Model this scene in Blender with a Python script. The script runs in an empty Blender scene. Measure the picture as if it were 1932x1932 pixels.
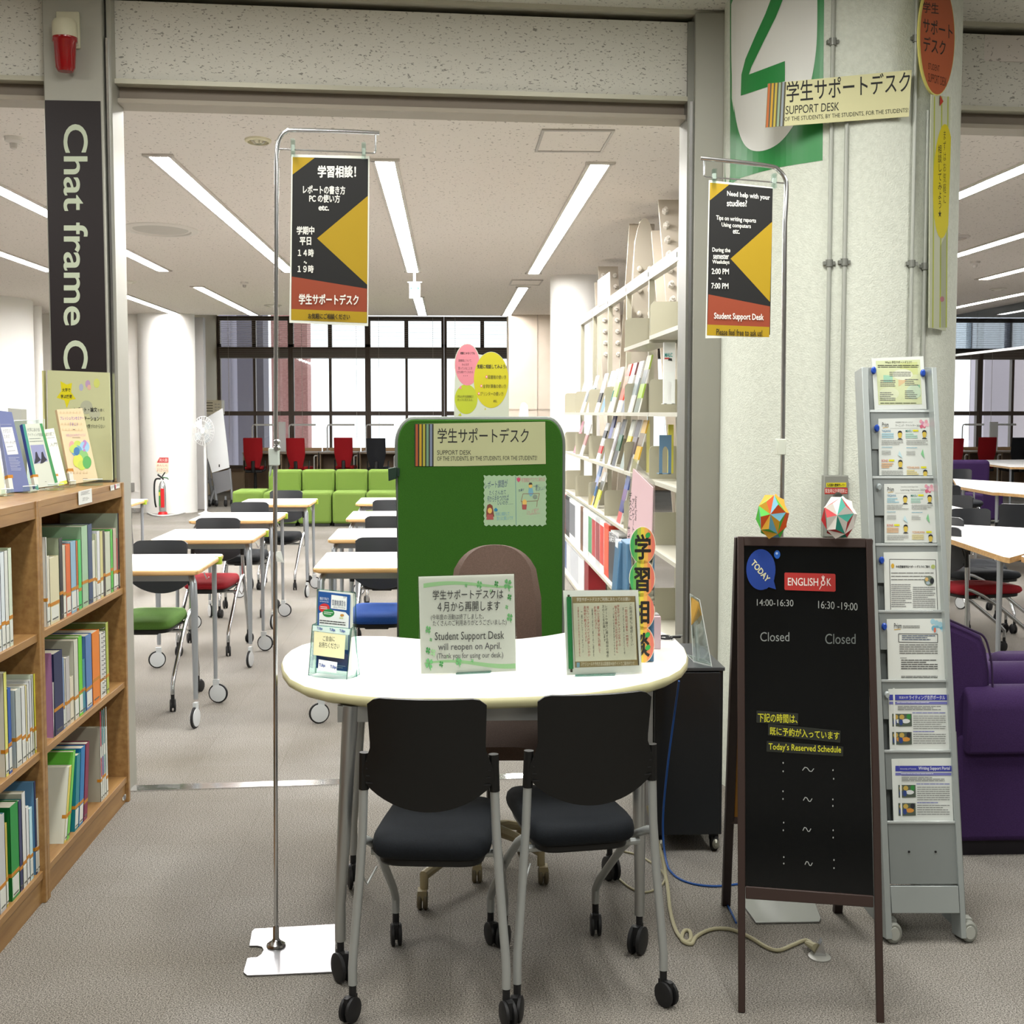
import bpy, bmesh, math, random
from mathutils import Vector, Matrix
random.seed(7)
SC = bpy.context.scene
COL = SC.collection
R = math.radians

# ---------------------------------------------------------------- camera
F = 2600.0                      # focal length in pixels of the 1932 px frame
CAM = Vector((0, 0, 1.42))
YAW, PITCH = R(2.62), R(4.136)
cd = bpy.data.cameras.new('camera'); cam = bpy.data.objects.new('camera', cd); COL.objects.link(cam)
cd.sensor_width = 36; cd.lens = 36 * F / 1932; cd.clip_start = .05; cd.clip_end = 200
cam.location = CAM
cam.rotation_euler = (R(90) - PITCH, 0, -YAW)
SC.camera = cam
# ---------------------------------------------------------------- world, exposure
SC.view_settings.view_transform = 'Standard'; SC.view_settings.look = 'None'
SC.view_settings.gamma = 1; SC.view_settings.use_curve_mapping = False
SC.view_settings.exposure = 0.32
w = bpy.data.worlds.new('world'); SC.world = w; w.use_nodes = True
wn = w.node_tree.nodes; wl = w.node_tree.links
bg = wn['Background']
bg.inputs[0].default_value = (.93, .96, 1, 1); bg.inputs[1].default_value = 1.9     # overcast white sky
SC.cycles.use_denoising = True
SC.cycles.max_bounces = 9; SC.cycles.diffuse_bounces = 4; SC.cycles.glossy_bounces = 3
SC.cycles.transparent_max_bounces = 24; SC.cycles.caustics_reflective = False; SC.cycles.caustics_refractive = False
SC.cycles.sample_clamp_indirect = 6
LAMP_BACK = 62.0       # radiance of the fluorescent tubes in the reading room

# ---------------------------------------------------------------- pixel -> point
_cm = Matrix.Rotation(-YAW, 3, 'Z') @ Matrix.Rotation(R(90) - PITCH, 3, 'X')
def ray(px, py): return (_cm @ Vector((px - 966, 966 - py, -F))).normalized()
def onY(px, py, Y): d = ray(px, py); return CAM + d * ((Y - CAM.y) / d.y)
def onZ(px, py, z=0): d = ray(px, py); return CAM + d * ((z - CAM.z) / d.z)
def onX(px, py, X): d = ray(px, py); return CAM + d * ((X - CAM.x) / d.x)
def onP(px, py, p, n): d = ray(px, py); return CAM + d * ((p - CAM).dot(n) / d.dot(n))

# ---------------------------------------------------------------- materials
def lin(h):
    h = h.lstrip('#'); o = []
    for i in (0, 2, 4):
        c = int(h[i:i + 2], 16) / 255
        o.append(c / 12.92 if c <= .04045 else ((c + .055) / 1.055) ** 2.4)
    return o + [1]
_mc = {}
def M(h, rough=.55, metal=0, name=None, spec=.4):
    k = (h, rough, metal, spec)
    if k in _mc: return _mc[k]
    m = bpy.data.materials.new(name or 'finish_' + h.lstrip('#')); m.use_nodes = True
    b = m.node_tree.nodes['Principled BSDF']
    b.inputs['Base Color'].default_value = lin(h); b.inputs['Roughness'].default_value = rough
    b.inputs['Metallic'].default_value = metal; b.inputs['Specular IOR Level'].default_value = spec
    _mc[k] = m; return m
def nodes(m): return m.node_tree.nodes, m.node_tree.links, m.node_tree.nodes['Principled BSDF']
def textured(name, h1, h2, scale, rough=.7, bump=0, bscale=None, detail=4, stretch=(1, 1, 1), lo=.35, hi=.65, metal=0, spec=.3, bdist=.01):
    m = bpy.data.materials.new(name); m.use_nodes = True; n, l, b = nodes(m)
    tc = n.new('ShaderNodeTexCoord'); mp = n.new('ShaderNodeMapping'); mp.inputs['Scale'].default_value = stretch
    no = n.new('ShaderNodeTexNoise'); no.inputs['Scale'].default_value = scale; no.inputs['Detail'].default_value = detail
    cr = n.new('ShaderNodeValToRGB'); cr.color_ramp.elements[0].position = lo; cr.color_ramp.elements[1].position = hi
    cr.color_ramp.elements[0].color = lin(h1); cr.color_ramp.elements[1].color = lin(h2)
    l.new(tc.outputs['Object'], mp.inputs[0]); l.new(mp.outputs[0], no.inputs['Vector']); l.new(no.outputs[0], cr.inputs[0]); l.new(cr.outputs[0], b.inputs['Base Color'])
    b.inputs['Roughness'].default_value = rough; b.inputs['Metallic'].default_value = metal; b.inputs['Specular IOR Level'].default_value = spec
    if bump:
        n2 = n.new('ShaderNodeTexNoise'); n2.inputs['Scale'].default_value = bscale or scale; n2.inputs['Detail'].default_value = 3
        l.new(mp.outputs[0], n2.inputs['Vector'])
        bp = n.new('ShaderNodeBump'); bp.inputs['Strength'].default_value = bump; bp.inputs['Distance'].default_value = bdist
        l.new(n2.outputs[0], bp.inputs['Height']); l.new(bp.outputs[0], b.inputs['Normal'])
    return m
def emit(name, h, s):
    m = bpy.data.materials.new(name); m.use_nodes = True; n, l, b = nodes(m)
    b.inputs['Base Color'].default_value = lin(h); b.inputs['Emission Color'].default_value = lin(h); b.inputs['Emission Strength'].default_value = s
    return m
def clear(name, h='ffffff', fac=.08, rough=.02, tint=None):
    m = bpy.data.materials.new(name); m.use_nodes = True; n = m.node_tree.nodes; l = m.node_tree.links
    n.remove(n['Principled BSDF']); out = n['Material Output']
    t = n.new('ShaderNodeBsdfTransparent'); t.inputs[0].default_value = lin(h)
    g = n.new('ShaderNodeBsdfGlossy'); g.inputs['Roughness'].default_value = rough; g.inputs['Color'].default_value = (1, 1, 1, 1)
    mx = n.new('ShaderNodeMixShader'); lw = n.new('ShaderNodeLayerWeight'); lw.inputs[0].default_value = .25
    mu = n.new('ShaderNodeMath'); mu.operation = 'MULTIPLY_ADD'; mu.inputs[1].default_value = .5; mu.inputs[2].default_value = fac
    l.new(lw.outputs['Fresnel'], mu.inputs[0]); l.new(mu.outputs[0], mx.inputs[0]); l.new(t.outputs[0], mx.inputs[1]); l.new(g.outputs[0], mx.inputs[2])
    if tint:      # a little of the sheet's own milky colour
        d = n.new('ShaderNodeBsdfDiffuse'); d.inputs[0].default_value = lin(tint[0]); m2 = n.new('ShaderNodeMixShader'); m2.inputs[0].default_value = tint[1]
        l.new(mx.outputs[0], m2.inputs[1]); l.new(d.outputs[0], m2.inputs[2]); l.new(m2.outputs[0], out.inputs[0])
    else: l.new(mx.outputs[0], out.inputs[0])
    return m
def wood(name, h1, h2, rough=.45, axis='Y'):
    st = {'Y': (18, 1.2, 18), 'Z': (18, 18, 1.2), 'X': (1.2, 18, 18)}[axis]
    return textured(name, h1, h2, 3.0, rough, 0, None, 6, st, .3, .7)
MT = {}
def carpet():
    m = bpy.data.materials.new('grey_carpet_tiles'); m.use_nodes = True; n, l, b = nodes(m)
    tc = n.new('ShaderNodeTexCoord')
    a = n.new('ShaderNodeTexNoise'); a.inputs['Scale'].default_value = 260; a.inputs['Detail'].default_value = 3; a.inputs['Roughness'].default_value = .75
    c = n.new('ShaderNodeTexNoise'); c.inputs['Scale'].default_value = 1.3; c.inputs['Detail'].default_value = 5
    l.new(tc.outputs['Object'], a.inputs['Vector']); l.new(tc.outputs['Object'], c.inputs['Vector'])
    r = n.new('ShaderNodeValToRGB'); r.color_ramp.elements[0].position = .41; r.color_ramp.elements[1].position = .60
    r.color_ramp.elements[0].color = lin('524f4b'); r.color_ramp.elements[1].color = lin('aca8a1')
    l.new(a.outputs[0], r.inputs[0])
    r2 = n.new('ShaderNodeValToRGB'); r2.color_ramp.elements[0].position = .3; r2.color_ramp.elements[1].position = .7
    r2.color_ramp.elements[0].color = lin('e0ddd6'); r2.color_ramp.elements[1].color = (1, 1, 1, 1)
    l.new(c.outputs[0], r2.inputs[0])
    mx = n.new('ShaderNodeMixRGB'); mx.blend_type = 'MULTIPLY'; mx.inputs[0].default_value = 1
    l.new(r.outputs[0], mx.inputs[1]); l.new(r2.outputs[0], mx.inputs[2])
    bk = n.new('ShaderNodeTexBrick'); bk.offset = 0; bk.inputs['Scale'].default_value = 1; bk.inputs['Brick Width'].default_value = .34; bk.inputs['Row Height'].default_value = .5
    bk.inputs['Mortar Size'].default_value = .0009; bk.inputs['Color1'].default_value = (1, 1, 1, 1); bk.inputs['Color2'].default_value = lin('f9f8f7'); bk.inputs['Mortar'].default_value = lin('e3e1dd')
    l.new(tc.outputs['Object'], bk.inputs['Vector'])
    m2 = n.new('ShaderNodeMixRGB'); m2.blend_type = 'MULTIPLY'; m2.inputs[0].default_value = 1
    l.new(mx.outputs[0], m2.inputs[1]); l.new(bk.outputs[0], m2.inputs[2]); l.new(m2.outputs[0], b.inputs['Base Color'])
    b.inputs['Roughness'].default_value = .95; b.inputs['Specular IOR Level'].default_value = .1
    bp = n.new('ShaderNodeBump'); bp.inputs['Strength'].default_value = .35; bp.inputs['Distance'].default_value = .004
    l.new(a.outputs[0], bp.inputs['Height']); l.new(bp.outputs[0], b.inputs['Normal'])
    return m
def acoustic(name, h, dark, st, pos=.37):
    """mineral board with short worm-like fissures"""
    m = bpy.data.materials.new(name); m.use_nodes = True; n, l, b = nodes(m)
    tc = n.new('ShaderNodeTexCoord'); mp = n.new('ShaderNodeMapping'); mp.inputs['Scale'].default_value = st
    a = n.new('ShaderNodeTexNoise'); a.inputs['Scale'].default_value = 75; a.inputs['Detail'].default_value = 2; a.inputs['Distortion'].default_value = .6
    l.new(tc.outputs['Object'], mp.inputs[0]); l.new(mp.outputs[0], a.inputs['Vector'])
    r = n.new('ShaderNodeValToRGB'); r.color_ramp.elements[0].position = pos - .035; r.color_ramp.elements[1].position = pos
    r.color_ramp.elements[0].color = lin(dark); r.color_ramp.elements[1].color = lin(h)
    l.new(a.outputs[0], r.inputs[0]); l.new(r.outputs[0], b.inputs['Base Color']); b.inputs['Roughness'].default_value = .9; b.inputs['Specular IOR Level'].default_value = .15
    return m
MT['carpet'] = carpet()
MT['board_front'] = acoustic('fissured_header_board', 'dad8ce', '94928a', (1, 1, 2.2), .375)
MT['board_back'] = acoustic('fissured_ceiling_board', 'e0d9d2', 'aaa39c', (.8, .45, 1), .36)
MT['stucco'] = textured('stippled_column_paint', 'cdd1c4', 'd6dacd', 60, .75, .55, 165, 3, bdist=.005)
MT['white_wall'] = textured('white_wall_paint', 'e4e0d8', 'ebe7e0', 3, .7)
MT['cream_wall'] = textured('cream_wall_panel', 'cdbfae', 'd4c7b7', 2, .7)
MT['steel'] = M('d7d8da', .18, 1, 'chrome'); MT['satin'] = M('b4b6b4', .34, .85, 'satin_silver')
MT['silver'] = M('b3b7b5', .38, .55, 'silver_paint'); MT['grey_panel'] = M('a3a297', .42, .25, 'grey_metal_panel')
MT['black'] = M('0e0e0d', .45, 0, 'black_plastic'); MT['rubber'] = M('1a1a1b', .55, 0, 'black_rubber')
MT['brown_frame'] = M('54483f', .5, .3, 'brown_window_frame')
MT['glass'] = clear('window_glass', 'f4f7f7', .04); MT['acrylic'] = clear('clear_acrylic', 'f3fbf9', .07); MT['acr_edge'] = clear('acrylic_edge', '9fd9cf', .12)
MT['film'] = clear('clear_film', 'fcfdfb', .05, .06)
MT['smoke_glass'] = clear('smoke_curtain_glass', 'b9c0c6', .10)
MT['case_wood'] = wood('oak_veneer', '86623a', 'a07c4c', .42, 'Y'); MT['ply'] = wood('birch_ply_edge', 'a98353', 'c9a36e', .5, 'X')
MT['desk_white'] = M('e9e8e4', .3, 0, 'white_laminate'); MT['shelf_cream'] = M('a5a18d', .4, .1, 'cream_enamel')
MT['lamp_back'] = emit('lit_tube_reading_room', 'fffdfb', LAMP_BACK)
MT['lime'] = textured('lime_fabric', '6d873a', '769142', 300, .85, .2, 500)
MT['green_felt'] = textured('green_felt', '2a5812', '316217', 250, .9, .25, 400)
MT['purple'] = textured('purple_fabric', '311a45', '38204e', 260, .85, .2, 400)

# ---------------------------------------------------------------- mesh building
class MB:
    def __init__(s): s.v = []; s.f = []; s.fm = []; s.mats = []
    def mi(s, m):
        if isinstance(m, str): m = MT[m] if m in MT else M(m)
        if m not in s.mats: s.mats.append(m)
        return s.mats.index(m)
    def add(s, vs, fs, m, T=None):
        o = len(s.v); k = s.mi(m)
        s.v += [Vector(p) if T is None else T @ Vector(p) for p in vs]
        for f in fs: s.f.append([i + o for i in f]); s.fm.append(k)
        return s
    def box(s, a, b, m, T=None):
        x0, x1 = sorted((a[0], b[0])); y0, y1 = sorted((a[1], b[1])); z0, z1 = sorted((a[2], b[2]))
        v = [(x0, y0, z0), (x1, y0, z0), (x1, y1, z0), (x0, y1, z0), (x0, y0, z1), (x1, y0, z1), (x1, y1, z1), (x0, y1, z1)]
        return s.add(v, [(0, 3, 2, 1), (4, 5, 6, 7), (0, 1, 5, 4), (1, 2, 6, 5), (2, 3, 7, 6), (3, 0, 4, 7)], m, T)
    def hexa(s, bot, top, m):          # four bottom corners, four top corners
        return s.add(list(bot) + list(top), [(0, 3, 2, 1), (4, 5, 6, 7), (0, 1, 5, 4), (1, 2, 6, 5), (2, 3, 7, 6), (3, 0, 4, 7)], m)
    def tube(s, pts, r, m, n=10, close=False, T=None, rx=None):
        pts = [Vector(p) for p in pts]; N = len(pts); rr = r if isinstance(r, (list, tuple)) else [r] * N
        vs = []; up = None
        for i, p in enumerate(pts):
            if close: t = (pts[(i + 1) % N] - pts[i - 1]).normalized()
            else: t = (pts[min(i + 1, N - 1)] - pts[max(i - 1, 0)]).normalized()
            if up is None:
                up = Vector((0, 0, 1)) if abs(t.z) < .9 else Vector((1, 0, 0))
            a = up - t * up.dot(t)
            if a.length < 1e-5: a = t.orthogonal()
            a.normalize(); up = a; b = t.cross(a)
            for k in range(n):
                q = 2 * math.pi * k / n; vs.append(p + a * (math.cos(q) * rr[i]) + b * (math.sin(q) * rr[i]))
        fs = []
        for i in range(N if close else N - 1):
            j = (i + 1) % N
            for k in range(n): fs.append((i * n + k, i * n + (k + 1) % n, j * n + (k + 1) % n, j * n + k))
        if not close: fs += [tuple(range(n - 1, -1, -1)), tuple((N - 1) * n + k for k in range(n))]
        return s.add(vs, fs, m, T)
    def lathe(s, prof, m, c=(0, 0, 0), axis='Z', n=24, sx=1, T=None):
        vs = []; c = Vector(c)
        for r, h in prof:
            for k in range(n):
                q = 2 * math.pi * k / n; x, y = r * math.cos(q), r * math.sin(q)
                vs.append(c + Vector({'Z': (x * sx, y, h), 'Y': (x * sx, h, y), 'X': (h, x, y)}[axis]))
        fs = []
        for i in range(len(prof) - 1):
            for k in range(n): fs.append((i * n + k, i * n + (k + 1) % n, (i + 1) * n + (k + 1) % n, (i + 1) * n + k))
        fs += [tuple(range(n - 1, -1, -1)), tuple((len(prof) - 1) * n + k for k in range(n))]
        return s.add(vs, fs, m, T)
    def prism(s, poly, d, m, T=None):     # closed outline of 3-D points pushed along d
        poly = [Vector(p) for p in poly]; d = Vector(d); n = len(poly)
        fs = [tuple(range(n)), tuple(range(2 * n - 1, n - 1, -1))] + [(i, n + i, n + (i + 1) % n, (i + 1) % n) for i in range(n)]
        return s.add(poly + [p + d for p in poly], fs, m, T)
    def grid(s, fn, nu, nv, th, m, T=None):   # a curved panel of thickness th; fn(u, v) -> point
        P = [[Vector(fn(i / nu, j / nv)) for j in range(nv + 1)] for i in range(nu + 1)]
        vs = []; 
        for i in range(nu + 1):
            for j in range(nv + 1):
                a = P[min(i + 1, nu)][j] - P[max(i - 1, 0)][j]; b = P[i][min(j + 1, nv)] - P[i][max(j - 1, 0)]
                nn = a.cross(b).normalized() * th * .5; vs += [P[i][j] + nn, P[i][j] - nn]
        ix = lambda i, j, k: (i * (nv + 1) + j) * 2 + k
        fs = []
        for i in range(nu):
            for j in range(nv):
                fs += [(ix(i, j, 0), ix(i + 1, j, 0), ix(i + 1, j + 1, 0), ix(i, j + 1, 0)), (ix(i, j, 1), ix(i, j + 1, 1), ix(i + 1, j + 1, 1), ix(i + 1, j, 1))]
        for i in range(nu):
            fs += [(ix(i, 0, 0), ix(i, 0, 1), ix(i + 1, 0, 1), ix(i + 1, 0, 0)), (ix(i, nv, 1), ix(i, nv, 0), ix(i + 1, nv, 0), ix(i + 1, nv, 1))]
        for j in range(nv):
            fs += [(ix(0, j, 1), ix(0, j, 0), ix(0, j + 1, 0), ix(0, j + 1, 1)), (ix(nu, j, 0), ix(nu, j, 1), ix(nu, j + 1, 1), ix(nu, j + 1, 0))]
        return s.add(vs, fs, m, T)
    def build(s, name, parent=None, org=(0, 0, 0), bevel=0, seg=2, sharp=35, sub=0):
        org = Vector(org); me = bpy.data.meshes.new(name)
        me.from_pydata([tuple(p - org) for p in s.v], [], s.f)
        for m in s.mats: me.materials.append(m)
        me.polygons.foreach_set('material_index', s.fm); me.polygons.foreach_set('use_smooth', [True] * len(s.f))
        bm = bmesh.new(); bm.from_mesh(me); bmesh.ops.recalc_face_normals(bm, faces=bm.faces); bm.to_mesh(me); bm.free()
        me.set_sharp_from_angle(angle=R(sharp)); me.update()
        o = bpy.data.objects.new(name, me); COL.objects.link(o)
        if parent: o.parent = parent
        else: o.location = org
        if bevel:
            b = o.modifiers.new('bevel', 'BEVEL'); b.width = bevel; b.segments = seg; b.limit_method = 'ANGLE'; b.angle_limit = R(40)
        if sub:
            u = o.modifiers.new('sub', 'SUBSURF'); u.levels = sub; u.render_levels = sub
        return o
def tag(o, label, cat, group=None):
    o['label'] = label; o['category'] = cat
    if group: o['group'] = group
    return o
def thing(name, label, cat, loc=(0, 0, 0), rz=0, group=None):
    o = bpy.data.objects.new(name, None); COL.objects.link(o); o.location = loc; o.rotation_euler = (0, 0, rz); o.empty_display_size = .05
    return tag(o, label, cat, group)
def struct(o): o['kind'] = 'structure'; return o
KIDS = {}
def dup(root, loc, rz=0, label=None, group=None, mats=None, scale=None):
    """a copy of a thing with its parts and their sub-parts; mats maps part name -> material for its first slot"""
    def cp(o, par):
        c = o.copy(); COL.objects.link(c)
        if par is not None: c.parent = par
        base = o.name.split('.')[0]
        if mats and base in mats and o.type == 'MESH':
            c.data = o.data.copy(); c.data.materials[0] = mats[base]
        for ch in [x for x in ALL if x.parent == o]: cp(ch, c)
        return c
    ALL = list(COL.objects)
    r = cp(root, None); r.location = loc; r.rotation_euler = (0, 0, rz)
    if label: r['label'] = label
    if group: r['group'] = group
    if scale: r.scale = scale
    return r

# ---------------------------------------------------------------- lettering
_gc = {}
class Pt(tuple):       # a 2-D point that remembers which copy of the stroke it belongs to
    def __new__(c, xy, k): o = super().__new__(c, xy); o.k = 0 if not k else k; return o
_tc = bpy.data.curves.new('lettering', 'FONT'); _tc.resolution_u = 2
_to = bpy.data.objects.new('lettering', _tc)
def glyph(t, bold=0):
    k = (t, bold)
    if k in _gc: return _gc[k]
    _tc.body = t; _tc.offset = min(bold, .008); _tc.resolution_u = 5 if len(t) < 14 else 2
    me = _to.to_mesh(); vs = [(p.co.x, p.co.y) for p in me.vertices]; fs = [tuple(q.vertices) for q in me.polygons]; _to.to_mesh_clear()
    if bold > .011:       # heavy lettering: shifted copies of the strokes
        d = bold - .006; v0, f0 = vs, fs; vs, fs = [], []
        for dx, dy in ((d, 0), (-d, 0), (0, d * .7), (0, -d * .7), (d * .6, d * .5), (-d * .6, -d * .5)):
            o = len(vs); vs += [Pt((x + dx, y + dy), o) for x, y in v0]; fs += [tuple(i + o for i in f) for f in f0]
    _gc[k] = (vs, fs); return vs, fs

class Sheet:
    """a flat printed thing: base board and printing, all in one real plane, measured in photo pixels"""
    def __init__(s, p, n, view=None):
        s.p = Vector(p); s.n = Vector(n).normalized(); s.mb = MB(); s.k = 0; s.view(*(view or (0, 0, 1932)))
        if (CAM - s.p).dot(s.n) < 0: s.n.negate()
    def view(s, ox, oy, w): s.o = (ox, oy); s.sc = w / 1932; return s
    def pt(s, x, y, lift=0): return onP(s.o[0] + x * s.sc, s.o[1] + y * s.sc, s.p + s.n * lift, s.n)
    def base(s, pts, m, t=.002, back=None):
        P = [s.pt(*q) for q in pts]
        # printed front of the board, then its thickness behind
        s.mb.prism(P, -s.n * t, m); return s
    def _l(s): s.k += 1; return .0003 + .00004 * s.k
    def poly(s, pts, m):
        h = s._l(); P = [s.pt(x, y, h) for x, y in pts]; s.mb.add(P, [tuple(range(len(P)))], m); return s
    def rect(s, x0, y0, x1, y1, m, sk=0):
        d = (x1 - x0) * sk; return s.poly([(x0, y0), (x1, y0 + d), (x1, y1 + d), (x0, y1)], m)
    def ell(s, cx, cy, rx, ry, m, n=28, rot=0):
        c, q = math.cos(rot), math.sin(rot)
        return s.poly([(cx + rx * math.cos(a) * c - ry * math.sin(a) * q, cy + rx * math.cos(a) * q + ry * math.sin(a) * c) for a in [2 * math.pi * i / n for i in range(n)]], m)
    def line(s, pts, w, m):
        h = s._l()
        for (x0, y0), (x1, y1) in zip(pts, pts[1:]):
            L = math.hypot(x1 - x0, y1 - y0) or 1; a, b = -(y1 - y0) / L * w / 2, (x1 - x0) / L * w / 2
            s.mb.add([s.pt(x0 + a, y0 + b, h), s.pt(x1 + a, y1 + b, h), s.pt(x1 - a, y1 - b, h), s.pt(x0 - a, y0 - b, h)], [(0, 1, 2, 3)], m)
        return s
    def _map(s, vs, fs, fn, m):
        h = s._l(); n = {k: i for i, k in enumerate(sorted({getattr(q, 'k', 0) for q in vs}))}
        s.mb.add([s.pt(*fn(*q), h + .00004 * n[getattr(q, 'k', 0)]) for q in vs], fs, m); s.k += len(n) - 1
    def text(s, t, x0, y0, x1, y1, m, sk=0, bold=0, rot=0, it=0):
        """lettering whose ink fills the box; sk = slope of the base line, rot = quarter turns clockwise"""
        vs, fs = glyph(t, bold)
        if not vs: return s
        xs = [a for a, b in vs]; ys = [b for a, b in vs]; ax, bx, ay, by = min(xs), max(xs), min(ys), max(ys)
        W, H = max(bx - ax, 1e-6), max(by - ay, 1e-6)
        def fn(x, y):
            u, v = (x - ax) / W, (y - ay) / H
            if rot == 1: u, v = v, 1 - u        # reads downwards
            X = x0 + u * (x1 - x0) + it * v; return X, y1 - v * (y1 - y0) + sk * (X - x0)
        s._map(vs, fs, fn, m); return s
    def vtext(s, t, xc, y0, y1, wd, m, bold=0, dx=0):
        n = len(t); st = (y1 - y0) / n
        for i, c in enumerate(t):
            vs, fs = glyph(c, bold)
            if not vs: continue
            h = s._l(); s.k -= 1; cx = xc + dx * i / n
            rot = c in 'ー～〜'
            s.mb.add([s.pt(cx + (((b - .36) if rot else (a - .5)) * wd), y0 + st * i + st * .5 - (((.5 - a) if rot else (b - .36)) * st), h) for a, b in vs], fs, m)
        s.k += 1; return s
    def lines(s, x0, y0, x1, y1, n, m, sk=0, fill=.42, brk=True):
        """small print too fine to read: rows of short dashes"""
        st = (y1 - y0) / n; h = s._l(); L = x1 - x0
        for i in range(n):
            yy = y0 + st * i; end = x1 - (L * random.uniform(0, .35) if random.random() < .35 else 0); x = x0
            while x < end:
                wd = min(L * random.uniform(.06, .2), end - x) if brk else end - x
                d0, d1 = (x - x0) * sk, (x + wd - x0) * sk
                s.mb.add([s.pt(x, yy + d0, h), s.pt(x + wd, yy + d1, h), s.pt(x + wd, yy + st * fill + d1, h), s.pt(x, yy + st * fill + d0, h)], [(0, 1, 2, 3)], m)
                x += wd + L * .012
        return s
    def build(s, name, parent=None, org=None, **k):
        return s.mb.build(name, parent, org if org is not None else (s.p if parent is None else (0, 0, 0)), **k)
class CylSheet(Sheet):
    """a print wrapped round an upright round column"""
    def __init__(s, c, r, view=None): s.c = Vector(c); s.r = r; s.mb = MB(); s.k = 0; s.view(*(view or (0, 0, 1932)))
    def pt(s, x, y, lift=0):
        d = ray(s.o[0] + x * s.sc, s.o[1] + y * s.sc); r = s.r + lift
        ox, oy = CAM.x - s.c.x, CAM.y - s.c.y; a = d.x ** 2 + d.y ** 2; b = 2 * (ox * d.x + oy * d.y); q = ox * ox + oy * oy - r * r
        D_ = max(0, b * b - 4 * a * q); return CAM + d * ((-b - math.sqrt(D_)) / (2 * a))
    def strips(s, pts, m, n=14, th=0):
        """a flat-measured outline cut into upright strips so that it follows the curve"""
        h = s._l(); x0, x1 = min(p[0] for p in pts), max(p[0] for p in pts)
        def cut(P, X, keep):
            o = []
            for i in range(len(P)):
                a, b = P[i - 1], P[i]; ia, ib = (a[0] >= X) == keep, (b[0] >= X) == keep
                if ia != ib: t = (X - a[0]) / (b[0] - a[0]); o.append((X, a[1] + t * (b[1] - a[1])))
                if ib: o.append(b)
            return o
        for i in range(n):
            P = cut(cut(pts, x0 + (x1 - x0) * i / n - 1e-6, True), x0 + (x1 - x0) * (i + 1) / n, False)
            if len(P) > 2: s.mb.add([s.pt(x, y, h * 0 + th) for x, y in P], [tuple(range(len(P)))], m)
        return s
def nrm(yaw=0, tilt=0):
    """normal of an upright sheet facing the viewer (-Y); yaw turns it to its left, tilt leans its top away"""
    return Vector((math.sin(R(yaw)) * math.cos(R(tilt)), -math.cos(R(yaw)) * math.cos(R(tilt)), math.sin(R(tilt))))
INK = M('1d1d1d', .6); PAPER = M('d9dccc', .6, 0, 'paper')
# ---------------------------------------------------------------- ceiling lamps of the near room (above and behind the viewer)
def area(name, loc, sx, sy, watts, col=(1, .99, .95)):
    l = bpy.data.lights.new(name, 'AREA'); l.shape = 'RECTANGLE'; l.size = sx; l.size_y = sy; l.energy = watts; l.color = col
    o = bpy.data.objects.new(name, l); COL.objects.link(o); o.location = loc; return o
for i, (x, y, e) in enumerate([(-.75, 3.3, 36), (.75, 3.3, 38), (-.75, .4, 34), (.75, .4, 34), (2.6, 3.2, 32), (-2.6, 2.8, 34), (2.6, 0, 28)]):
    area('near_room_tube', (x, y, 2.92), .22, 1.3, e)

# unseen fill panels added just behind the header to brighten the reading-room floor
for x in (-2.6, -.9, .6, 2.6, 4.6): area('reading_room_fill', (x, 6.0, 2.78), 1.3, .7, 36, (1, .99, .97))

# ---------------------------------------------------------------- the shell
ZC, ZF = 2.80, 2.942           # reading-room ceiling, near-room ceiling
def WY(X): return 5.26 + .09 * X      # the opening between the two rooms
def slab(name, a, b, m, kind=True):
    o = MB().box(a, b, m).build(name); return struct(o) if kind else o
slab('floor', (-9.5, -6, -.1), (13.5, 25.4, 0), 'carpet')
slab('ceiling', (-9.5, 5.45, ZC), (13.5, 19.8, ZC + .1), 'board_back')
slab('ceiling_recess', (-9.5, 19.8, 3.35), (13.5, 25.4, 3.45), 'white_wall')
slab('ceiling_edge', (-9.5, 19.79, ZC), (13.5, 19.9, 3.45), 'white_wall')
slab('ceiling_near', (-6, -6, ZF), (7.5, 6.2, ZF + .1), 'board_front')
slab('wall_behind', (-6, -6.1, 0), (7.5, -6, ZF), 'white_wall')
slab('wall_left', (-6.1, -6, 0), (-6, 4.6, ZF), 'white_wall')
slab('wall_right', (7.5, -6, 0), (7.6, 5.9, ZF), 'white_wall')
slab('wall_far_left', (-9.6, 4.6, 0), (-9.5, 25.4, 3.4), 'white_wall')
slab('wall_far_right', (13.5, 4.6, 0), (13.6, 25.4, 3.4), 'white_wall')
def skew(name, X0, X1, z0, z1, dy, th, m):
    a = [(X0, WY(X0) + dy, z0), (X1, WY(X1) + dy, z0), (X1, WY(X1) + dy + th, z0), (X0, WY(X0) + dy + th, z0)]
    return struct(MB().hexa(a, [(x, y, z1) for x, y, z in a], m).build(name))
LEDGE = M('b9b6a4', .45, .2)
skew('wall_header', -9.5, 13.5, 2.615, 2.903, 0, .16, 'board_front')
skew('wall_header_recess', -9.5, 13.5, 2.88, 3.05, .09, .1, M('6b6258', .7))  # dark backing panel: the shade of the gap is put into its colour
skew('wall_header_track', -9.5, 13.5, 2.548, 2.615, .05, .12, M('8d8274', .6))
skew('trim_1', -9.5, 13.5, 2.605, 2.622, -.02, .06, LEDGE)
skew('trim_2', -9.5, 13.5, 2.545, 2.561, .02, .14, M('a89f90', .5))
skew('trim_3', -6, 7.5, 2.926, 2.945, -.03, .12, M('cfccbc', .45, .2))
# metal strip let into the carpet where the rooms meet
a, b = onZ(242, 1494), onZ(1300, 1460); d = Vector((0, .075, 0))
struct(MB().hexa([a, b, b + d, a + d], [p + Vector((0, 0, .004)) for p in (a, b, b + d, a + d)], M('e4e4e4', .16, 1)).build('trim_threshold', org=a))

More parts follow.
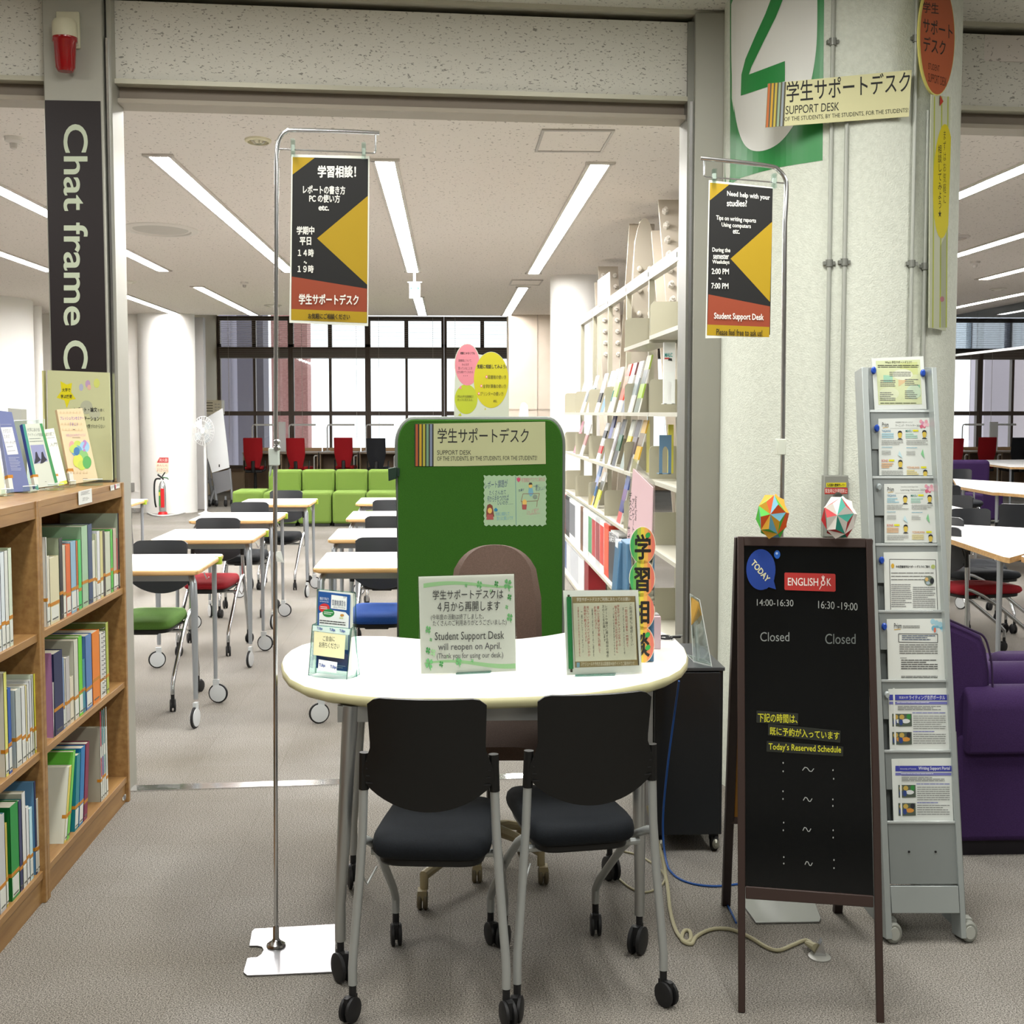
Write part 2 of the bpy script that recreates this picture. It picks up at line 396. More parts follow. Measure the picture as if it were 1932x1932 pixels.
# grey post at the left of the opening, with its bright edge strip
Yp = 5.06
p0, p1, p2, p3 = onY(83, 190, Yp), onY(193, 190, Yp), onY(197, 190, Yp), onY(208, 190, Yp)
po = MB().box((p0.x, Yp, 0), (p1.x + .004, Yp + .3, ZF - .012), 'grey_panel').build('trim_post_left', bevel=.004); struct(po)
struct(MB().box((p1.x + .012, Yp + .03, 0), (p3.x, Yp + .2, 2.9), 'grey_panel').box((p2.x + .004, Yp + .015, 0), (p3.x - .008, Yp + .035, 2.75), 'steel').build('trim_post_edge'))
# grey post at the right of the opening
Yq = 5.30
q0, q1 = onY(1302, 500, Yq), onY(1366, 500, Yq)
struct(MB().box((q0.x + .012, Yq, 0), (q1.x + .05, Yq + .22, 2.93), 'grey_panel').build('trim_post_right', bevel=.004))
struct(MB().box((q0.x - .012, Yq + .02, 0), (q0.x + .012, Yq + .2, 2.9), M('7d7d74', .4, .4)).box((q0.x - .004, Yq + .005, 0), (q0.x + .005, Yq + .03, 2.6), 'steel').build('trim_post_right_edge'))

# stippled round column at the right
Yk = 5.2
k0, k1 = onY(1364, 700, Yk), onY(1788, 700, Yk)
KC = Vector(((k0.x + k1.x) / 2, Yk, 0)); KR = (k1.x - k0.x) / 2
struct(MB().lathe([(KR, -.01), (KR, ZF)], 'stucco', (KC.x, KC.y, 0), n=72).build('trim_column', org=(KC.x, KC.y, 0)))

# ---- far side of the reading room
Yb = 25.0
slab('wall_back_left', (-9.5, 19.82, 0), (onY(300, 700, 19.8).x, 20.0, 3.3), 'white_wall')
xa, xb = onY(960, 700, 19.7).x, onY(1200, 700, 19.7).x
slab('wall_back_pier', (xa, 19.65, 0), (xb, 20.4, 3.35), 'cream_wall')
mb = MB()
for px in (1014,): mb.box((onY(px, 700, 19.64).x - .006, 19.642, 0), (onY(px, 700, 19.64).x + .006, 19.66, ZC), M('b5a898'))
zz = onY(1000, 772, 19.64).z; mb.box((xa, 19.642, zz - .012), (xb, 19.66, zz + .006), M('b5a898')); struct(mb.build('trim_panel_joint'))
# return wall of the window bay, its beige casing
Xb0 = onY(410, 700, 25).x
slab('wall_bay_left', (Xb0 - .25, 19.8, 0), (Xb0, 25.2, 3.35), M('c9bda2', .7))
slab('wall_under_windows', (-5.2, Yb, 0), (13.5, Yb + .25, .39), M('b59f84', .7))
slab('wall_over_windows', (-5.2, Yb, 3.17), (13.5, Yb + .25, 3.45), 'white_wall')
slab('trim_sill', (-5.2, Yb - .06, .37), (13.5, Yb + .25, .41), M('6d5a48', .5))
# round columns of the reading room
def column(name, xl, xr, py, Y, ry=None, top=ZC):
    a, b = onY(xl, py, Y), onY(xr, py, Y); r = (b.x - a.x) / 2
    return struct(MB().lathe([(r, 0), (r, top)], M('e9e7e2', .55), ((a.x + b.x) / 2, Y, 0), n=56).build(name, org=((a.x + b.x) / 2, Y, 0)))
column('trim_column_far_left', -330, 55, 600, 17.3)
column('trim_pipe', 58, 79, 600, 18.4)
column('trim_column_extinguisher', 262, 368, 700, 19.88, top=3.3)
column('trim_column_right', 1038, 1150, 700, 14.2)
MBs = MB().box((onY(366, 700, 20.4).x, 20.4, 0), (onY(384, 700, 20.4).x, 20.6, ZC), M('b9b6b4', .6)); struct(MBs.build('wall_bay_jamb'))
slab('baseboard_back', (-9.5, 19.80, 0), (onY(262, 900, 19.6).x, 19.82, .06), M('8f8a84'))

# ---- the windows of the bay: one brown frame per two panes
FR = 'brown_frame'
zt, z1, z2, z3, z4, zb = [onY(700, y, Yb).z for y in (597, 605, 655, 676, 776, 784)] ; zs = .41
def window(i, px0, pxm, px1, seed=0):
    X0, Xm, X1 = [onY(p, 700, Yb).x for p in (px0, pxm, px1)]; o = struct(bpy.data.objects.new('window_%d' % i, None)); COL.objects.link(o); o.location = (X0, Yb, zs)
    m = MB(); y0, y1 = Yb - .02, Yb + .1
    for x, wd in ((X0, .10), (Xm, .07), (X1, .10)):
        wl_ = wd if x != Xm else .045; e0, e1 = (0 if x == X0 else -1), (0 if x == X1 else 1)
        m.box((x + e0 * wd / 2 + (.001 if x == X0 else 0), y0, z2), (x + e1 * wd / 2 - (.001 if x == X1 else 0), y1, zt), FR)
        m.box((x + e0 * wl_ / 2 + (.001 if x == X0 else 0), y0, zs), (x + e1 * wl_ / 2 - (.001 if x == X1 else 0), y1, z2 + .05), FR)
    [m.box((X0 + .002, y0 + .001, za_), (X1 - .002, y1 - .001, zb_), FR) for za_, zb_ in ((z1, zt), (z3, z2), (zb, z4), (zs - .01, zs + .06))]
    m.build('window_frame', o, (X0, Yb, zs))
    g = MB(); g.box((X0 + .003, Yb + .04, zs), (X1 - .003, Yb + .046, zt), 'glass'); g.build('pane', o, (X0, Yb, zs))
    b = MB(); sl = M('b9b2a8', .4, .2)
    z = zt - .02
    while z > z3 - .02:                         # venetian blind drawn half down, slats edge on
        b.box((X0 + .04, Yb - .075, z), (X1 - .04, Yb - .05, z + .004), sl); z -= .034 if z > z2 - .03 else .02
    for x in (X0 + .2, X1 - .2): b.box((x - .003, Yb - .064, zs + .5), (x + .003, Yb - .061, zt), sl)
    b.build('blind', o, (X0, Yb, zs))
px = [411, 480, 549, 623, 694, 767, 838, 910, 982]
for i in range(4): window(i + 1, px[2 * i], px[2 * i + 1], px[2 * i + 2])
px = [982, 1054, 1126, 1200, 1275, 1350, 1425, 1500, 1575, 1650, 1722, 1788, 1849, 1911, 1975, 2040, 2105]
for i in range(8): window(i + 5, px[2 * i], px[2 * i + 1], px[2 * i + 2])
# outside: concrete fins and a brick pier close to the glass
def outside(name, x0, x1, Y, m, z=5): struct(MB().box((onY(x0, 700, Y).x, Y, -.5), (onY(x1, 700, Y).x, Y + .8, z), m).build(name))
GR = M('8d8794', .8); BR = textured('outside_brick', '8d5f5a', 'a57a74', 14, .8, 0, None, 2, (1, 1, 4))
outside('exterior_fin', 408, 436, 27.5, GR); outside('exterior_wall', 440, 478, 28.5, M('77727c', .8)); outside('exterior_post', 484, 497, 27, M('58535c', .8)); outside('exterior_brick_pier', 512, 580, 30, BR)
outside('exterior_wing', 1858, 1905, 28, M('a49ba3', .8)); outside('exterior_wing_far', 1912, 2060, 28.5, M('b1a7aa', .8))
# ================================================================ nesting chair (front along +Y, floor at 0)
def caster(m, x, y, z, rot=0, r=.03, w=.011, hub=None, mat='rubber', ztop=.085):
    T = Matrix.Translation((x, y, 0)) @ Matrix.Rotation(rot, 4, 'Z')
    for s in (-1, 1):
        m.lathe([(r * .82, -w / 2), (r, -w * .3), (r, w * .3), (r * .82, w / 2)], mat, (s * w * .85, -.012, r), 'X', 18, T=T)
        if hub: m.lathe([(r * .72, -w * .56), (r * .72, w * .56)], hub, (s * w * .9, -.012, r), 'X', 18, T=T)
    m.box((-w * .5, -.03, r * .7), (w * .5, .012, r * 2.05), mat, T)
    m.tube([(0, 0, r * 1.9), (0, 0, ztop)], [.009, .009], hub or mat, 10, T=T)
def make_chair(label, seat_mat, leg_mat, group):
    t = thing('nesting_chair', label, 'chair', (0, 0, 0), 0, group)
    def back(u, v):
        s = 2 * u - 1; zt = .772 - .016 * max(0, (abs(s) - .78) / .22) ** 2; zb = .572 - .068 * (1 - s * s) ** .8
        z = zb + (zt - zb) * v
        hw = .150 - .018 * min(1, max(0, (z - .60) / .05)) + .004 * max(0, (z - .66) / .1)
        return (s * hw, -.035 * (z - .5) / .27 - .028 * (1 - s * s) + .015, z)
    m = MB().grid(back, 18, 12, .009, 'black'); m.build('backrest', t, sharp=50)
    for s in (-1, 1):
        sl = MB(); sl.tube([(s * .152, .012, .548), (s * .150, .01, .635)], [.0125, .012], 'black', 10)
        for k in range(4): sl.box((s * .128 - .016, -.006, .565 + k * .017), (s * .128 + .016, .0, .568 + k * .017), 'rubber')
        sl.build('back_sleeve', t)
    # upholstered seat: rounded, crowned cushion
    def seat(r, th):
        n = 40; o = []
        for k in range(n):
            q = 2 * math.pi * k / n; c, sn = math.cos(q), math.sin(q)
            ex = .34; x = math.copysign(abs(c) ** ex, c); y = math.copysign(abs(sn) ** ex, sn)
            o.append((x * (.143 - .014 * (y + 1) / 2) * r, .205 + y * .215 * r, th + (-.02 * max(0, y - .4) if th > .4 else 0)))
        return o
    rings = [seat(.95, .385), seat(1, .395), seat(1.01, .41), seat(.99, .425), seat(.93, .436), seat(.7, .441), seat(.3, .443)]
    vs = [p for r_ in rings for p in r_]; n = 40; fs = [(i * n + k, i * n + (k + 1) % n, (i + 1) * n + (k + 1) % n, (i + 1) * n + k) for i in range(6) for k in range(n)]
    fs += [tuple(range(n)), tuple(6 * n + k for k in range(n))]
    MB().add(vs, fs, seat_mat).build('seat', t, sharp=60)
    pan = MB(); o = seat(.9, .386); pan.prism([(x, y, .386) for x, y, z in o], (0, 0, -.022), 'black').box((-.06, .09, .352), (.06, .36, .366), 'black').build('seat_pan', t, bevel=.006)
    for s in (-1, 1):
        m = MB().tube([(s * .152, .012, .56), (s * .156, .014, .45), (s * .164, .012, .33), (s * .178, .004, .16), (s * .18, 0, .125), (s * .18, 0, .085)], .0105, leg_mat, 12)
        lg = m.build('leg', t); c = MB(); caster(c, s * .18, 0, 0, .4 * s); c.build('caster', lg)
        m = MB().tube([(s * .158, .014, .425), (s * .153, .05, .415), (s * .15, .12, .385), (s * .148, .24, .31), (s * .146, .43, .165), (s * .146, .47, .125), (s * .146, .47, .085)], .0105, leg_mat, 12)
        lg = m.build('leg', t); c = MB(); caster(c, s * .146, .47, 0, -.2 * s); c.build('caster', lg)
    MB().tube([(-.15, .1, .372), (.15, .1, .372)], .009, leg_mat).tube([(-.15, .19, .345), (.15, .19, .345)], .009, leg_mat).tube([(-.162, .03, .34), (-.152, .045, .31), (-.132, .07, .345)], .003, leg_mat, 6).build('seat_frame', t)
    return t
NAVY = textured('dark_navy_fabric', '0a0e13', '0f151b', 300, .85, .15, 500)
chA = make_chair('black backed nesting chair with dark navy seat, at the left front of the white table', NAVY, 'silver', 'two chairs at the white consultation table')
chA.location = (-.05, 3.13, 0); chA.rotation_euler.z = R(-6)
chB = dup(chA, (.333, 3.17, 0), R(10), 'black backed nesting chair turned slightly left, at the right front of the white table')
for k_ in [x for x in COL.objects if x.parent == chB and x.name.split('.')[0] in ('seat', 'seat_pan')]: k_.location = (0, .035, .008); k_.scale.x = .93

# ================================================================ white kidney table
ZT = .72
top_px = [(533, 1250), (536, 1265), (548, 1281), (575, 1295), (616, 1305), (660, 1311), (710, 1315), (780, 1317), (850, 1317), (920, 1317), (1010, 1314), (1065, 1311), (1120, 1306), (1175, 1298), (1225, 1288), (1262, 1276), (1283, 1264), (1294, 1250), (1296, 1238), (1290, 1222), (1272, 1204), (1245, 1191), (1205, 1185), (1150, 1185), (1105, 1188), (1065, 1194), (1030, 1200), (985, 1205), (930, 1208), (870, 1209), (815, 1207.5), (770, 1204), (725, 1200.5), (680, 1200), (640, 1203), (600, 1209), (570, 1217), (550, 1227), (538, 1238)]
P = [onZ(x, y, ZT) for x, y in top_px]; cx = sum((p for p in P), Vector()) / len(P)
t = thing('consultation_table', 'white bean-shaped table with cream edge and four silver caster legs', 'table', (cx.x, cx.y, 0)); c = t.location
def inset(P, d): return [p + (cx - p).normalized() * d for p in P]
m = MB(); rings = []
for d, z in ((.0, ZT), (-.004, ZT - .006), (-.004, ZT - .02), (.012, ZT - .03)): rings.append([Vector((p.x, p.y, z)) for p in inset(P, d)])
n = len(P); vs = [p for r in rings for p in r]; CE = M('cfcb9f', .4)
m.add(vs, [(i * n + k, i * n + (k + 1) % n, (i + 1) * n + (k + 1) % n, (i + 1) * n + k) for i in range(3) for k in range(n)], CE)
m.build('edge_band', t, c, sharp=60)
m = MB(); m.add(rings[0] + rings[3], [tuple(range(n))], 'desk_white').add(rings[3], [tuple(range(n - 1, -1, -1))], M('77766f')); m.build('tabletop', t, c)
m = MB()
legs = [(640, 662, 1848, 3.45, -1), (667, 684, 1673, 4.125, -1), (1206, 1200, 1796, 3.627, 1), (1150, 1155, 1658, 4.195, 1)]
for i, (xb, xt, yb, Y, sd) in enumerate(legs):
    b = onZ(xb + (3 if i == 0 else 0), yb); xtop = (xt - 847) / 2600 * (Y + .02)
    lg = MB().tube([(xtop, b.y + .03, ZT - .03), ((xtop * .4 + b.x * .6), b.y + .01, .38), (b.x, b.y, .19), (b.x, b.y, .10)], [.0205, .0175, .0135, .0135], 'satin', 14).build('leg', t, c)
    k = MB(); caster(k, b.x, b.y, 0, (.5, .2, -.5, .3)[i], .037, .014, None, 'rubber', .105); k.build('caster', lg, (0, 0, 0)); k.v = [] 
    lg.children[0].location = -c
for a_, b_ in ((0, 2), (1, 3)):
    fr = MB()
    pa, pb = onZ(legs[a_][0], legs[a_][2]), onZ(legs[b_][0], legs[b_][2]); fr.box((pa.x, pa.y + .02, ZT - .07), (pb.x, pa.y + .05, ZT - .031), 'satin'); fr.build('under_rail', t, c)

# ---------------------------------------------------------------- notice in an acrylic holder, middle of the table
GL, GD, GM_ = M('a9dba0'), M('3f9f4d'), M('74c37a'); TX = M('3a3a3a', .6)
def clover(s, x, y, r, m, four=True):
    for k in range(4):
        a = math.pi / 4 + k * math.pi / 2 + .2; ca, sa = math.cos(a), math.sin(a); s.poly([(x + r * (ca * p_ - sa * q_) * .85, y + r * (sa * p_ + ca * q_) * 1.2) for p_, q_ in ((.08, 0), (.36, -.26), (.62, -.36), (.84, -.26), (.88, -.1), (.74, 0), (.88, .1), (.84, .26), (.62, .36), (.36, .26))], m)
    s.line([(x, y), (x + r * .3, y + r * 1.3)], r * .14, m)
def curvy(s, x0, x1, y0, amp, h0, h1, m, ph=0, sl=0, n=18):
    up = [(x0 + (x1 - x0) * i / n, y0 + amp * math.sin(ph + i / n * 4.6) + sl * i / n) for i in range(n + 1)]
    s.poly(up + [(x, y + h0 + (h1 - h0) * (x - x0) / (x1 - x0)) for x, y in reversed(up)], m)
p = onZ(885, 1270, ZT); n_ = nrm(13, 9); t = thing('notice_stand', 'white clover-bordered notice saying the desk reopens in April, in a clear holder', 'sign', p)
s = Sheet(p, n_, (560, 1000, 540))
s.base([(822, 315), (1466, 296), (1480, 958), (840, 970)], M('e2e5dc', .6), .0012)
curvy(s, 855, 1458, 365, -18, 30, 12, GL, .2, -5); curvy(s, 862, 1476, 905, 22, 12, 34, GL, 3.6, -25)
for x, y, r, q in ((1232, 368, 26, GM_), (1347, 362, 20, GD), (1424, 366, 36, GM_), (1436, 452, 20, GD), (1417, 520, 14, GM_), (1437, 590, 28, GM_), (1143, 374, 12, GM_), (1309, 408, 12, GL), (887, 672, 26, GM_), (905, 740, 12, GM_), (886, 812, 22, GD), (894, 902, 36, GM_), (975, 904, 20, GD), (1093, 890, 28, GM_), (1185, 882, 12, GM_), (1016, 850, 11, GL), (920, 826, 24, GL)): clover(s, x, y, r, q)
s.text('学生サポートデスクは', 918, 405, 1393, 470, TX, -.015, .004); s.text('４月から再開します', 950, 487, 1372, 552, TX, -.02, .004)
s.text('(今年度の活動は終了しました。', 905, 570, 1262, 613, TX, -.02); s.text('たくさんのご利用ありがとうございました)', 918, 610, 1416, 655, TX, -.02)
s.text('Student Support Desk', 932, 690, 1400, 760, TX, -.02, .003); s.text('will reopen on April.', 954, 766, 1380, 826, TX, -.02, .003); s.text('(Thank you for using our desk.)', 945, 832, 1393, 880, TX, -.02)
s.build('notice', t, p)
m = MB(); q = [s.pt(*k, .004) for k in [(814, 308), (1475, 288), (1488, 968), (833, 980)]]; m.prism(q, n_ * -.0016, 'film'); m.build('front_pane', t, p)
m = MB(); f0, f1 = onZ(860, 1273, ZT), onZ(925, 1270, ZT); d = Vector((.02, .1, 0)); m.prism([f0 + Vector((0, 0, .001)), f1 + Vector((0, 0, .001)), f1 + d, f0 + d], (0, 0, .003), 'acr_edge').build('foot', t, p)

# ---------------------------------------------------------------- scroll notice, right of the table
p = onZ(1140, 1273, ZT); n_ = nrm(10, 9); t = thing('notice_stand', 'notice drawn as a green-ended scroll, in a clear holder at the right of the table', 'sign', p)
s = Sheet(p, n_, (980, 900, 420)); BE = M('8f7f55')
s.base([(380, 985), (1030, 980), (1062, 1690), (412, 1720)], M('d9ddd6', .6), .0012)
s.poly([(455, 1038), (1002, 1033), (1038, 1634), (482, 1655)], BE).poly([(464, 1095), (998, 1085), (1018, 1585), (484, 1602)], M('dcdcc4')).poly([(1002, 1033), (1006, 1033), (1040, 1634), (1030, 1634)], M('3a3426'))
s.text('学生サポートデスクご利用にあたってのお願い', 497, 1047, 962, 1080, M('efeee2'), -.01); s.text('スケジュールや予約方法は図書館WEBサイトでご案内中です！', 535, 1606, 1000, 1640, M('e6e2cf'), -.015)
RD, BK = M('b5342f'), M('33312c')
for tx, xc, a_, b_, cl, wd in (('ご利用の前にご確認ください', 965, 1098, 1465, BK, 24), ('一回の相談は最長一時間まで', 925, 1120, 1480, RD, 22), ('多くの方に利用いただくため', 900, 1130, 1540, BK, 13), ('学生サポートデスク以外での', 857, 1108, 1470, RD, 22), ('個人的な相談には対応できません', 834, 1115, 1530, RD, 22), ('メール等による相談は受けつけません', 814, 1130, 1550, BK, 12),
        ('レポートや論文に関する相談の場合', 752, 1108, 1565, BK, 23), ('次のことをお願いします', 727, 1110, 1430, BK, 22), ('書いた文章は必ず紙に印刷して', 683, 1118, 1530, RD, 22), ('お持ちください', 655, 1118, 1320, RD, 22), ('画面ではなく紙でのご相談を', 632, 1140, 1560, BK, 12),
        ('何についてアドバイスが欲しいのか', 592, 1118, 1560, RD, 22), ('具体的に教えてください', 567, 1118, 1430, RD, 22), ('一例としてください', 540, 1150, 1530, BK, 12), ('文章をチェックするのではありません', 510, 1125, 1560, RD, 14)):
    s.vtext(tx, xc, a_, b_, wd, cl, 0, 14)
s.rect(497, 1610, 523, 1652, M('7fa9bd'))
s.build('notice', t, p)
m = MB(); a, b = s.pt(430, 1040, .006), s.pt(448, 1665, .006); a0, b0 = s.pt(427, 1022, .006), s.pt(452, 1693, .006)
m.tube([a, b], .0065, M('137a3d', .5), 14).tube([a0, b0], .003, M('3b2e22'), 10).build('scroll_roller', t, p)
m = MB(); q = [s.pt(*k, .013) for k in [(374, 975), (1036, 968), (1068, 1702), (404, 1730)]]; m.prism(q, n_ * -.0014, 'film'); m.build('front_pane', t, p)
m = MB(); f0, f1 = onZ(1085, 1277, ZT), onZ(1160, 1275, ZT); d = Vector((.02, .1, 0)); m.prism([f0 + Vector((0, 0, .001)), f1 + Vector((0, 0, .001)), f1 + d, f0 + d], (0, 0, .003), 'acr_edge').build('foot', t, p)

# ---------------------------------------------------------------- leaflet holder, left of the table
p = onZ(632, 1278, ZT); t = thing('leaflet_holder', 'clear acrylic leaflet holder with a blue brochure and a take-one card', 'leaflet holder', p)
n_ = nrm(-14, 12); s = Sheet(p, n_, (220, 880, 540)); AC = 'acr_edge'
# clear tray: front, sides, slanted wings
def pane(name, pts, lift=.0, th=.002, mat='acrylic', off=None):
    m = MB(); q = [s.pt(*k, lift) + (off or Vector()) for k in pts]; m.prism(q, -n_ * th, mat)
    m.tube(q + [q[0]], .0011, AC, 5).build(name, t, p)
pane('front_pane', [(1322, 1070), (1585, 1095), (1552, 1445), (1295, 1410)], .02)
pane('back_pane', [(1355, 830), (1612, 850), (1622, 1420), (1340, 1390)], -.018)
m = MB(); a = [s.pt(1585, 1095, .02), s.pt(1552, 1445, .02), s.pt(1640, 1405, -.03), s.pt(1602, 1075, -.018)]; m.prism(a, Vector((.0015, 0, 0)), 'acrylic').tube(a + [a[0]], .0011, AC, 5).build('side_pane', t, p)
m = MB(); a = [s.pt(1322, 1070, .02), s.pt(1295, 1410, .02), s.pt(1345, 1395, -.018), s.pt(1360, 1050, -.018)]; m.prism(a, Vector((.0015, 0, 0)), 'acrylic').tube(a + [a[0]], .0011, AC, 5).build('side_pane', t, p)
s2 = Sheet(p + n_ * .0215, n_, (220, 880, 540)); CY = M('e6e3b4')
s2.base([(1333, 1112), (1545, 1140), (1535, 1300), (1328, 1272)], CY, .0008)
s2.text('ご自由に', 1393, 1142, 1472, 1178, TX, .06); s2.text('お持ちください', 1367, 1183, 1503, 1222, TX, .08)
s2.build('take_one_card', t, p)['label'] = 'cream card inviting visitors to take one'
s3 = Sheet(p + n_ * .0222, n_, (220, 880, 540)); s3.base([(1325, 1072), (1575, 1098), (1570, 1138), (1322, 1108)], M('cfe5dd', .3), .0006)
for x in (1352, 1437, 1505): s3.text('TUlips', x, 1082 + (x - 1352) * .11, x + 38, 1105 + (x - 1352) * .11, M('2f4fa0'), .1, .02)
s3.build('printed_strip', t, p); s3 = Sheet(p + n_ * .0222, n_, (220, 880, 540)); s3.base([(1365, 1302), (1490, 1322), (1482, 1395), (1358, 1375)], M('e9ece8'), .0006); 
for x in (1366, 1442): s3.text('TUlips', x, 1328 + (x - 1366) * .16, x + 42, 1356 + (x - 1366) * .16, M('2f4fa0'), .12, .02)
s3.build('printed_strip', t, p)
tb = thing('brochure', 'blue library workshop brochure standing in the clear holder', 'brochure', p + n_ * -.004); pb = tb.location
s4 = Sheet(pb, n_, (220, 880, 540)); BL = M('1f4f8f', .4)
s4.base([(1362, 842), (1575, 866), (1560, 1385), (1345, 1360)], BL, .006)
s4.poly([(1368, 990), (1420, 965), (1545, 985), (1568, 1010), (1562, 1240), (1362, 1215)], M('dfe6e3')).poly([(1450, 866), (1555, 880), (1552, 970), (1446, 958)], M('e3e8e4'))
s4.ell(1402, 955, 36, 30, M('c02a2a')).ell(1430, 990, 40, 28, M('23803f'))
s4.text('図書館講習会', 1455, 898, 1547, 938, M('2b3c58'), .1, .01).text('Library Workshops', 1462, 940, 1545, 958, M('4a5a70'), .1).text('2024', 1530, 876, 1550, 890, M('4a5a70')).text('動画で学ぼう', 1372, 880, 1432, 900, M('dfe8ef'), .1).text('Let\'s learn by video!', 1372, 904, 1432, 916, M('dfe8ef'), .1)
s4.lines(1376, 944, 1424, 966, 2, M('e8d8d8'), .1); s4.lines(1400, 980, 1460, 1002, 2, M('d8e8d8'), .1); s4.lines(1370, 1035, 1545, 1065, 2, TX, .1); s4.ell(1522, 1005, 13, 9, M('b9863a')).lines(1505, 1016, 1535, 1040, 1, M('c9d49a'), .1)
s4.lines(1470, 1340, 1545, 1365, 2, M('9fb4cf'), .1)
s4.build('cover', tb, pb)
m = MB(); q = [s4.pt(*k, -.0062) for k in [(1368, 832), (1592, 855), (1585, 1375), (1350, 1360)]]; m.prism(q, -n_ * .006, PAPER).build('page_stack', tb, pb)

# ---------------------------------------------------------------- balloon sign with the four big characters, on a blue box
p = onZ(1210, 1250, ZT); t = thing('upright_sign', 'tall sign of four coloured discs with big black characters, on blue files', 'sign', p)
n_ = nrm(-6, 0); s = Sheet(p, n_, (980, 900, 420))
def disc_grad(cx_, cy_, rx, ry):
    cols = ['3f9d57', '5fa552', '9fb848', 'd9c341', 'e0a850', 'd98559', 'd2705f']
    for i, cc in enumerate(cols):
        x0, x1 = -1 + 2 * i / 7, -1 + 2 * (i + 1) / 7
        pts = [(cx_ + rx * (x0 + (x1 - x0) * k / 6), cy_ - ry * math.sqrt(max(0, 1 - (x0 + (x1 - x0) * k / 6) ** 2))) for k in range(7)]
        pts += [(cx_ + rx * (x1 - (x1 - x0) * k / 6), cy_ + ry * math.sqrt(max(0, 1 - (x1 - (x1 - x0) * k / 6) ** 2))) for k in range(7)]
        s.mb.add([s.pt(*q, .0006) for q in pts], [tuple(range(14))], M(cc, .5))
o = []
for k, (cx_, cy_) in enumerate(((1070, 595), (1065, 880), (1063, 1165), (1060, 1455))):
    o.append((cx_, cy_))
rx, ry = 108, 160
L, Rr = [], []
for cx_, cy_ in o:
    for a_ in range(-5, 6):
        q = a_ / 5 * math.radians(62); Rr.append((cx_ + (rx + 5) * math.cos(q), cy_ + (ry + 5) * math.sin(q))); L.append((cx_ - (rx + 5) * math.cos(q), cy_ + (ry + 5) * math.sin(q)))
topc = [(1070 + 113 * math.cos(math.radians(a_)), 595 - 165 * math.sin(math.radians(a_))) for a_ in (80, 100, 118)]
botc = [(1060 + 113 * math.cos(math.radians(a_)), 1455 + 165 * math.sin(math.radians(a_))) for a_ in (100, 80)]
topc = topc[:2] 
s.base(topc[:1] + Rr + botc[::-1] + L[::-1] + topc[1:], M('e2dfc8', .5), .003)
for cx_, cy_ in o: disc_grad(cx_, cy_, rx, ry)
s.k = 12
for ch, x0, y0, x1, y1 in (('学', 1000, 495, 1142, 718), ('習', 995, 785, 1133, 998), ('相', 985, 1065, 1128, 1275), ('談', 985, 1350, 1132, 1560)): s.text(ch, x0, y0, x1, y1, M('1c1a17'), 0, .03)
for x, y in ((1115, 505), (1112, 1370), (1115, 1480)): s.ell(x, y, 20, 26, M('2f9a43'), 16, .6)
s.build('sign_panel', t, p)
m = MB(); BB = M('4d7391', .55); xa_, xb_ = onY(1181, 1200, p.y + .01).x, onY(1234, 1200, p.y + .01).x
m.box((xa_, p.y + .008, ZT), (xb_, p.y + .14, onY(1200, 1026, p.y).z), BB).build('blue_file_box', t, p, bevel=.003)
m = MB(); yy = p.y + .10; x0, x1 = onY(1153, 1112, yy).x, onY(1186, 1112, yy).x; z0 = ZT; z1 = onY(1170, 1024, yy).z
m.prism([(x0, yy, z0), (x1 + .03, yy, z0), (x1 + .03, yy, z1 + .005), (onY(1169, 1024, yy).x, yy, z1)], (0, .1, 0), BB).build('blue_file_box', t, p, bevel=.003)
m = MB().box((onY(1168, 1040, yy).x, yy + .03, ZT + .02), (onY(1180, 1040, yy).x, yy + .09, onY(1170, 1022, yy).z), M('dfe4ea')).build('file_papers', t, p)

# pink survey card behind the tall sign
A_, B_ = onY(1190, 1010, 4.24), onY(1231, 1010, 4.12); nn = (B_ - A_).cross(Vector((0, 0, 1))); p = Vector(((A_.x + B_.x) / 2, (A_.y + B_.y) / 2, ZT))
t = thing('survey_card', 'pale pink survey card with vertical writing behind the tall disc sign', 'card', p)
s = Sheet(A_, nn, (1000, 600, 400)); PK = M('dcbcc1', .6)
s.base([(938, 1372), (1118, 1545), (1095, 2420), (850, 2420)], PK, .003)
for tx, xc, a_, b_ in (('デスクに', 915, 1590, 1850), ('サポート', 900, 1890, 2200), ('アンケート', 940, 1640, 1960)): s.vtext(tx, xc, a_, b_, 26, TX, .01)
s.text('Answer Survey', 950, 1620, 975, 1850, TX, 0, 0, 1)
s.build('card', t, p); m = MB(); m.prism([s.pt(*k, -.004) for k in [(922, 1268), (1138, 1500), (1130, 2420), (850, 2420)]], -s.n * .001, 'film').build('sleeve', t, p)
m = MB().box((p.x - .03, p.y - .02, ZT), (p.x + .04, p.y + .05, ZT + .03), BB).build('foot', t, p)
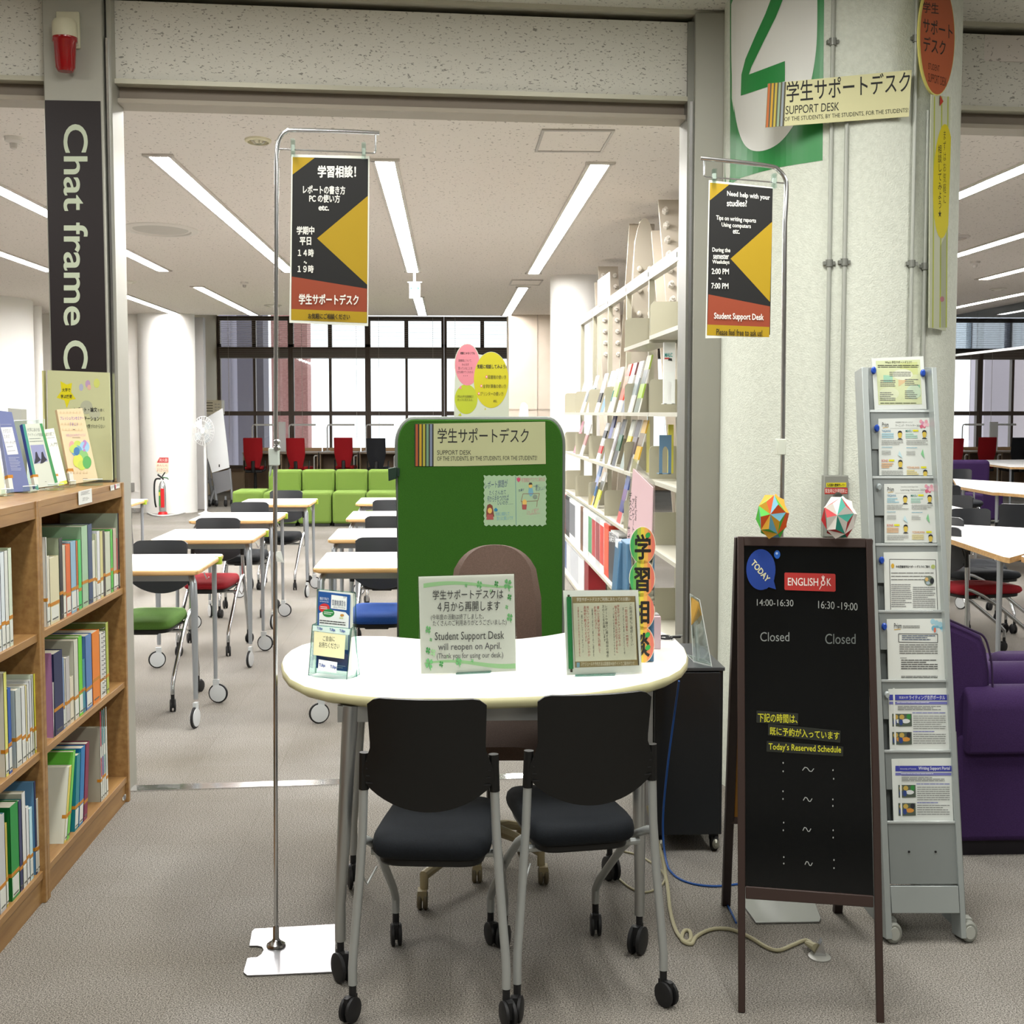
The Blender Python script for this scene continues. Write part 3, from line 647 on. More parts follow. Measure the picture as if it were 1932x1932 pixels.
# pale pink tissue box and pen on the table
p = onZ(1240, 1225, ZT); t = thing('small_box', 'small pale pink box standing beside the tall disc sign', 'box', p)
h = .7 * 0 + (1225 - 1162) * p.y / 2600
MB().box((onY(1232, 1200, p.y).x, p.y, ZT), (onY(1247, 1200, p.y).x, p.y + .09, ZT + h), M('cbb2b6')).build('body', t, p, bevel=.002); MB().box((onY(1233, 1200, p.y).x + .002, p.y + .02, ZT + h), (onY(1246, 1200, p.y).x, p.y + .07, ZT + h + .003), M('8c8a86')).build('opening', t, p)
a, b = onZ(1256, 1206, ZT), onZ(1285, 1206, ZT); t = thing('scissors', 'dark scissors lying at the right back of the white table', 'scissors', (a + b) / 2); c = t.location
MB().tube([a + Vector((0, 0, .006)), b + Vector((0, .01, .006))], .004, 'rubber', 8).tube([(a.x + .02 * math.cos(q), a.y + .03 * math.sin(q), ZT + .006) for q in [k * .63 for k in range(10)]], .0035, 'rubber', 6, True).build('handle', t, c)
MB().tube([a + Vector((.01, 0, .008)), onZ(1287, 1203, ZT) + Vector((0, 0, .006))], .003, 'satin', 8).build('blade', t, c)

# ================================================================ brown office chair behind the table
BRN = textured('brown_fabric', '54433a', '604e44', 300, .85, .2, 500); BGE = M('8c8060', .45)
t = thing('office_chair', 'brown fabric office chair behind the white table, on a beige star base', 'chair', (.115, 4.2, 0)); c = t.location
def ob(u, v):
    s_ = 2 * u - 1; a_ = abs(s_); zt = .985 - .17 * (1 - max(0, 1 - a_ ** 2.4) ** (1 / 2.4)); z = .46 + (zt - .46) * v
    return (c.x + .035 + s_ * (.146 - .006 * v), 4.50 + .06 * (z - .7) - .05 * a_ * a_, z)
MB().grid(ob, 18, 16, .035, BRN).build('backrest', t, c, sharp=70)
def oseat(u, v):
    s_ = 2 * u - 1; q = 2 * v - 1
    return (c.x + .02 + s_ * .145 * (1 - .1 * abs(q) ** 4), 4.24 + q * .2 * (1 - .15 * abs(s_) ** 4), .45 - .05 * max(0, -q - .5) - .02 * (abs(s_) ** 4 + abs(q) ** 4))
MB().grid(oseat, 14, 14, .055, BRN).build('seat', t, c, sharp=70)
MB().box((c.x - .05, 4.15, .375), (c.x + .09, 4.40, .415), 'black').tube([(c.x + .02, 4.28, .38), (c.x + .02, 4.28, .12)], .02, 'black').tube([(c.x + .03, 4.36, .40), (c.x + .03, 4.54, .40), (c.x + .03, 4.575, .52)], .018, 'black').build('mechanism', t, c)
ctr = Vector((c.x + .015, 4.24, 0))
for px, py in ((797, 1715), (1025, 1668), (900, 1665), (880, 1618), (985, 1612)):
    e = onZ(px, py); k = (e - ctr).normalized(); e2 = e - k * .01
    lg = MB().tube([ctr + Vector((0, 0, .12)), ctr.lerp(e2, .5) + Vector((0, 0, .115)), e2 + Vector((0, 0, .095)), e2 + Vector((0, 0, .055))], [.02, .016, .0145, .012], BGE, 10).build('base_arm', t, c)
    cs = MB(); 
    for sd in (-1, 1): cs.lathe([(.022, -.007), (.027, -.003), (.027, .003), (.022, .007)], M('5d543f', .5), (e.x + sd * .0085, e.y, .027), 'X', 16)
    cs.box((e.x - .013, e.y - .02, .03), (e.x + .013, e.y + .02, .058), BGE); o = cs.build('caster', lg); o.location = -c

# ================================================================ black cabinet on casters
Yc = 4.33; xl, xr = onY(1232, 1500, Yc).x, onY(1364, 1500, Yc).x; zt_ = .606; BLK = M('1c1f22', .32, .1)
t = thing('cabinet', 'dark grey metal cabinet on casters beside the stippled column', 'cabinet', ((xl + xr) / 2, Yc + .23, 0)); c = t.location
MB().box((xl, Yc + .015, .055), (xr, Yc + .46, zt_ - .012), BLK).build('body', t, c, bevel=.003)
MB().box((xl - .002, Yc - .002, zt_ - .012), (xr + .002, Yc + .462, zt_), M('3d4043', .3, .1)).build('top', t, c, bevel=.002)
MB().box((xl + .004, Yc, .06), (xr - .012, Yc + .014, zt_ - .016), BLK).build('door', t, c, bevel=.002)
for px in (1244, 1348):
    x = onY(px, 1620, Yc + .02).x; cs = MB(); cs.lathe([(.02, -.012), (.026, -.008), (.026, .008), (.02, .012)], 'rubber', (x, Yc + .03, .026), 'X', 18).lathe([(.016, -.004), (.006, -.012)], M('8d8d80', .3, .5), (x, Yc + .006, .028), 'Y', 18, .7).box((x - .012, Yc + .02, .03), (x + .012, Yc + .06, .056), 'rubber'); cs.build('caster', t, c)
    cs = MB(); cs.lathe([(.02, -.012), (.026, -.008), (.026, .008), (.02, .012)], 'rubber', (x, Yc + .42, .026), 'X', 18).box((x - .012, Yc + .4, .03), (x + .012, Yc + .44, .056), 'rubber'); cs.build('caster', t, c)
# leaning clear sign holder on it
a = onZ(1308, 1249, zt_); b = onZ(1343, 1258, zt_); h = Vector((-.075, .06, .19)); t = thing('sign_holder', 'empty clear acrylic sign holder standing on the dark cabinet', 'sign holder', (a + b) / 2); c = t.location
q = [a, b, onY(1320, 1132, b.y + .02), onY(1302, 1120, a.y + .05)]; MB().prism(q, (.002, .003, 0), 'acrylic').tube(q + [q[0]], .0014, M('e4e9e6', .1), 5).build('panel', t, c)
q = [b, b + Vector((.0, .11, 0)), a + Vector((0, .12, 0)), a]; MB().prism([k + Vector((0, 0, .001)) for k in q], (0, 0, .003), 'acrylic').tube([k + Vector((0, 0, .003)) for k in q + [q[0]]], .0012, M('e4e9e6', .1), 5).build('foot', t, c)
pp = MB(); pp.prism([q_.lerp(q2, .03) + Vector((-.001, 0, 0)) for q_, q2 in zip([a.lerp(onY(1302, 1120, a.y + .05), .55), b.lerp(onY(1320, 1132, b.y + .02), .80), onY(1319, 1133, b.y + .02), onY(1303, 1122, a.y + .05)], [a] * 4)], (.0005, 0, 0), M('c99b3e')).build('orange_reflection', t, c)  # orange sheet standing in for a reflection in the acrylic

# ================================================================ cords and floor outlet
def cord(name, label, px, r, mat, z=0, lift=()):
    pts = []
    for i, q in enumerate(px):
        if len(q) == 2: v = onZ(q[0], q[1], r)
        else: v = onY(q[0], q[1], q[2])
        pts.append(v)
    # smooth with Catmull-Rom
    P_ = [pts[0]] + pts + [pts[-1]]; out = []
    for i in range(1, len(P_) - 2):
        for k in range(6):
            u = k / 6; a0, a1, a2, a3 = P_[i - 1], P_[i], P_[i + 1], P_[i + 2]
            out.append(.5 * ((2 * a1) + (a2 - a0) * u + (2 * a0 - 5 * a1 + 4 * a2 - a3) * u * u + (3 * a1 - a0 - 3 * a2 + a3) * u ** 3))
    out.append(pts[-1])
    for v in out: v.z = max(v.z, r)
    o = MB().tube(out, r, mat, 8).build(name, org=(out[0].x, out[0].y, 0)); return tag(o, label, 'cord')
BC = M('a8a283', .5)
cord('power_cord', 'beige power cord running from the table to the floor outlet, with a knot', [(1222, 1520, 4.25), (1232, 1560, 4.22), (1248, 1612, 4.15), (1258, 1665, 4.05), (1264, 1715), (1275, 1755), (1292, 1776), (1303, 1772), (1301, 1757), (1290, 1757), (1287, 1774), (1304, 1781), (1314, 1767), (1340, 1754), (1368, 1752), (1390, 1757), (1418, 1770), (1448, 1788), (1470, 1793), (1496, 1783), (1520, 1774), (1533, 1782)], .0055, BC)
cord('cable_loop', 'thin beige cable looped on the carpet behind the table leg', [(1170, 1605), (1200, 1612), (1225, 1625), (1252, 1648), (1250, 1668), (1222, 1683), (1195, 1678), (1172, 1662), (1160, 1648)], .0035, BC)
BLU = M('1d4f96', .45)
cord('network_cable', 'blue network cable hanging beside the dark cabinet and along the carpet', [(1281, 1285, 4.2), (1272, 1350, 4.27), (1259, 1450, 4.28), (1251, 1540, 4.28), (1253, 1600, 4.25), (1262, 1640), (1280, 1657), (1310, 1668), (1350, 1672), (1392, 1668)], .0035, BLU)
cord('network_cable', 'short blue cable on the carpet behind the rear easel leg', [(1368, 1700), (1377, 1716), (1385, 1732), (1389, 1741)], .003, BLU)
p = onZ(1546, 1806); t = thing('floor_outlet', 'round floor outlet with a raised chrome socket left of the leaflet rack', 'outlet', p)
MB().lathe([(.036, 0), (.036, .003), (.03, .005), (.0, .005)], M('a7a7a0', .4, .3), p, n=28, sx=.8).build('cover_plate', t, p)
m = MB(); x, y = p.x, p.y; m.prism([(x - .016, y, .004), (x + .016, y - .008, .004), (x + .006, y - .004, .045)], (.004, .028, 0), 'steel').build('socket', t, p, bevel=.001)
a, b = onZ(1522, 1779, .012), Vector((p.x - .006, p.y + .008, .022)); MB().tube([a, b.lerp(a, .3), b], [.0065, .011, .012], BC, 10).build('plug', t, p)
# ================================================================ chrome banner stands
YEL, BLK_, ORG = M('a3860a', .5), M('131312', .5), M('8c3d23', .5); WHT = M('d9dcd0', .5)
def catmull(pts, k=6):
    pts = [Vector(p) for p in pts]; P_ = [pts[0]] + pts + [pts[-1]]; out = []
    for i in range(1, len(P_) - 2):
        for j in range(k):
            u = j / k; a0, a1, a2, a3 = P_[i - 1], P_[i], P_[i + 1], P_[i + 2]
            out.append(.5 * ((2 * a1) + (a2 - a0) * u + (2 * a0 - 5 * a1 + 4 * a2 - a3) * u * u + (3 * a1 - a0 - 3 * a2 + a3) * u ** 3))
    return out + [pts[-1]]
def clip(t, c, px, y0, y1, Y):
    m = MB(); a, b = onY(px - 4, y0, Y), onY(px + 4, y1, Y)
    m.box((a.x, Y - .012, b.z), (b.x, Y - .008, a.z), 'acrylic').box((a.x, Y + .004, b.z), (b.x, Y + .008, a.z), 'acrylic').box((a.x + .002, Y - .01, (a.z + b.z) / 2 - .008), (b.x - .002, Y + .006, (a.z + b.z) / 2 + .008), M('c9cfc4', .3)).build('clip', t, c)
# left stand
Y = 3.66; f = onZ(521, 1788); t = thing('banner_stand', 'chrome banner stand with a flat steel base left of the white table', 'banner stand', (f.x, f.y, 0)); c = t.location
top = [onY(522, 320, Y), onY(522, 290, Y), onY(527, 262, Y), onY(540, 248, Y), onY(556, 245.5, Y), onY(640, 247.5, Y), onY(716, 251, Y)]
MB().tube([(f.x, f.y, .03), onY(519, 1000, Y)] + catmull(top), .0058, 'steel', 14).build('pole', t, c)
MB().tube([onY(523, 281, Y), onY(640, 286, Y), onY(704, 289, Y), onY(708, 288, Y), onY(708.5, 283, Y), onY(708.5, 252, Y)], .0024, 'steel', 8).build('hanging_bar', t, c)
pl = [onZ(x, y, .005) for x, y in [(475, 1757), (480, 1752), (634, 1743), (632, 1833), (466, 1840), (459, 1834), (466, 1808), (475, 1806), (485, 1806), (493, 1800), (497, 1792), (494, 1786), (486, 1784), (470, 1784)]]
MB().prism(pl, (0, 0, -.004), M('9c9c9e', .3, 1)).build('base_plate', t, c, bevel=.001)
MB().lathe([(.026, 0), (.024, .006), (.012, .014), (.0085, .02), (.0085, .05), (.006, .055)], 'steel', (f.x, f.y, .006), n=24).build('base_socket', t, c)
a, b = onY(508, 845, Y), onY(527, 878, Y); MB().box((a.x, Y - .02, b.z), (b.x, Y + .015, a.z), M('b9c2ba', .4)).prism([onY(508, 878, Y - .015), onY(513, 878, Y - .015), onY(511, 890, Y - .015), onY(508, 900, Y - .015)], (0, .02, 0), M('b9c2ba', .4)).build('clamp', t, c, bevel=.002)
a = onY(523, 840, Y); m = MB()
for dz in (-.008, .008): m.lathe([(.006, -.018), (.008, -.012), (.008, .012), (.006, .018)], 'steel', (a.x, Y - .006, a.z + dz), 'Y', 14)
m.build('clamp_screw', t, c)
a, b = onY(515, 1040, Y - .01), onY(535, 1062, Y - .01); MB().prism([onY(515, 1042, Y - .008), onY(530, 1040, Y - .008), onY(536, 1062, Y - .012), onY(516, 1058, Y - .008)], (0, .002, 0), M('cfd2cb', .4)).build('tape', t, c)
clip(t, c, 553, 263, 297, Y); clip(t, c, 686.5, 270, 303, Y)
# its banner
p = onY(620, 450, Y); t = thing('banner', 'black and yellow Japanese banner clipped to the left chrome stand', 'banner', p)
s = Sheet(p, nrm(), (450, 200, 500))
s.base([(387, 352), (955, 365), (945, 1605), (370, 1580)], WHT, .0012)
s.poly([(395, 372), (945, 385), (937, 1580), (383, 1560)], BLK_)
s.poly([(395, 372), (555, 378), (394, 500)], YEL).poly([(943, 655), (938, 1303), (573, 965)], YEL)
s.poly([(388, 1243), (937, 1332), (936, 1502), (386, 1480)], ORG).poly([(386, 1480), (936, 1502), (935, 1582), (383, 1560)], YEL)
WT = M('e3e3da', .5); 
s.text('学習相談！', 577, 433, 857, 523, WT, .0, .035); s.text('レポートの書き方', 470, 577, 778, 640, WT, .02, .03); s.text('PC の使い方', 515, 642, 740, 702, WT, .02, .03); s.text('etc.', 583, 724, 660, 762, WT, .02, .035)
s.text('学期中', 424, 876, 553, 938, WT, 0, .035); s.text('平日', 445, 955, 530, 1015, WT, 0, .035); s.text('１４時', 432, 1040, 549, 1098, WT, .02, .035); s.text('～', 476, 1128, 499, 1146, WT, .3, .05); s.text('１９時', 430, 1158, 548, 1215, WT, .02, .035)
s.text('学生サポートデスク', 440, 1368, 876, 1447, WT, .015, .03); s.text('お気軽にご相談ください', 507, 1510, 812, 1552, M('20190a'), .02, .025)
s.build('printed_sheet', t, p)
# right stand
Y = 4.10; t = thing('banner_stand', 'chrome banner stand behind the blackboard easel, near the stippled column', 'banner stand', (onY(1475, 900, Y).x, Y, 0)); c = t.location
top = [onY(1481, 420, Y), onY(1484, 355, Y), onY(1480, 335, Y), onY(1470, 322, Y), onY(1455, 314, Y), onY(1390, 305.5, Y), onY(1322, 298.5, Y)]
MB().tube([(c.x, Y, .03), onY(1477, 830, Y)] + catmull(top), .0066, 'steel', 14).build('pole', t, c)
MB().tube([onY(1482, 346, Y), onY(1400, 339, Y), onY(1332, 334, Y), onY(1328.5, 331, Y), onY(1328.5, 303, Y)], .0024, 'steel', 8).build('hanging_bar', t, c)
pl = [onZ(x, y, .006) for x, y in [(1400, 1690), (1406, 1712), (1426, 1740), (1546, 1738), (1549, 1732), (1520, 1655), (1405, 1655)]]
MB().prism(pl, (0, 0, -.005), M('a8aaa8', .35, .8)).build('base_plate', t, c, bevel=.001)
MB().lathe([(.03, 0), (.026, .008), (.012, .016), (.009, .05)], 'steel', (c.x, Y, .006), n=24).build('base_socket', t, c)
a, b = onY(1464, 828, Y), onY(1480, 858, Y); MB().box((a.x, Y - .02, b.z), (b.x, Y + .015, a.z), M('c9cec0', .4)).build('clamp', t, c, bevel=.002)
clip(t, c, 1347, 319, 347, Y); clip(t, c, 1460, 328, 356, Y)
p = onY(1395, 480, Y); t = thing('banner', 'black and yellow English banner clipped to the right chrome stand', 'banner', p)
s = Sheet(p, nrm(), (1280, 250, 500))
s.base([(222, 347), (690, 400), (662, 1492), (197, 1500)], WHT, .0012)
s.poly([(230, 365), (688, 408), (668, 1475), (207, 1478)], BLK_)
s.poly([(230, 365), (372, 378), (229, 495)], YEL).poly([(684, 650), (667, 1235), (380, 920)], YEL)
s.poly([(219, 1180), (667, 1268), (666, 1418), (211, 1400)], ORG).poly([(211, 1400), (664, 1418), (662, 1492), (207, 1478)], YEL)
s.text('Need help with your', 355, 425, 667, 472, WT, .1, .02); s.text('studies?', 353, 490, 500, 538, WT, .02, .02); s.text('Tips on writing reports', 275, 603, 566, 645, WT, .08, .018); s.text('Using computers', 315, 655, 528, 695, WT, .06, .018); s.text('etc.', 397, 705, 447, 738, WT, .02, .018)
s.text('During the', 247, 838, 378, 878, WT, .04, .02); s.text('semester', 254, 886, 368, 922, WT, .02, .02); s.text('Weekdays', 247, 928, 372, 965, WT, .02, .02); s.text('2:00 PM', 242, 990, 368, 1032, WT, .02, .02); s.text('~', 294, 1056, 312, 1070, WT, .3, .05); s.text('7:00 PM', 240, 1096, 365, 1138, WT, .02, .02)
s.text('Student Support Desk', 260, 1312, 622, 1372, WT, .03, .018); s.text('Please feel free to ask us!', 277, 1430, 612, 1475, M('20190a'), .03, .014)
s.build('printed_sheet', t, p)

# ================================================================ blackboard easel
a = onZ(1400, 1912); nE = nrm(-12, 7); s = Sheet(a, nE, (1340, 900, 592)); WD = M('3a2b26', .45)
t = thing('easel', 'dark-framed A-shaped blackboard easel right of the white table', 'easel', a); 
def bar(name, pts, m, d=.022, par=None):
    q = [s.pt(*k) for k in pts]; return MB().prism(q, -nE * d, m).build(name, t, a, bevel=.002)
# coordinates: 592 px view from (1340,900)
bar('leg', [(167, 365), (208, 365), (216, 1920), (216, 3300), (172, 3300), (168, 1920)], WD)
bar('leg', [(958, 378), (1000, 380), (1045, 1900), (1075, 3480), (1027, 3480), (1000, 1900)], WD)
bar('rail', [(208, 365), (958, 378), (960, 436), (208, 424)], WD); bar('rail', [(217, 2520), (1004, 2580), (1006, 2652), (218, 2598)], WD)
q = [s.pt(*k, -.006) for k in [(206, 422), (960, 434), (1006, 2582), (216, 2522)]]; bd = MB().prism(q, -nE * .008, M('0b0d0e', .12, 0, 'gloss_blackboard')).build('blackboard', t, a)
sb = Sheet(a - nE * .006, nE, (1340, 900, 592)); CH = M('a3a7a3', .9); 
for tx, x0, y0, x1, y1, sk in (('14:00-16:30', 287, 752, 512, 792, .02), ('16:30 -19:00', 665, 762, 907, 808, .06)): sb.text(tx, x0, y0, x1, y1, CH, sk)
sb.text('Closed', 308, 955, 487, 1012, M('8b908d', .9)); sb.text('Closed', 708, 965, 895, 1028, M('6f7572', .9))
for (x, y, w_) in ((568, 1785, 70), (573, 1970, 54), (570, 2155, 50), (583, 2365, 46)): sb.line([(x, y + 22), (x + w_ * .2, y + 2), (x + w_ * .42, y + 6), (x + w_ * .62, y + 26), (x + w_ * .8, y + 28), (x + w_, y + 10)], 5, CH)
for x, y in ((449, 1760), (449, 1812), (756, 1805), (760, 1858), (448, 1935), (448, 1982), (755, 1985), (755, 2025), (452, 2128), (450, 2175), (757, 2175), (757, 2220), (453, 2340), (453, 2380), (762, 2358), (762, 2408)): sb.ell(x, y, 4, 6, CH, 8)
sb.build('chalk_lettering', bd, a)
bd.children[0].location = (0, 0, 0)
# rear frame with its tan board, hinged at the top
rl, rr = onZ(1371, 1710), onZ(1582, 1724); tl, tr = s.pt(188, 372, -.03), s.pt(975, 388, -.03)
for b_, t_ in ((rl, tl), (rr, tr)):
    d = Vector((.012, 0, 0)); e = Vector((0, .022, 0)); MB().hexa([b_ - d, b_ + d, b_ + d + e, b_ - d + e], [t_ - d, t_ + d, t_ + d + e, t_ - d + e], M('2b1f1c', .5)).build('leg', t, a, bevel=.002)
u = .255; m = MB().prism([tl.lerp(rl, .02) + Vector((0, .01, 0)), tr.lerp(rr, .02) + Vector((0, .01, 0)), tr.lerp(rr, 1 - u) + Vector((0, .01, 0)), tl.lerp(rl, 1 - u) + Vector((0, .01, 0))], (0, .008, 0), M('9a6a24', .5)); m.build('rear_board', t, a)
q0, q1 = tl.lerp(rl, 1 - u), tr.lerp(rr, 1 - u); MB().hexa([q0, q1, q1 + Vector((0, .02, 0)), q0 + Vector((0, .02, 0))], [k + Vector((0, 0, .03)) for k in (q0, q1, q1 + Vector((0, .02, 0)), q0 + Vector((0, .02, 0)))], WD).build('rail', t, a)
MB().tube([tl + Vector((.01, 0, -.01)), tl + Vector((.04, 0, -.01))], .006, 'satin', 8).tube([tr + Vector((-.01, 0, -.01)), tr + Vector((-.04, 0, -.01))], .006, 'satin', 8).build('hinge', t, a)
# magnets and strips on the board
def onboard(name, label, cat, pts, m, th, draw=None, group=None):
    xs = sum(k[0] for k in pts) / len(pts); ys = sum(k[1] for k in pts) / len(pts); pc = sb.pt(xs, ys, .0032)
    o = Sheet(a - nE * .006 + nE * (.0032 + th), nE, (1340, 900, 592)); o.base(pts, m, th)
    if draw: draw(o)
    return tag(o.build(name, org=pc), label, cat, group)
bub = [(312 + 90 * math.cos(q), 568 + 124 * math.sin(q)) for q in [math.pi * 2 * k / 36 for k in range(5, 36)]]; bub = [(405, 692), (392, 640)] + [(312 + 90 * math.cos(q), 570 + 126 * math.sin(q)) for q in [math.radians(v) for v in range(20, -300, -10)]] + [(345, 690), (360, 678)]
def today(o):
    vs, fs = glyph('TODAY', .03); W = max(x for x, y in vs); H = max(y for x, y in vs); cs, sn = math.cos(R(48)), math.sin(R(48))
    def fn(x, y):
        u, v = (x / W - .5) * 150, (.5 - y / H) * 36; return 310 + u * cs * .98 - v * sn * .9, 578 + u * sn * 1.05 + v * cs * 1.1
    o._map(vs, fs, fn, M('e3dfb4'))
onboard('speech_bubble_magnet', 'blue speech bubble magnet reading TODAY on the blackboard', 'magnet', bub, M('1d3f93', .4), .003, today)
onboard('button_magnet', 'small clear blue button magnet beside the TODAY bubble', 'magnet', [(412 + 19 * math.cos(q), 477 + 26 * math.sin(q)) for q in [math.pi * 2 * k / 20 for k in range(20)]], M('2f62b8', .1), .008, lambda o: o.ell(410, 470, 8, 8, M('a9c4ee', .1)))
def eng(o):
    o.text('ENGLISH', 478, 620, 665, 668, M('ece4dd'), .015, .01); o.text('K', 718, 624, 745, 670, M('ece4dd'), 0, .01)
    o.ell(695, 652, 14, 17, M('f0dcd6')).ell(695, 652, 8, 10, M('b6322e'))
    for x, y in ((687, 612), (695, 606), (703, 612)): o.line([(696, 640), (x, y)], 5, M('f0dcd6'))
    o.line([(690, 660), (672, 692)], 4, M('f0dcd6'))
onboard('plate_magnet', 'red plate magnet reading ENGLISH OK on the blackboard', 'magnet', [(462, 588), (765, 596), (771, 602), (772, 700), (766, 706), (462, 696), (457, 690), (457, 594)], M('b6322e', .4), .003, eng)
YT = M('d2cf33', .7); STR = M('23261f', .5); TG = 'tape strips with yellow writing'
onboard('tape_strip', 'upper tape strip with yellow Japanese writing on the blackboard', 'tape strip', [(285, 1438), (542, 1455), (541, 1528), (284, 1512)], STR, .0006, lambda o: o.text('下記の時間は、', 293, 1452, 537, 1508, YT, .04, .012), TG)
onboard('tape_strip', 'middle and longest tape strip with yellow Japanese writing', 'tape strip', [(357, 1518), (803, 1562), (800, 1636), (355, 1590)], STR, .0006, lambda o: o.text('既に予約が入っています', 367, 1537, 795, 1588, YT, .075, .012), TG)
onboard('tape_strip', 'lowest tape strip, reading Today\'s Reserved Schedule in yellow', 'tape strip', [(348, 1624), (820, 1660), (818, 1720), (346, 1690)], STR, .0006, lambda o: o.text("Today’s Reserved Schedule", 360, 1638, 806, 1690, YT, .045, .012), TG)
# folded-paper balls on top of the easel
def ball(px0, py0, px1, py1, label, cols):
    zt2 = None; b_ = s.pt((px0 + px1) / 2, 372, -.011); cx_ = b_.copy(); Y = cx_.y
    l, r_ = onY(px0, 960, Y), onY(px1, 960, Y); tz, bz = onY((px0 + px1) / 2, py0, Y).z, b_.z - .001
    bm = bmesh.new(); bmesh.ops.create_icosphere(bm, subdivisions=1, radius=1)
    T = Matrix.Rotation(.35, 3, 'X') @ Matrix.Rotation(.5, 3, 'Z')
    hx, hz = (r_.x - l.x) / 2 * 1.04, (tz - bz) / 2 * 1.02; cc = Vector(((l.x + r_.x) / 2, Y, bz + hz * .97)); m = MB(); i = 0
    for f in bm.faces:
        co = [T @ v.co for v in f.verts]; ce = sum(co, Vector()) / 3 * 1.42
        for k in range(3):
            q = [Vector((v.x * hx, v.y * hz * .8, v.z * hz)) + cc for v in (co[k], co[(k + 1) % 3], ce * .92)]
            m.add(q, [(0, 1, 2)], M(cols[(i * 7 + k * 3 + i // 3) % len(cols)], .55)); i += 1
    bm.free(); o = m.build('paper_ball', org=(cc.x, cc.y, bz), sharp=5); tag(o, label, 'paper ball', 'folded paper balls on the easel')
ball(1429, 931, 1486, 1012, 'multicoloured folded paper ball on the left top of the easel', ['d7561f', 'ded23a', '4fb53f', '5b3c8c', '67a4b8', 'e6b9b4', 'd8a330', 'e9e5d6'])
ball(1553, 935, 1614, 1015, 'white, red and violet folded paper ball on the right top of the easel', ['e9e4dc', 'e3dfd8', 'b3262b', '6a4da0', '2f8f7c', 'd98aa0', 'e9e4dc', 'd9b34a'])
# ================================================================ oak bookcase at the left
XF = -1.172                      # its front plane
CW = 'case_wood'
Yfar = onX(246, 1503, XF).y; Yn = 1.95
yd = [onX(236, 1000, XF).y, onX(84, 1300, XF).y, 0]; 
D = .30
def bay(name, label, y0, y1, ends, group='oak bookcase units'):
    """one bookcase unit between y0 (near) and y1 (far)"""
    t = thing(name, label, 'bookcase', (XF - D / 2, (y0 + y1) / 2, 0), 0, group); c = t.location; TH = .024
    for e in ends:
        yy = y1 - TH if e else y0
        MB().box((XF - D, yy, 0), (XF, yy + TH, 1.168), CW).build('side_panel', t, c, bevel=.0015)
    a, b = y0 + (TH if 0 in ends else 0), y1 - TH * (1 if 1 in ends else 0)
    MB().box((XF - D, a, 1.148), (XF - .003, b, 1.168), CW).build('top', t, c, bevel=.001)
    MB().box((XF - .022, a, 1.118), (XF - .003, b, 1.148), CW).build('apron', t, c)
    for z in (.787, .445, .095): MB().box((XF - D + .01, a, z - .022), (XF - .006, b, z), CW).build('shelf', t, c, bevel=.001)
    MB().box((XF - D, a, .0), (XF - .012, b, .073), CW).build('plinth', t, c); MB().box((XF - D - .008, a, .0), (XF - D, b, 1.16), CW).build('back_panel', t, c)
    return t
Yd = onX(82, 1300, XF).y
bayR = bay('bookcase', 'oak bookcase unit beside the grey post, holding the orange and lime books', Yd, Yfar, (0, 1))
bayL = bay('bookcase', 'oak bookcase unit cut off by the left edge, holding the green and yellow books', Yn, Yd - .002, (0, 1))
def lbl(view, pts, draw, name, label, par=None, plane=XF):
    s = Sheet((plane + .001, 4.5, 1.14), (1, -.0001, 0), view); s.base(pts, M('dfe0da', .6), .0006); draw(s)
    o = s.build(name, par, par.location if par else None)
    if label: o['label'] = label
    return o
lbl((0, 900, 500), [(572, 105), (668, 82), (672, 182), (575, 205)], lambda s: s.text('377.15～', 603, 152, 650, 176, M('7b7c78'), -.2).lines(590, 110, 655, 140, 3, M('9a9b97'), -.22), 'shelf_label', 'white paper shelf label', bayR)
lbl((0, 900, 500), [(805, 62), (832, 56), (834, 94), (808, 100)], lambda s: s.lines(810, 66, 830, 88, 3, M('77787a'), -.2), 'sticker', 'small white sticker', bayR)
lbl((0, 900, 500), [(838, 52), (872, 44), (874, 78), (842, 86)], lambda s: s.rect(840, 54, 846, 84, M('c9455a')).lines(850, 52, 870, 72, 2, M('77787a'), -.2), 'sticker', 'small white and red sticker', bayR)
lbl((0, 1420, 300), [(1490, 548), (1520, 505), (1540, 500), (1538, 535), (1510, 582), (1490, 580)], lambda s: s.ell(1514, 545, 16, 30, M('77777a')), 'badge', 'small dark metal badge', bayR, XF - .011)

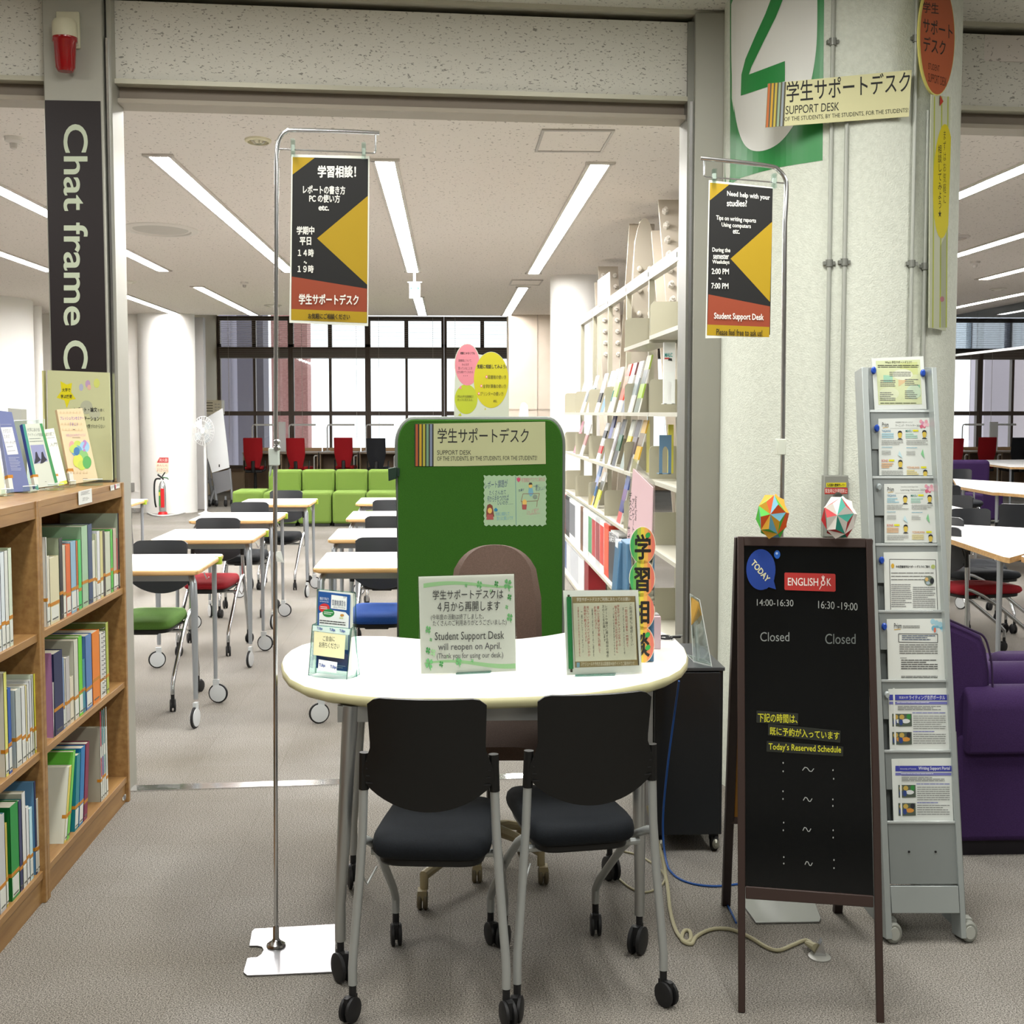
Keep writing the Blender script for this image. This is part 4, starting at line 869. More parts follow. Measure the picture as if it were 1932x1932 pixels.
TAPE, SPL = M('b97a1c', .5), M('d4d6cd', .5)
def book(view, z, x0, x1, yt, cover, spine, desc, bay_, lean=0, depth=None, tape=True, inset=.016, yb=None, top=None, strip=None):
    """x0..x1: the spine in the photo, yt: its top; stands on the shelf at z"""
    ox, oy, w_ = view; k = w_ / 1932; X = XF - inset
    a = onX(ox + x0 * k, oy + (yb or yt) * k, X); b = onX(ox + x1 * k, oy + (yb or yt) * k, X)
    xm = ox + (x0 + x1) / 2 * k; tp = onX(ox + (x1 if lean >= 0 else x0) * k, oy + yt * k, X)
    th = max(.005, b.y - a.y - .0008); h = max(.08, tp.z - z) if top is None else top; dp = depth or min(.235, h * .68 + .02)
    y0 = a.y
    L = lean * h
    def q(x, y, zz): return (x, y + L * (zz - z) / h, zz)
    m = MB(); cv, sp = M(cover, .45), M(spine, .45)
    # cover boards and spine as a U around the pages
    e = .0012
    for ya, yb_ in ((y0, y0 + e), (y0 + th - e, y0 + th)):
        m.hexa([q(X - dp, ya, z), q(X, ya, z), q(X, yb_, z), q(X - dp, yb_, z)], [q(X - dp, ya, z + h), q(X, ya, z + h), q(X, yb_, z + h), q(X - dp, yb_, z + h)], cv)
    m.hexa([q(X - e, y0, z), q(X, y0, z), q(X, y0 + th, z), q(X - e, y0 + th, z)], [q(X - e, y0, z + h), q(X, y0, z + h), q(X, y0 + th, z + h), q(X - e, y0 + th, z + h)], sp)
    org = (X - dp / 2, y0 + th / 2, z)
    if strip:         # a title block along the spine
        u0, u1, sc = strip; m.hexa(*[[q(X + .0004 - e, y0 + th * .22, zz), q(X + .0004, y0 + th * .22, zz), q(X + .0004, y0 + th * .8, zz), q(X + .0004 - e, y0 + th * .8, zz)] for zz in (z + h * u0, z + h * u1)], M(sc))
    o = m.build('book', org=org); tag(o, desc, 'book', 'books in the oak bookcase')
    pg = MB(); pg.hexa([q(X - dp + .003, y0 + e, z + .002), q(X - e, y0 + e, z + .002), q(X - e, y0 + th - e, z + .002), q(X - dp + .003, y0 + th - e, z + .002)], [q(X - dp + .003, y0 + e, z + h - .003), q(X - e, y0 + e, z + h - .003), q(X - e, y0 + th - e, z + h - .003), q(X - dp + .003, y0 + th - e, z + h - .003)], M('d3cfbb', .8)).build('pages', o, org)
    if tape:
        g = .0006; m = MB(); zz = z + .02 + random.uniform(0, .022)
        m.hexa(*[[q(X - .012, y0 - g, u), q(X + g, y0 - g, u), q(X + g, y0 + th, u), q(X - .02, y0 + th, u)] for u in (zz + .034, zz + .044)], TAPE)
        if random.random() < .7: m.hexa(*[[q(X - .002, y0 + th * .1, u), q(X + g, y0 + th * .1, u), q(X + g, y0 + th * .9, u), q(X - .002, y0 + th * .9, u)] for u in (z + .008, zz + .03)], SPL)
        if th > .009: m.hexa(*[[q(X, y0 + th * .2, u), q(X + 2 * g, y0 + th * .2, u), q(X + 2 * g, y0 + th * .8, u), q(X, y0 + th * .8, u)] for u in (z + .012, z + .016)], M('55584f'))
        m.build('call_number_label', o, org)
    return o
V1 = (60, 940, 260); V2 = (60, 1160, 260); A1, A2, A3 = .787, .445, .095
DK = '3a3f49'
R1 = [(187, 205, 545, 'd9d9d0', 'd5d6cf', 'thin white book against the upright, first on the top shelf of the far oak unit'),
 (205, 240, 805, 'cfcdb2', 'd8d4c2', 'cream book with red dots on its spine, top shelf of the far oak unit'),
 (243, 374, 800, 'cfc9a4', 'cdc8a6', 'stout cream book with bar-code stickers, left end of the top shelf'),
 (378, 425, 553, '8f9a80', '24262a', 'tall grey-green book with black spine behind the stout cream book'),
 (426, 465, 655, 'c9c3b0', 'c7bfa8', 'slim beige book left of the orange book, top shelf'),
 (467, 535, 636, 'cf5f26', 'cf6530', 'orange book on the top shelf of the far oak unit'),
 (537, 612, 590, '7ba3ba', '86adc4', 'light blue book right of the orange book on the top shelf'),
 (614, 640, 592, '86adc4', 'b3622f', 'slim brown-orange book right of the light blue book, top shelf'),
 (641, 684, 578, '46b35b', '4cc066', 'bright green book in the middle of the top shelf of the far oak unit'),
 (690, 776, 376, '8fb08e', '9bbd9c', 'big pale green book in the middle of the top shelf'),
 (779, 840, 355, '33475e', '33496b', 'tall navy book right of the big pale green book'),
 (843, 884, 585, 'c8cab4', 'cdceba', 'pale cream book just right of the tall navy book'),
 (885, 905, 495, 'b5bd9b', 'b9c0a2', 'thin sage book among the pale books right of the navy one, top shelf'),
 (906, 948, 455, 'c6cad0', 'd3d5d6', 'white book with blue-grey cover in the middle right of the top shelf'),
 (950, 990, 460, 'c9c68e', 'c7c184', 'pale yellow book on the top shelf of the far oak unit'),
 (991, 1018, 450, '9d9a82', '45403c', 'dark brown-spined book right of the pale yellow book, top shelf'),
 (1020, 1094, 462, 'b7bda9', 'bcc2ad', 'grey-green book left of the lime-spined book, top shelf'),
 (1096, 1130, 434, '4aa43f', '52b047', 'lime-spined book towards the right end of the top shelf'),
 (1134, 1180, 415, 'b5a793', 'b9ab99', 'beige book right of the lime-spined book, top shelf'),
 (1182, 1200, 560, 'a83848', 'a9404c', 'thin red-spined book near the right end of the top shelf'),
 (1203, 1274, 190, '9aa591', '2b2f45', 'biggest grey book with navy spine at the right end of the top shelf')]
for b in R1: book(V1, A1, *b, bayR)
R2 = [(300, 424, 480, '182244', '1d2850', 'stout navy book at the left of the second shelf of the far oak unit'),
 (426, 446, 596, '6d85ae', '8399bd', 'thin blue and white book right of the stout navy book'),
 (448, 466, 620, 'c8c6b0', 'c8c7b5', 'thin cream book beside the thin blue one, second shelf'),
 (468, 525, 575, '9d9a98', 'b3b0ae', 'grey-violet book on the second shelf of the far oak unit'),
 (527, 580, 850, 'c5bea6', 'cfc8b2', 'short cream book with a red mark, second shelf'),
 (582, 642, 330, 'b5b5a3', 'c4c6b6', 'tall grey-white book with bar codes left of the lime one, second shelf'),
 (645, 700, 285, '5db51f', '67c32a', 'bright lime book on the second shelf of the far oak unit'),
 (703, 742, 612, '2f7686', '3c8594', 'slim teal book right of the lime book, second shelf'),
 (746, 832, 250, '4a6fa5', '5379ae', 'blue book with white label between the teal and the orange one'),
 (838, 944, 200, 'cf6d18', 'd97d26', 'big orange book on the second shelf of the far oak unit'),
 (948, 1028, 222, 'bdbcb4', 'd2d2cc', 'white spiral-bound book right of the big orange book'),
 (1032, 1068, 96, '66753b', 'a9b452', 'tall olive book at the right end of the second shelf')]
for b in R2:
    o = book(V2, A2, *b, bayR)
    if 'spiral' in b[5]:
        m = MB(); X = XF - .016; ya = o.location.y - .012
        for k in range(15):
            zz = A2 + .02 + k * .0155; m.tube([(X - .003, ya - .006, zz), (X + .006, ya, zz), (X + .006, ya + .02, zz + .002), (X - .003, ya + .028, zz + .002)], .0012, M('4a4a4a', .4), 5)
        m.build('wire_binding', o, o.location)
book(V2, A2, 276, 284, 535, 'b582ae', 'b77fb0', 'thin pink booklet leaning at the left of the second shelf', bayR, lean=-.03, tape=False)
book(V2, A2, 286, 297, 950, 'd8d8d0', 'd8d8d0', 'short white booklet leaning against the stout navy book', bayR, lean=.05, tape=False)
V3 = (0, 1420, 300)
R3 = [(780, 812, 205, 'd0d2c2', 'd0c25a', 'white-backed book leaning at the left of the bottom shelf of the far oak unit', .36, 1205),
 (815, 848, 28, '5fb13a', '6cc04a', 'lime green book leaning on the bottom shelf of the far oak unit', .36, 1165),
 (905, 952, 20, '15717f', '177d8c', 'teal book leaning between the lime and the blue one on the bottom shelf', .2, 915),
 (958, 1010, -72, '14699d', '1873ab', 'blue book leaning between the teal and the maroon one on the bottom shelf', .2, 900),
 (1018, 1062, -120, '701c3c', '7b2045', 'maroon book leaning on the bottom shelf of the far oak unit', .2, 870)]
for x0, x1, yt, cv, sp, d, ln, yb in R3: book(V3, A3, x0, x1, yt, cv, sp, d, bayR, lean=ln, yb=yb)
for x0, x1, cv, sp, d in ((1232, 1252, 'a3a08f', 'b02a55', 'grey magazine with magenta spine foot, bottom shelf, leftmost of four upright ones'), (1254, 1272, 'b0ae9e', '6b4da0', 'grey magazine with violet spine foot, second of four upright ones on the bottom shelf'), (1274, 1298, 'b9bbb0', '3f8f94', 'grey magazine with teal spine foot, third of four upright ones on the bottom shelf'), (1300, 1322, 'c2c6bc', 'c9cfc6', 'pale magazine, last of four upright ones on the bottom shelf')):
    o = book(V3, A3, x0, x1, -340, cv, 'c9ccc4', d, bayR, yb=700)
    m = MB(); X = XF - .016; ya, yb_ = o.location.y - (0.004), o.location.y + .004
    m.box((X + .0003, ya, A3 + .085), (X + .0009, yb_, A3 + .15), M(sp)).box((X + .0003, ya, A3 + .19), (X + .0009, yb_, A3 + .31), M('4b8d96' if 'violet' in d or 'teal' in d else sp)).build('spine_band', o, o.location)
# left unit
W1 = (0, 880, 320); W2 = (0, 1180, 320)
for x0, x1, yt, cv, sp, d in ((-60, 15, 930, 'cfd2cf', 'c7d0d6', 'white book cut off by the left edge, top shelf of the near oak unit'), (17, 62, 965, 'bcd3e2', 'd0d9dc', 'white book with pale blue title, top shelf of the near oak unit'), (64, 104, 950, 'cdd0c4', 'd2d5cd', 'white book with violet title, top shelf of the near oak unit'), (106, 147, 918, 'b8cba9', 'c9d5bf', 'pale green book, last on the top shelf of the near oak unit')):
    book(W1, A1, x0, x1, yt, cv, sp, d, bayL, yb=1700)
for x0, x1, yt, cv, sp, d in ((62, 98, 510, 'cfd0c2', 'd3d370', 'big white book with yellow spine, leftmost in view on the second shelf'), (101, 140, 690, '2f62ab', '2a55a0', 'slim blue book on the second shelf of the near oak unit'), (190, 255, 690, 'a8b5b2', 'b9c0bb', 'grey book with bar codes on the second shelf of the near oak unit'), (258, 302, 668, 'c6c9ca', 'd2d5d2', 'white book right of the grey one, second shelf of the near oak unit'), (304, 322, 665, 'd8c04e', 'd6cf9c', 'white book with a yellow top band, second shelf of the near oak unit'), (324, 350, 640, 'ced1d1', 'd5d8d6', 'white book left of the black-lettered one, second shelf of the near unit'), (352, 377, 600, 'cfd2ce', 'c9cdd2', 'white book with black lettering, second shelf of the near oak unit'), (380, 398, 540, 'c3cdb9', 'cdd4c6', 'pale green-white book left of the yellow one, second shelf'), (402, 456, 510, 'd0d234', 'd7d84b', 'bright yellow book at the right end of the second shelf')):
    book(W2, A2, x0, x1, yt, cv, sp, d, bayL, yb=1500)
for x0, x1, yt, cv, sp, d in ((-10, 72, 710, '6ea9c8', 'b9bcbd', 'grey and sky blue book at the left edge of the bottom shelf'), (74, 100, 830, 'b9a84a', 'c2b04e', 'slim mustard book left of the deep green one, bottom shelf'), (140, 240, 560, '0f6f2d', '128a3a', 'stout deep green book on the bottom shelf of the near oak unit'), (244, 282, 540, '2f7f78', '27305a', 'teal and navy book right of the deep green one, bottom shelf'), (285, 330, 440, 'b2b5a5', 'd1d3cf', 'white book with black title on the bottom shelf of the near oak unit'), (333, 368, 620, 'cdd3d4', 'd4d8d8', 'white book with navy foot, bottom shelf of the near oak unit'), (371, 410, 632, 'a6d2df', 'b4dbe4', 'light cyan book on the bottom shelf of the near oak unit'), (460, 512, 500, 'bfc2b4', 'd0d2c6', 'white book with yellow edge at the right end of the bottom shelf'), (440, 459, 318, '5c8ab0', '2a3a66', 'tall sky blue book behind the white ones on the bottom shelf')):
    book(V3, A3, x0, x1, yt, cv, sp, d, bayL, yb=1500)

# ---------------------------------------------------------------- books on display on top, each on a clear stand
ZB = 1.168
def shown(label, px, cover, spine, view, draw, Y):
    """a book leaning back on an acrylic stand, px = its front cover in the photo (tl, tr, br, bl) in the view"""
    s0 = Sheet((0, 0, 0), (1, 0, 0), view); ox, oy = s0.o; k = s0.sc
    B = [(ox + x * k, oy + y * k) for x, y in px]
    bl = onY(*B[3], Y); br = onY(*B[2], Y + .06)
    e = (br - bl); e.z = 0; e.normalize(); n0 = Vector((e.y, -e.x, 0)); ln = R(17); n_ = n0 * math.cos(ln) + Vector((0, 0, math.sin(ln)))
    s = Sheet(bl, n_, view); org = (bl + br) / 2; org.z = ZB
    th = .016
    m = MB(); q = [s.pt(*c_) for c_ in px]
    s.base(px, M(cover, .35), .0012); 
    draw(s)
    o = s.build('display_book', org=org); tag(o, label, 'book', 'books displayed on the bookcase top')
    MB().prism([v - n_ * .0013 for v in q], -n_ * (th - .0026), M('d9d5c6', .8)).build('pages', o, org)
    m = MB(); m.prism([q[0] - e * .0015, q[0], q[3], q[3] - e * .0015], -n_ * th, M(spine, .35)); zz = .16
    a_, b_ = q[3].lerp(q[0], .08), q[3].lerp(q[0], .2); m.prism([a_ - e * .002, a_ + e * .02, b_ + e * .02, b_ - e * .002], -n_ * th * 1.02 , SPL) if False else None
    m.build('spine', o, org)
    m = MB(); a_, b_, c_ = q[3].lerp(q[0], .17), q[3].lerp(q[0], .21), q[3].lerp(q[0], .05); g = n_ * .0006
    m.prism([a_ - e * .002 + g, a_ + e * .017 + g, b_ + e * .017 + g, b_ - e * .002 + g], -n_ * (th + .001), TAPE); m.prism([c_ - e * .002 + g, c_ + e * .012 + g, a_ + e * .012 + g, a_ - e * .002 + g], -n_ * (th + .001), SPL); m.build('call_number_label', o, org)
    t = thing('book_stand', 'clear acrylic stand under the ' + label.split(' book')[0].split(' on ')[0] + ' book on the bookcase top', 'book stand', org, 0, 'clear display stands')
    w_ = (br - bl).length; f = Vector((0, 0, 0)); m = MB(); a_ = bl + e * w_ * .3; b_ = bl + e * w_ * 1.02
    dn = Vector((0, 0, bl.z - ZB - .001)); u = n0 * .03
    m.prism([a_ - dn, b_ - dn, b_ - dn + u, a_ - dn + u], (0, 0, .003), 'acrylic').prism([a_ - dn + u, b_ - dn + u, b_ - dn + u + Vector((0, 0, .02)), a_ - dn + u + Vector((0, 0, .02))], n0 * .002, 'acrylic')
    m.tube([a_ - dn + u + Vector((0, 0, .021)), b_ - dn + u + Vector((0, 0, .021))], .0014, M('e9eeec', .1), 5).build('lip', t, org)
    m = MB(); up = (q[0] - q[3]).normalized() * .12; a_, b_ = bl + e * w_ * .35 - n_ * (th + .001), bl + e * w_ * .65 - n_ * (th + .001); m.prism([a_, b_, b_ + up, a_ + up], -n_ * .002, 'acrylic').prism([a_ + up, b_ + up, b_ + up * 1.0 - n0 * .07 - Vector((0, 0, .125)), a_ + up - n0 * .07 - Vector((0, 0, .125))], -n0 * .002, 'acrylic').build('back_rest', t, org)
    return o
VB = (0, 700, 260)
def VW(f): return f
def d_blue(s):
    s.poly([(10, 790), (170, 785), (258, 1165), (105, 1175)], M('d6d8d8')); 
    s.text('大学生の', 40, 810, 150, 870, M('8a8d9a'), -.02); s.text('ための', 55, 890, 135, 945, M('8a8d9a'), -.02); s.text('リサーチ入門', 65, 985, 215, 1030, M('66697a'), -.05); s.lines(95, 1060, 180, 1085, 1, M('8f929f'), -.1); s.lines(105, 1120, 215, 1140, 1, M('8f929f'), -.1)
    for i in range(9): s.lines(118 + i * 5, 1208 + i * 22, 270 + i * 4, 1222 + i * 22, 1, M('b9bcd0'))
    s.line([(8, 750), (160, 748)], 6, M('9fa3bf'))
shown('blue-violet book with a white title panel on the bookcase top', [(-25, 555), (165, 575), (425, 1680), (150, 1700)], '6b749f', '8b93b5', VB, d_blue, 4.35)
def d_green(s):
    s.poly([(315, 745), (350, 743), (545, 1665), (500, 1660)], M('3f8f7d')).poly([(555, 737), (592, 735), (810, 1560), (770, 1575)], M('3d8a52'))
    s.text('大学における', 380, 795, 555, 850, M('54605a')); s.text('ライティング支援', 390, 870, 600, 915, M('54605a')); s.lines(410, 945, 585, 970, 1, M('8a938c'), -.04); s.lines(415, 985, 600, 1003, 1, M('6f7771'), -.04)
    s.poly([(425, 1040), (610, 1030), (670, 1265), (480, 1305)], M('8f93b8'))
    for x in (520, 605): s.poly([(x - 25, 1140), (x - 5, 1130), (x + 20, 1200), (x + 55, 1245), (x, 1290), (x - 40, 1300), (x - 25, 1220)], M('2c2b38'))
    s.lines(630, 1548, 665, 1562, 1, M('6b716c'))
shown('white and green book with two seated silhouettes on the bookcase top', [(315, 745), (592, 735), (815, 1600), (505, 1640)], 'c9cec1', '27408f', VB, d_green, 4.5)
def d_yel(s): s.line([(650, 945), (765, 930)], 5, M('6b6f66')); s.text('論文を書こう', 640, 860, 760, 915, M('55585a'), -.08); s.text('入門', 700, 1010, 800, 1060, M('6f7274'), -.1); s.poly([(815, 1560), (935, 1530), (945, 1575), (830, 1610)], M('c9cf3a'))
shown('small white and yellow book half hidden on the bookcase top', [(620, 820), (755, 800), (945, 1572), (815, 1610)], 'e3e6d6', 'c9cf3a', VB, d_yel, 4.66)
def d_peach(s):
    VI = M('8a6aa8')
    s.text('フレッシュマンセミナー', 845, 640, 1175, 690, VI, -.01, .012); s.text('テキスト', 975, 720, 1095, 775, VI, 0, .012); s.text('大学新入生のための学び方ワークブック', 925, 880, 1200, 925, M('b58fb5'), -.02); s.lines(1020, 815, 1085, 840, 1, M('6b5a50')); s.lines(1015, 930, 1135, 948, 1, M('8a7a6a'))
    for x, y, rx, ry, cc in ((1005, 1035, 36, 55, 'd99a93'), (1085, 1020, 50, 45, 'b5c752'), (1185, 1065, 70, 85, '8fb9d6'), (1075, 1120, 75, 80, '5f93b5'), (1035, 1090, 60, 60, 'b9cc5a'), (1160, 1200, 80, 90, '7fb56a'), (1095, 1260, 70, 95, 'c9cf4a'), (1150, 1320, 60, 70, 'b9c94e'), (1220, 1280, 62, 90, '4fa04f')): s.ell(x, y, rx, ry, M(cc, .4), 18)
    s.ell(1075, 1125, 42, 60, M('2f6fa5', .4), 14); s.text('?', 1160, 965, 1215, 1130, M('b080b5'), 0, .03); s.lines(1160, 1502, 1228, 1516, 1, M('8a7a6a'))
    for r_ in (560, 720, 800, 1400): 
        for i in range(7): s.ell(850 + i * 45 + (r_ - 560) * .12, r_ + 20, 10, 18, M('cdb790'), 8)
shown('peach book with coloured blots and a violet title on the bookcase top', [(800, 540), (1155, 520), (1375, 1525), (1000, 1590)], 'd9c29a', 'd3b88c', VB, d_peach, 4.78)
shown('pale book cut off by the left edge of the bookcase top', [(-260, 900), (-50, 900), (80, 1720), (-160, 1760)], 'd3d4b9', 'c9c9a8', VB, lambda s: None, 4.18)
# empty clear stand and grey block behind the front books
yy = 4.62; zz_ = lambda y: onY(50, y, yy).z
t = thing('display_stand', 'empty clear display stand behind the green book on the bookcase top', 'book stand', (onY(55, 800, yy).x, yy, ZB)); p = t.location
q = [onY(26, 794, yy), onY(84, 791, yy), onY(84, 880, yy), onY(26, 885, yy)]; q[2].z = q[3].z = ZB + .001; MB().prism(q, (0, .003, 0), 'acrylic').tube(q + [q[0]], .0014, M('e3e9e6', .15), 5).build('panel', t, p)
yy = 4.72; q = [onY(15, 770, yy), onY(40, 772, yy), onY(38, 790, yy), onY(20, 790, yy)]; q[2].z = q[3].z = ZB
o = MB().prism(q, (0, .06, 0), M('b9bab2')).build('bookend', org=(q[3].x, yy, ZB)); tag(o, 'grey metal corner showing behind the blue-violet book', 'bookend')

# ---------------------------------------------------------------- poster, banner and siren on the grey post
p = onY(150, 900, Yp - .05); s = Sheet((0, Yp - .045, 0), nrm(), (0, 450, 500)); PB = M('bdbf94', .6)
t = thing('poster_panel', 'pale yellow-green poster board with a yellow star, standing on the bookcase before the grey post', 'poster', (p.x, Yp - .045, ZB)); 
s.base([(345, 960), (795, 978), (820, 1760), (350, 1765)], PB, .012)
star = [(440, 1040), (487, 1065), (525, 1052), (518, 1120), (553, 1170), (510, 1178), (487, 1238), (470, 1180), (412, 1160), (448, 1110)]; s.poly(star, M('d3c713', .5))
for x, y, rx, ry, cc in ((592, 1085, 16, 26, 'a7a9bd'), (640, 1060, 18, 28, 'b394b5'), (650, 1085, 14, 20, 'd3a89a'), (705, 1055, 22, 34, 'c3c96a'), (630, 1230, 45, 50, 'a9ab93'), (690, 1280, 40, 40, 'b1b399')): s.ell(x, y, rx, ry, M(cc, .6), 18)
s.text('大学で', 453, 1090, 513, 1118, INK, 0, .02); s.text('学ぶ技術', 443, 1137, 526, 1165, INK, 0, .02)
s.text('レポート・論文', 540, 1230, 708, 1265, INK, 0, .02); s.text('を書く', 712, 1240, 760, 1262, M('5b5c52')); s.text('プレゼンテーション', 520, 1296, 726, 1328, INK, 0, .012); s.text('する', 730, 1300, 762, 1326, M('5b5c52')); s.text('使い方', 600, 1352, 658, 1382, INK, 0, .02); s.text('がわからない', 662, 1354, 765, 1382, M('5b5c52'))
s.build('poster_sheet', t, t.location)
MB().box((onY(88, 800, Yp).x, Yp - .043, ZB), (onY(91, 800, Yp).x, Yp - .015, onY(90, 700, Yp).z), M('c9c58c')).build('board_edge', t, t.location)
s = Sheet((0, Yp - .003, 0), nrm(), (0, 0, 500)); DB = M('211a1b', .4)
s.base([(327, 730), (732, 737), (778, 2715), (378, 2700)], DB, .002)
LG = M('bcc6ae', .4)
s.text('Chat frame C', 463, 905, 640, 2690, LG, 0, .012, 1)
p = s.pt(550, 1700); tag(s.build('vertical_sign', org=p), 'tall black sign on the grey post reading Chat frame down its length', 'sign')
p = onY(122, 60, Yp); t = thing('siren_light', 'red warning light with a cream base, mounted high on the grey post', 'warning light', (p.x, Yp, p.z)); c = t.location; cy = Yp - .06
CRM = M('c3bfa5', .5)
a, b = onY(108, 24, Yp), onY(153, 93, Yp); MB().box((a.x, Yp - .02, b.z), (b.x, Yp - .001, a.z), CRM).build('bracket', t, c, bevel=.004)
xs, zz = onY(122, 60, cy).x, lambda y: onY(122, y, cy).z
rr = (onY(145, 60, cy).x - onY(99, 60, cy).x) / 2
MB().lathe([(rr * .85, zz(38)), (rr, zz(44)), (rr, zz(70)), (rr * .97, zz(72))], CRM, (xs, cy, 0), n=32).box((xs - .005, cy, zz(60)), (xs + .03, Yp - .01, zz(42)), CRM).build('base', t, c, sharp=50)
RED = M('a80d12', .15, 0, 'red_lens', .6); RED.node_tree.nodes['Principled BSDF'].inputs['Transmission Weight'].default_value = .35
MB().lathe([(rr * 1.02, zz(71)), (rr * 1.02, zz(79)), (rr * .92, zz(81)), (rr * .8, zz(128)), (rr * .62, zz(135)), (rr * .2, zz(136))], RED, (xs, cy, 0), n=28).build('red_lens', t, c, sharp=50)
# ================================================================ green felt screen behind the table
Yg = 5.75; GF = 'green_felt'
xl, xr = onY(747, 900, Yg).x, onY(1065, 900, Yg).x; zt_ = onY(906, 788, Yg).z; z0 = .34; rc = .075
t = thing('partition_screen', 'green felt screen with rounded corners behind the brown chair', 'screen', ((xl + xr) / 2, Yg, 0)); c = t.location
def rr(d):
    o = [(xl + d, z0), (xr - d, z0)]
    for k in range(9): q = math.pi / 2 * k / 8; o.append((xr - rc + (rc - d) * math.cos(q), zt_ - rc * 1.5 + (rc * 1.5 - d) * math.sin(q)))
    for k in range(9): q = math.pi / 2 * (1 + k / 8); o.append((xl + rc + (rc - d) * math.cos(q), zt_ - rc * 1.5 + (rc * 1.5 - d) * math.sin(q)))
    return o
MB().prism([(x, Yg, z) for x, z in rr(.008)], (0, .03, 0), GF).build('felt_panel', t, c, bevel=.004)
MB().tube([(x, Yg + .015, z) for x, z in rr(.006)], .011, M('6f756f', .4, .3), 8, True).build('edge_trim', t, c)
for x in (xl + .05, xr - .05):
    MB().box((x - .012, Yg + .005, .04), (x + .012, Yg + .03, z0 + .02), 'satin').box((x - .015, Yg - .18, .015), (x + .015, Yg + .22, .04), 'satin').build('foot', t, c)
Ys = Yg - .003; s = Sheet((0, Ys, 0), nrm(), (730, 600, 400)); p = onY(905, 838, Ys)
s.base([(253, 965), (840, 955), (1443, 945), (1448, 1330), (1150, 1338), (700, 1350), (253, 1352)], M('b4b78c', .5), .0012)
s.rect(253, 965, 425, 1352, M('2b2a22', .5))
for x, cc in ((262, 'a5522b'), (296, 'b8921f'), (328, 'a3a03a'), (360, '6f957a'), (392, '77829b')): s.rect(x, 968, x + 20, 1350, M(cc, .5))
s.text('学生サポートデスク', 462, 1003, 1292, 1140, INK, 0, .005); s.text('SUPPORT DESK', 458, 1205, 768, 1246, INK); s.text('OF THE STUDENTS, BY THE STUDENTS, FOR THE STUDENTS!', 458, 1262, 1368, 1308, INK, -.008)
tag(s.build('sign_sheet', org=p), 'cream support desk sheet with a stripe block, on the green screen', 'sign')
p = onY(971, 945, Ys); s = Sheet((0, Ys, 0), nrm(), (730, 600, 400)); MI = M('9fbb98', .6)
ed = []
for i in range(25): ed.append((885 + i * 23.2, 1436 + (5 if i % 2 else -5)))
for i in range(18): ed.append((1450 + (6 if i % 2 else -4), 1440 + i * 26))
for i in range(25): ed.append((1440 - i * 23.2, 1890 + (9 if i % 2 else -6)))
for i in range(18): ed.append((884 + (-4 if i % 2 else 6), 1880 - i * 26))
s.base(ed, MI, .001); s.line([(1172, 1440), (1178, 1890)], 4, M('4f7f93'))
NV, RS, CYN = M('3f4d72'), M('c3838c'), M('6fa3b5')
s.text('レポート課題が', 893, 1490, 1100, 1560, NV, -.1); s.text('たくさん出て', 932, 1572, 1085, 1615, NV, -.06); s.text('何から手をつければ', 915, 1622, 1110, 1680, NV, -.08); s.text('いいのか……', 1008, 1668, 1150, 1705, NV, -.05)
s.text('気軽に相談して', 990, 1770, 1115, 1805, CYN, -.05); s.text('頂けると嬉しいです', 1000, 1810, 1150, 1845, CYN, -.05); s.text('学習相談デスクに来れば', 1225, 1458, 1440, 1500, RS, -.05); s.text('一緒に', 1335, 1520, 1390, 1548, NV, -.1); s.text('考えましょう！', 1355, 1545, 1448, 1580, NV, -.2); s.text('先輩が', 1200, 1560, 1250, 1585, NV, -.2); s.text('いっしょに考えて…', 1275, 1740, 1395, 1800, RS, -.1)
SK, HR = M('d8b25f'), M('7b3f2f')
s.poly([(905, 1760), (915, 1705), (938, 1693), (962, 1710), (975, 1790), (978, 1810), (905, 1815)], HR).ell(938, 1755, 20, 26, SK).poly([(915, 1790), (965, 1790), (972, 1838), (905, 1838)], M('a5524f'))
s.ell(1308, 1525, 17, 24, SK).poly([(1290, 1520), (1298, 1500), (1320, 1500), (1326, 1518)], M('35302a')).poly([(1292, 1550), (1326, 1550), (1336, 1600), (1310, 1628), (1288, 1600)], CYN)
s.line([(1240, 1602), (1390, 1598), (1375, 1665), (1222, 1672), (1240, 1602)], 4, M('8a5a50')).line([(1230, 1672), (1235, 1740)], 4, M('8a5a50')).line([(1370, 1665), (1365, 1720)], 4, M('8a5a50')).ell(1255, 1680, 20, 28, SK).poly([(1235, 1700), (1275, 1700), (1270, 1745), (1235, 1745)], M('a5524f'))
s.poly([(1183, 1450), (1192, 1462), (1200, 1446), (1208, 1462), (1216, 1450), (1216, 1480), (1200, 1497), (1184, 1480)], M('c3476b')).poly([(975, 1745), (992, 1728), (1010, 1745), (1005, 1762), (980, 1762)], M('2f7fa5')); s.ell(1350, 1630, 22, 22, M('7f8f80'), 7)
tag(s.build('drawn_card', org=p), 'pale green scallop-edged card with drawings, on the green screen', 'card')
a = onY(741, 895, Yg - .02); t = thing('pen_pocket', 'dark green pocket clipped on the left edge of the green screen', 'pen pocket', a)
q = [onY(732, 884, Yg - .03), onY(748, 881, Yg - .03), onY(748, 903, Yg - .03), onY(733, 908, Yg - .03)]; MB().prism(q, (0, .05, 0), M('0c2a1b', .5)).build('pocket', t, a, bevel=.003); MB().box((q[1].x - .002, Yg - .006, q[1].z - .04), (q[1].x + .012, Yg + .04, q[1].z - .005), M('0c2a1b', .5)).build('hook', t, a)
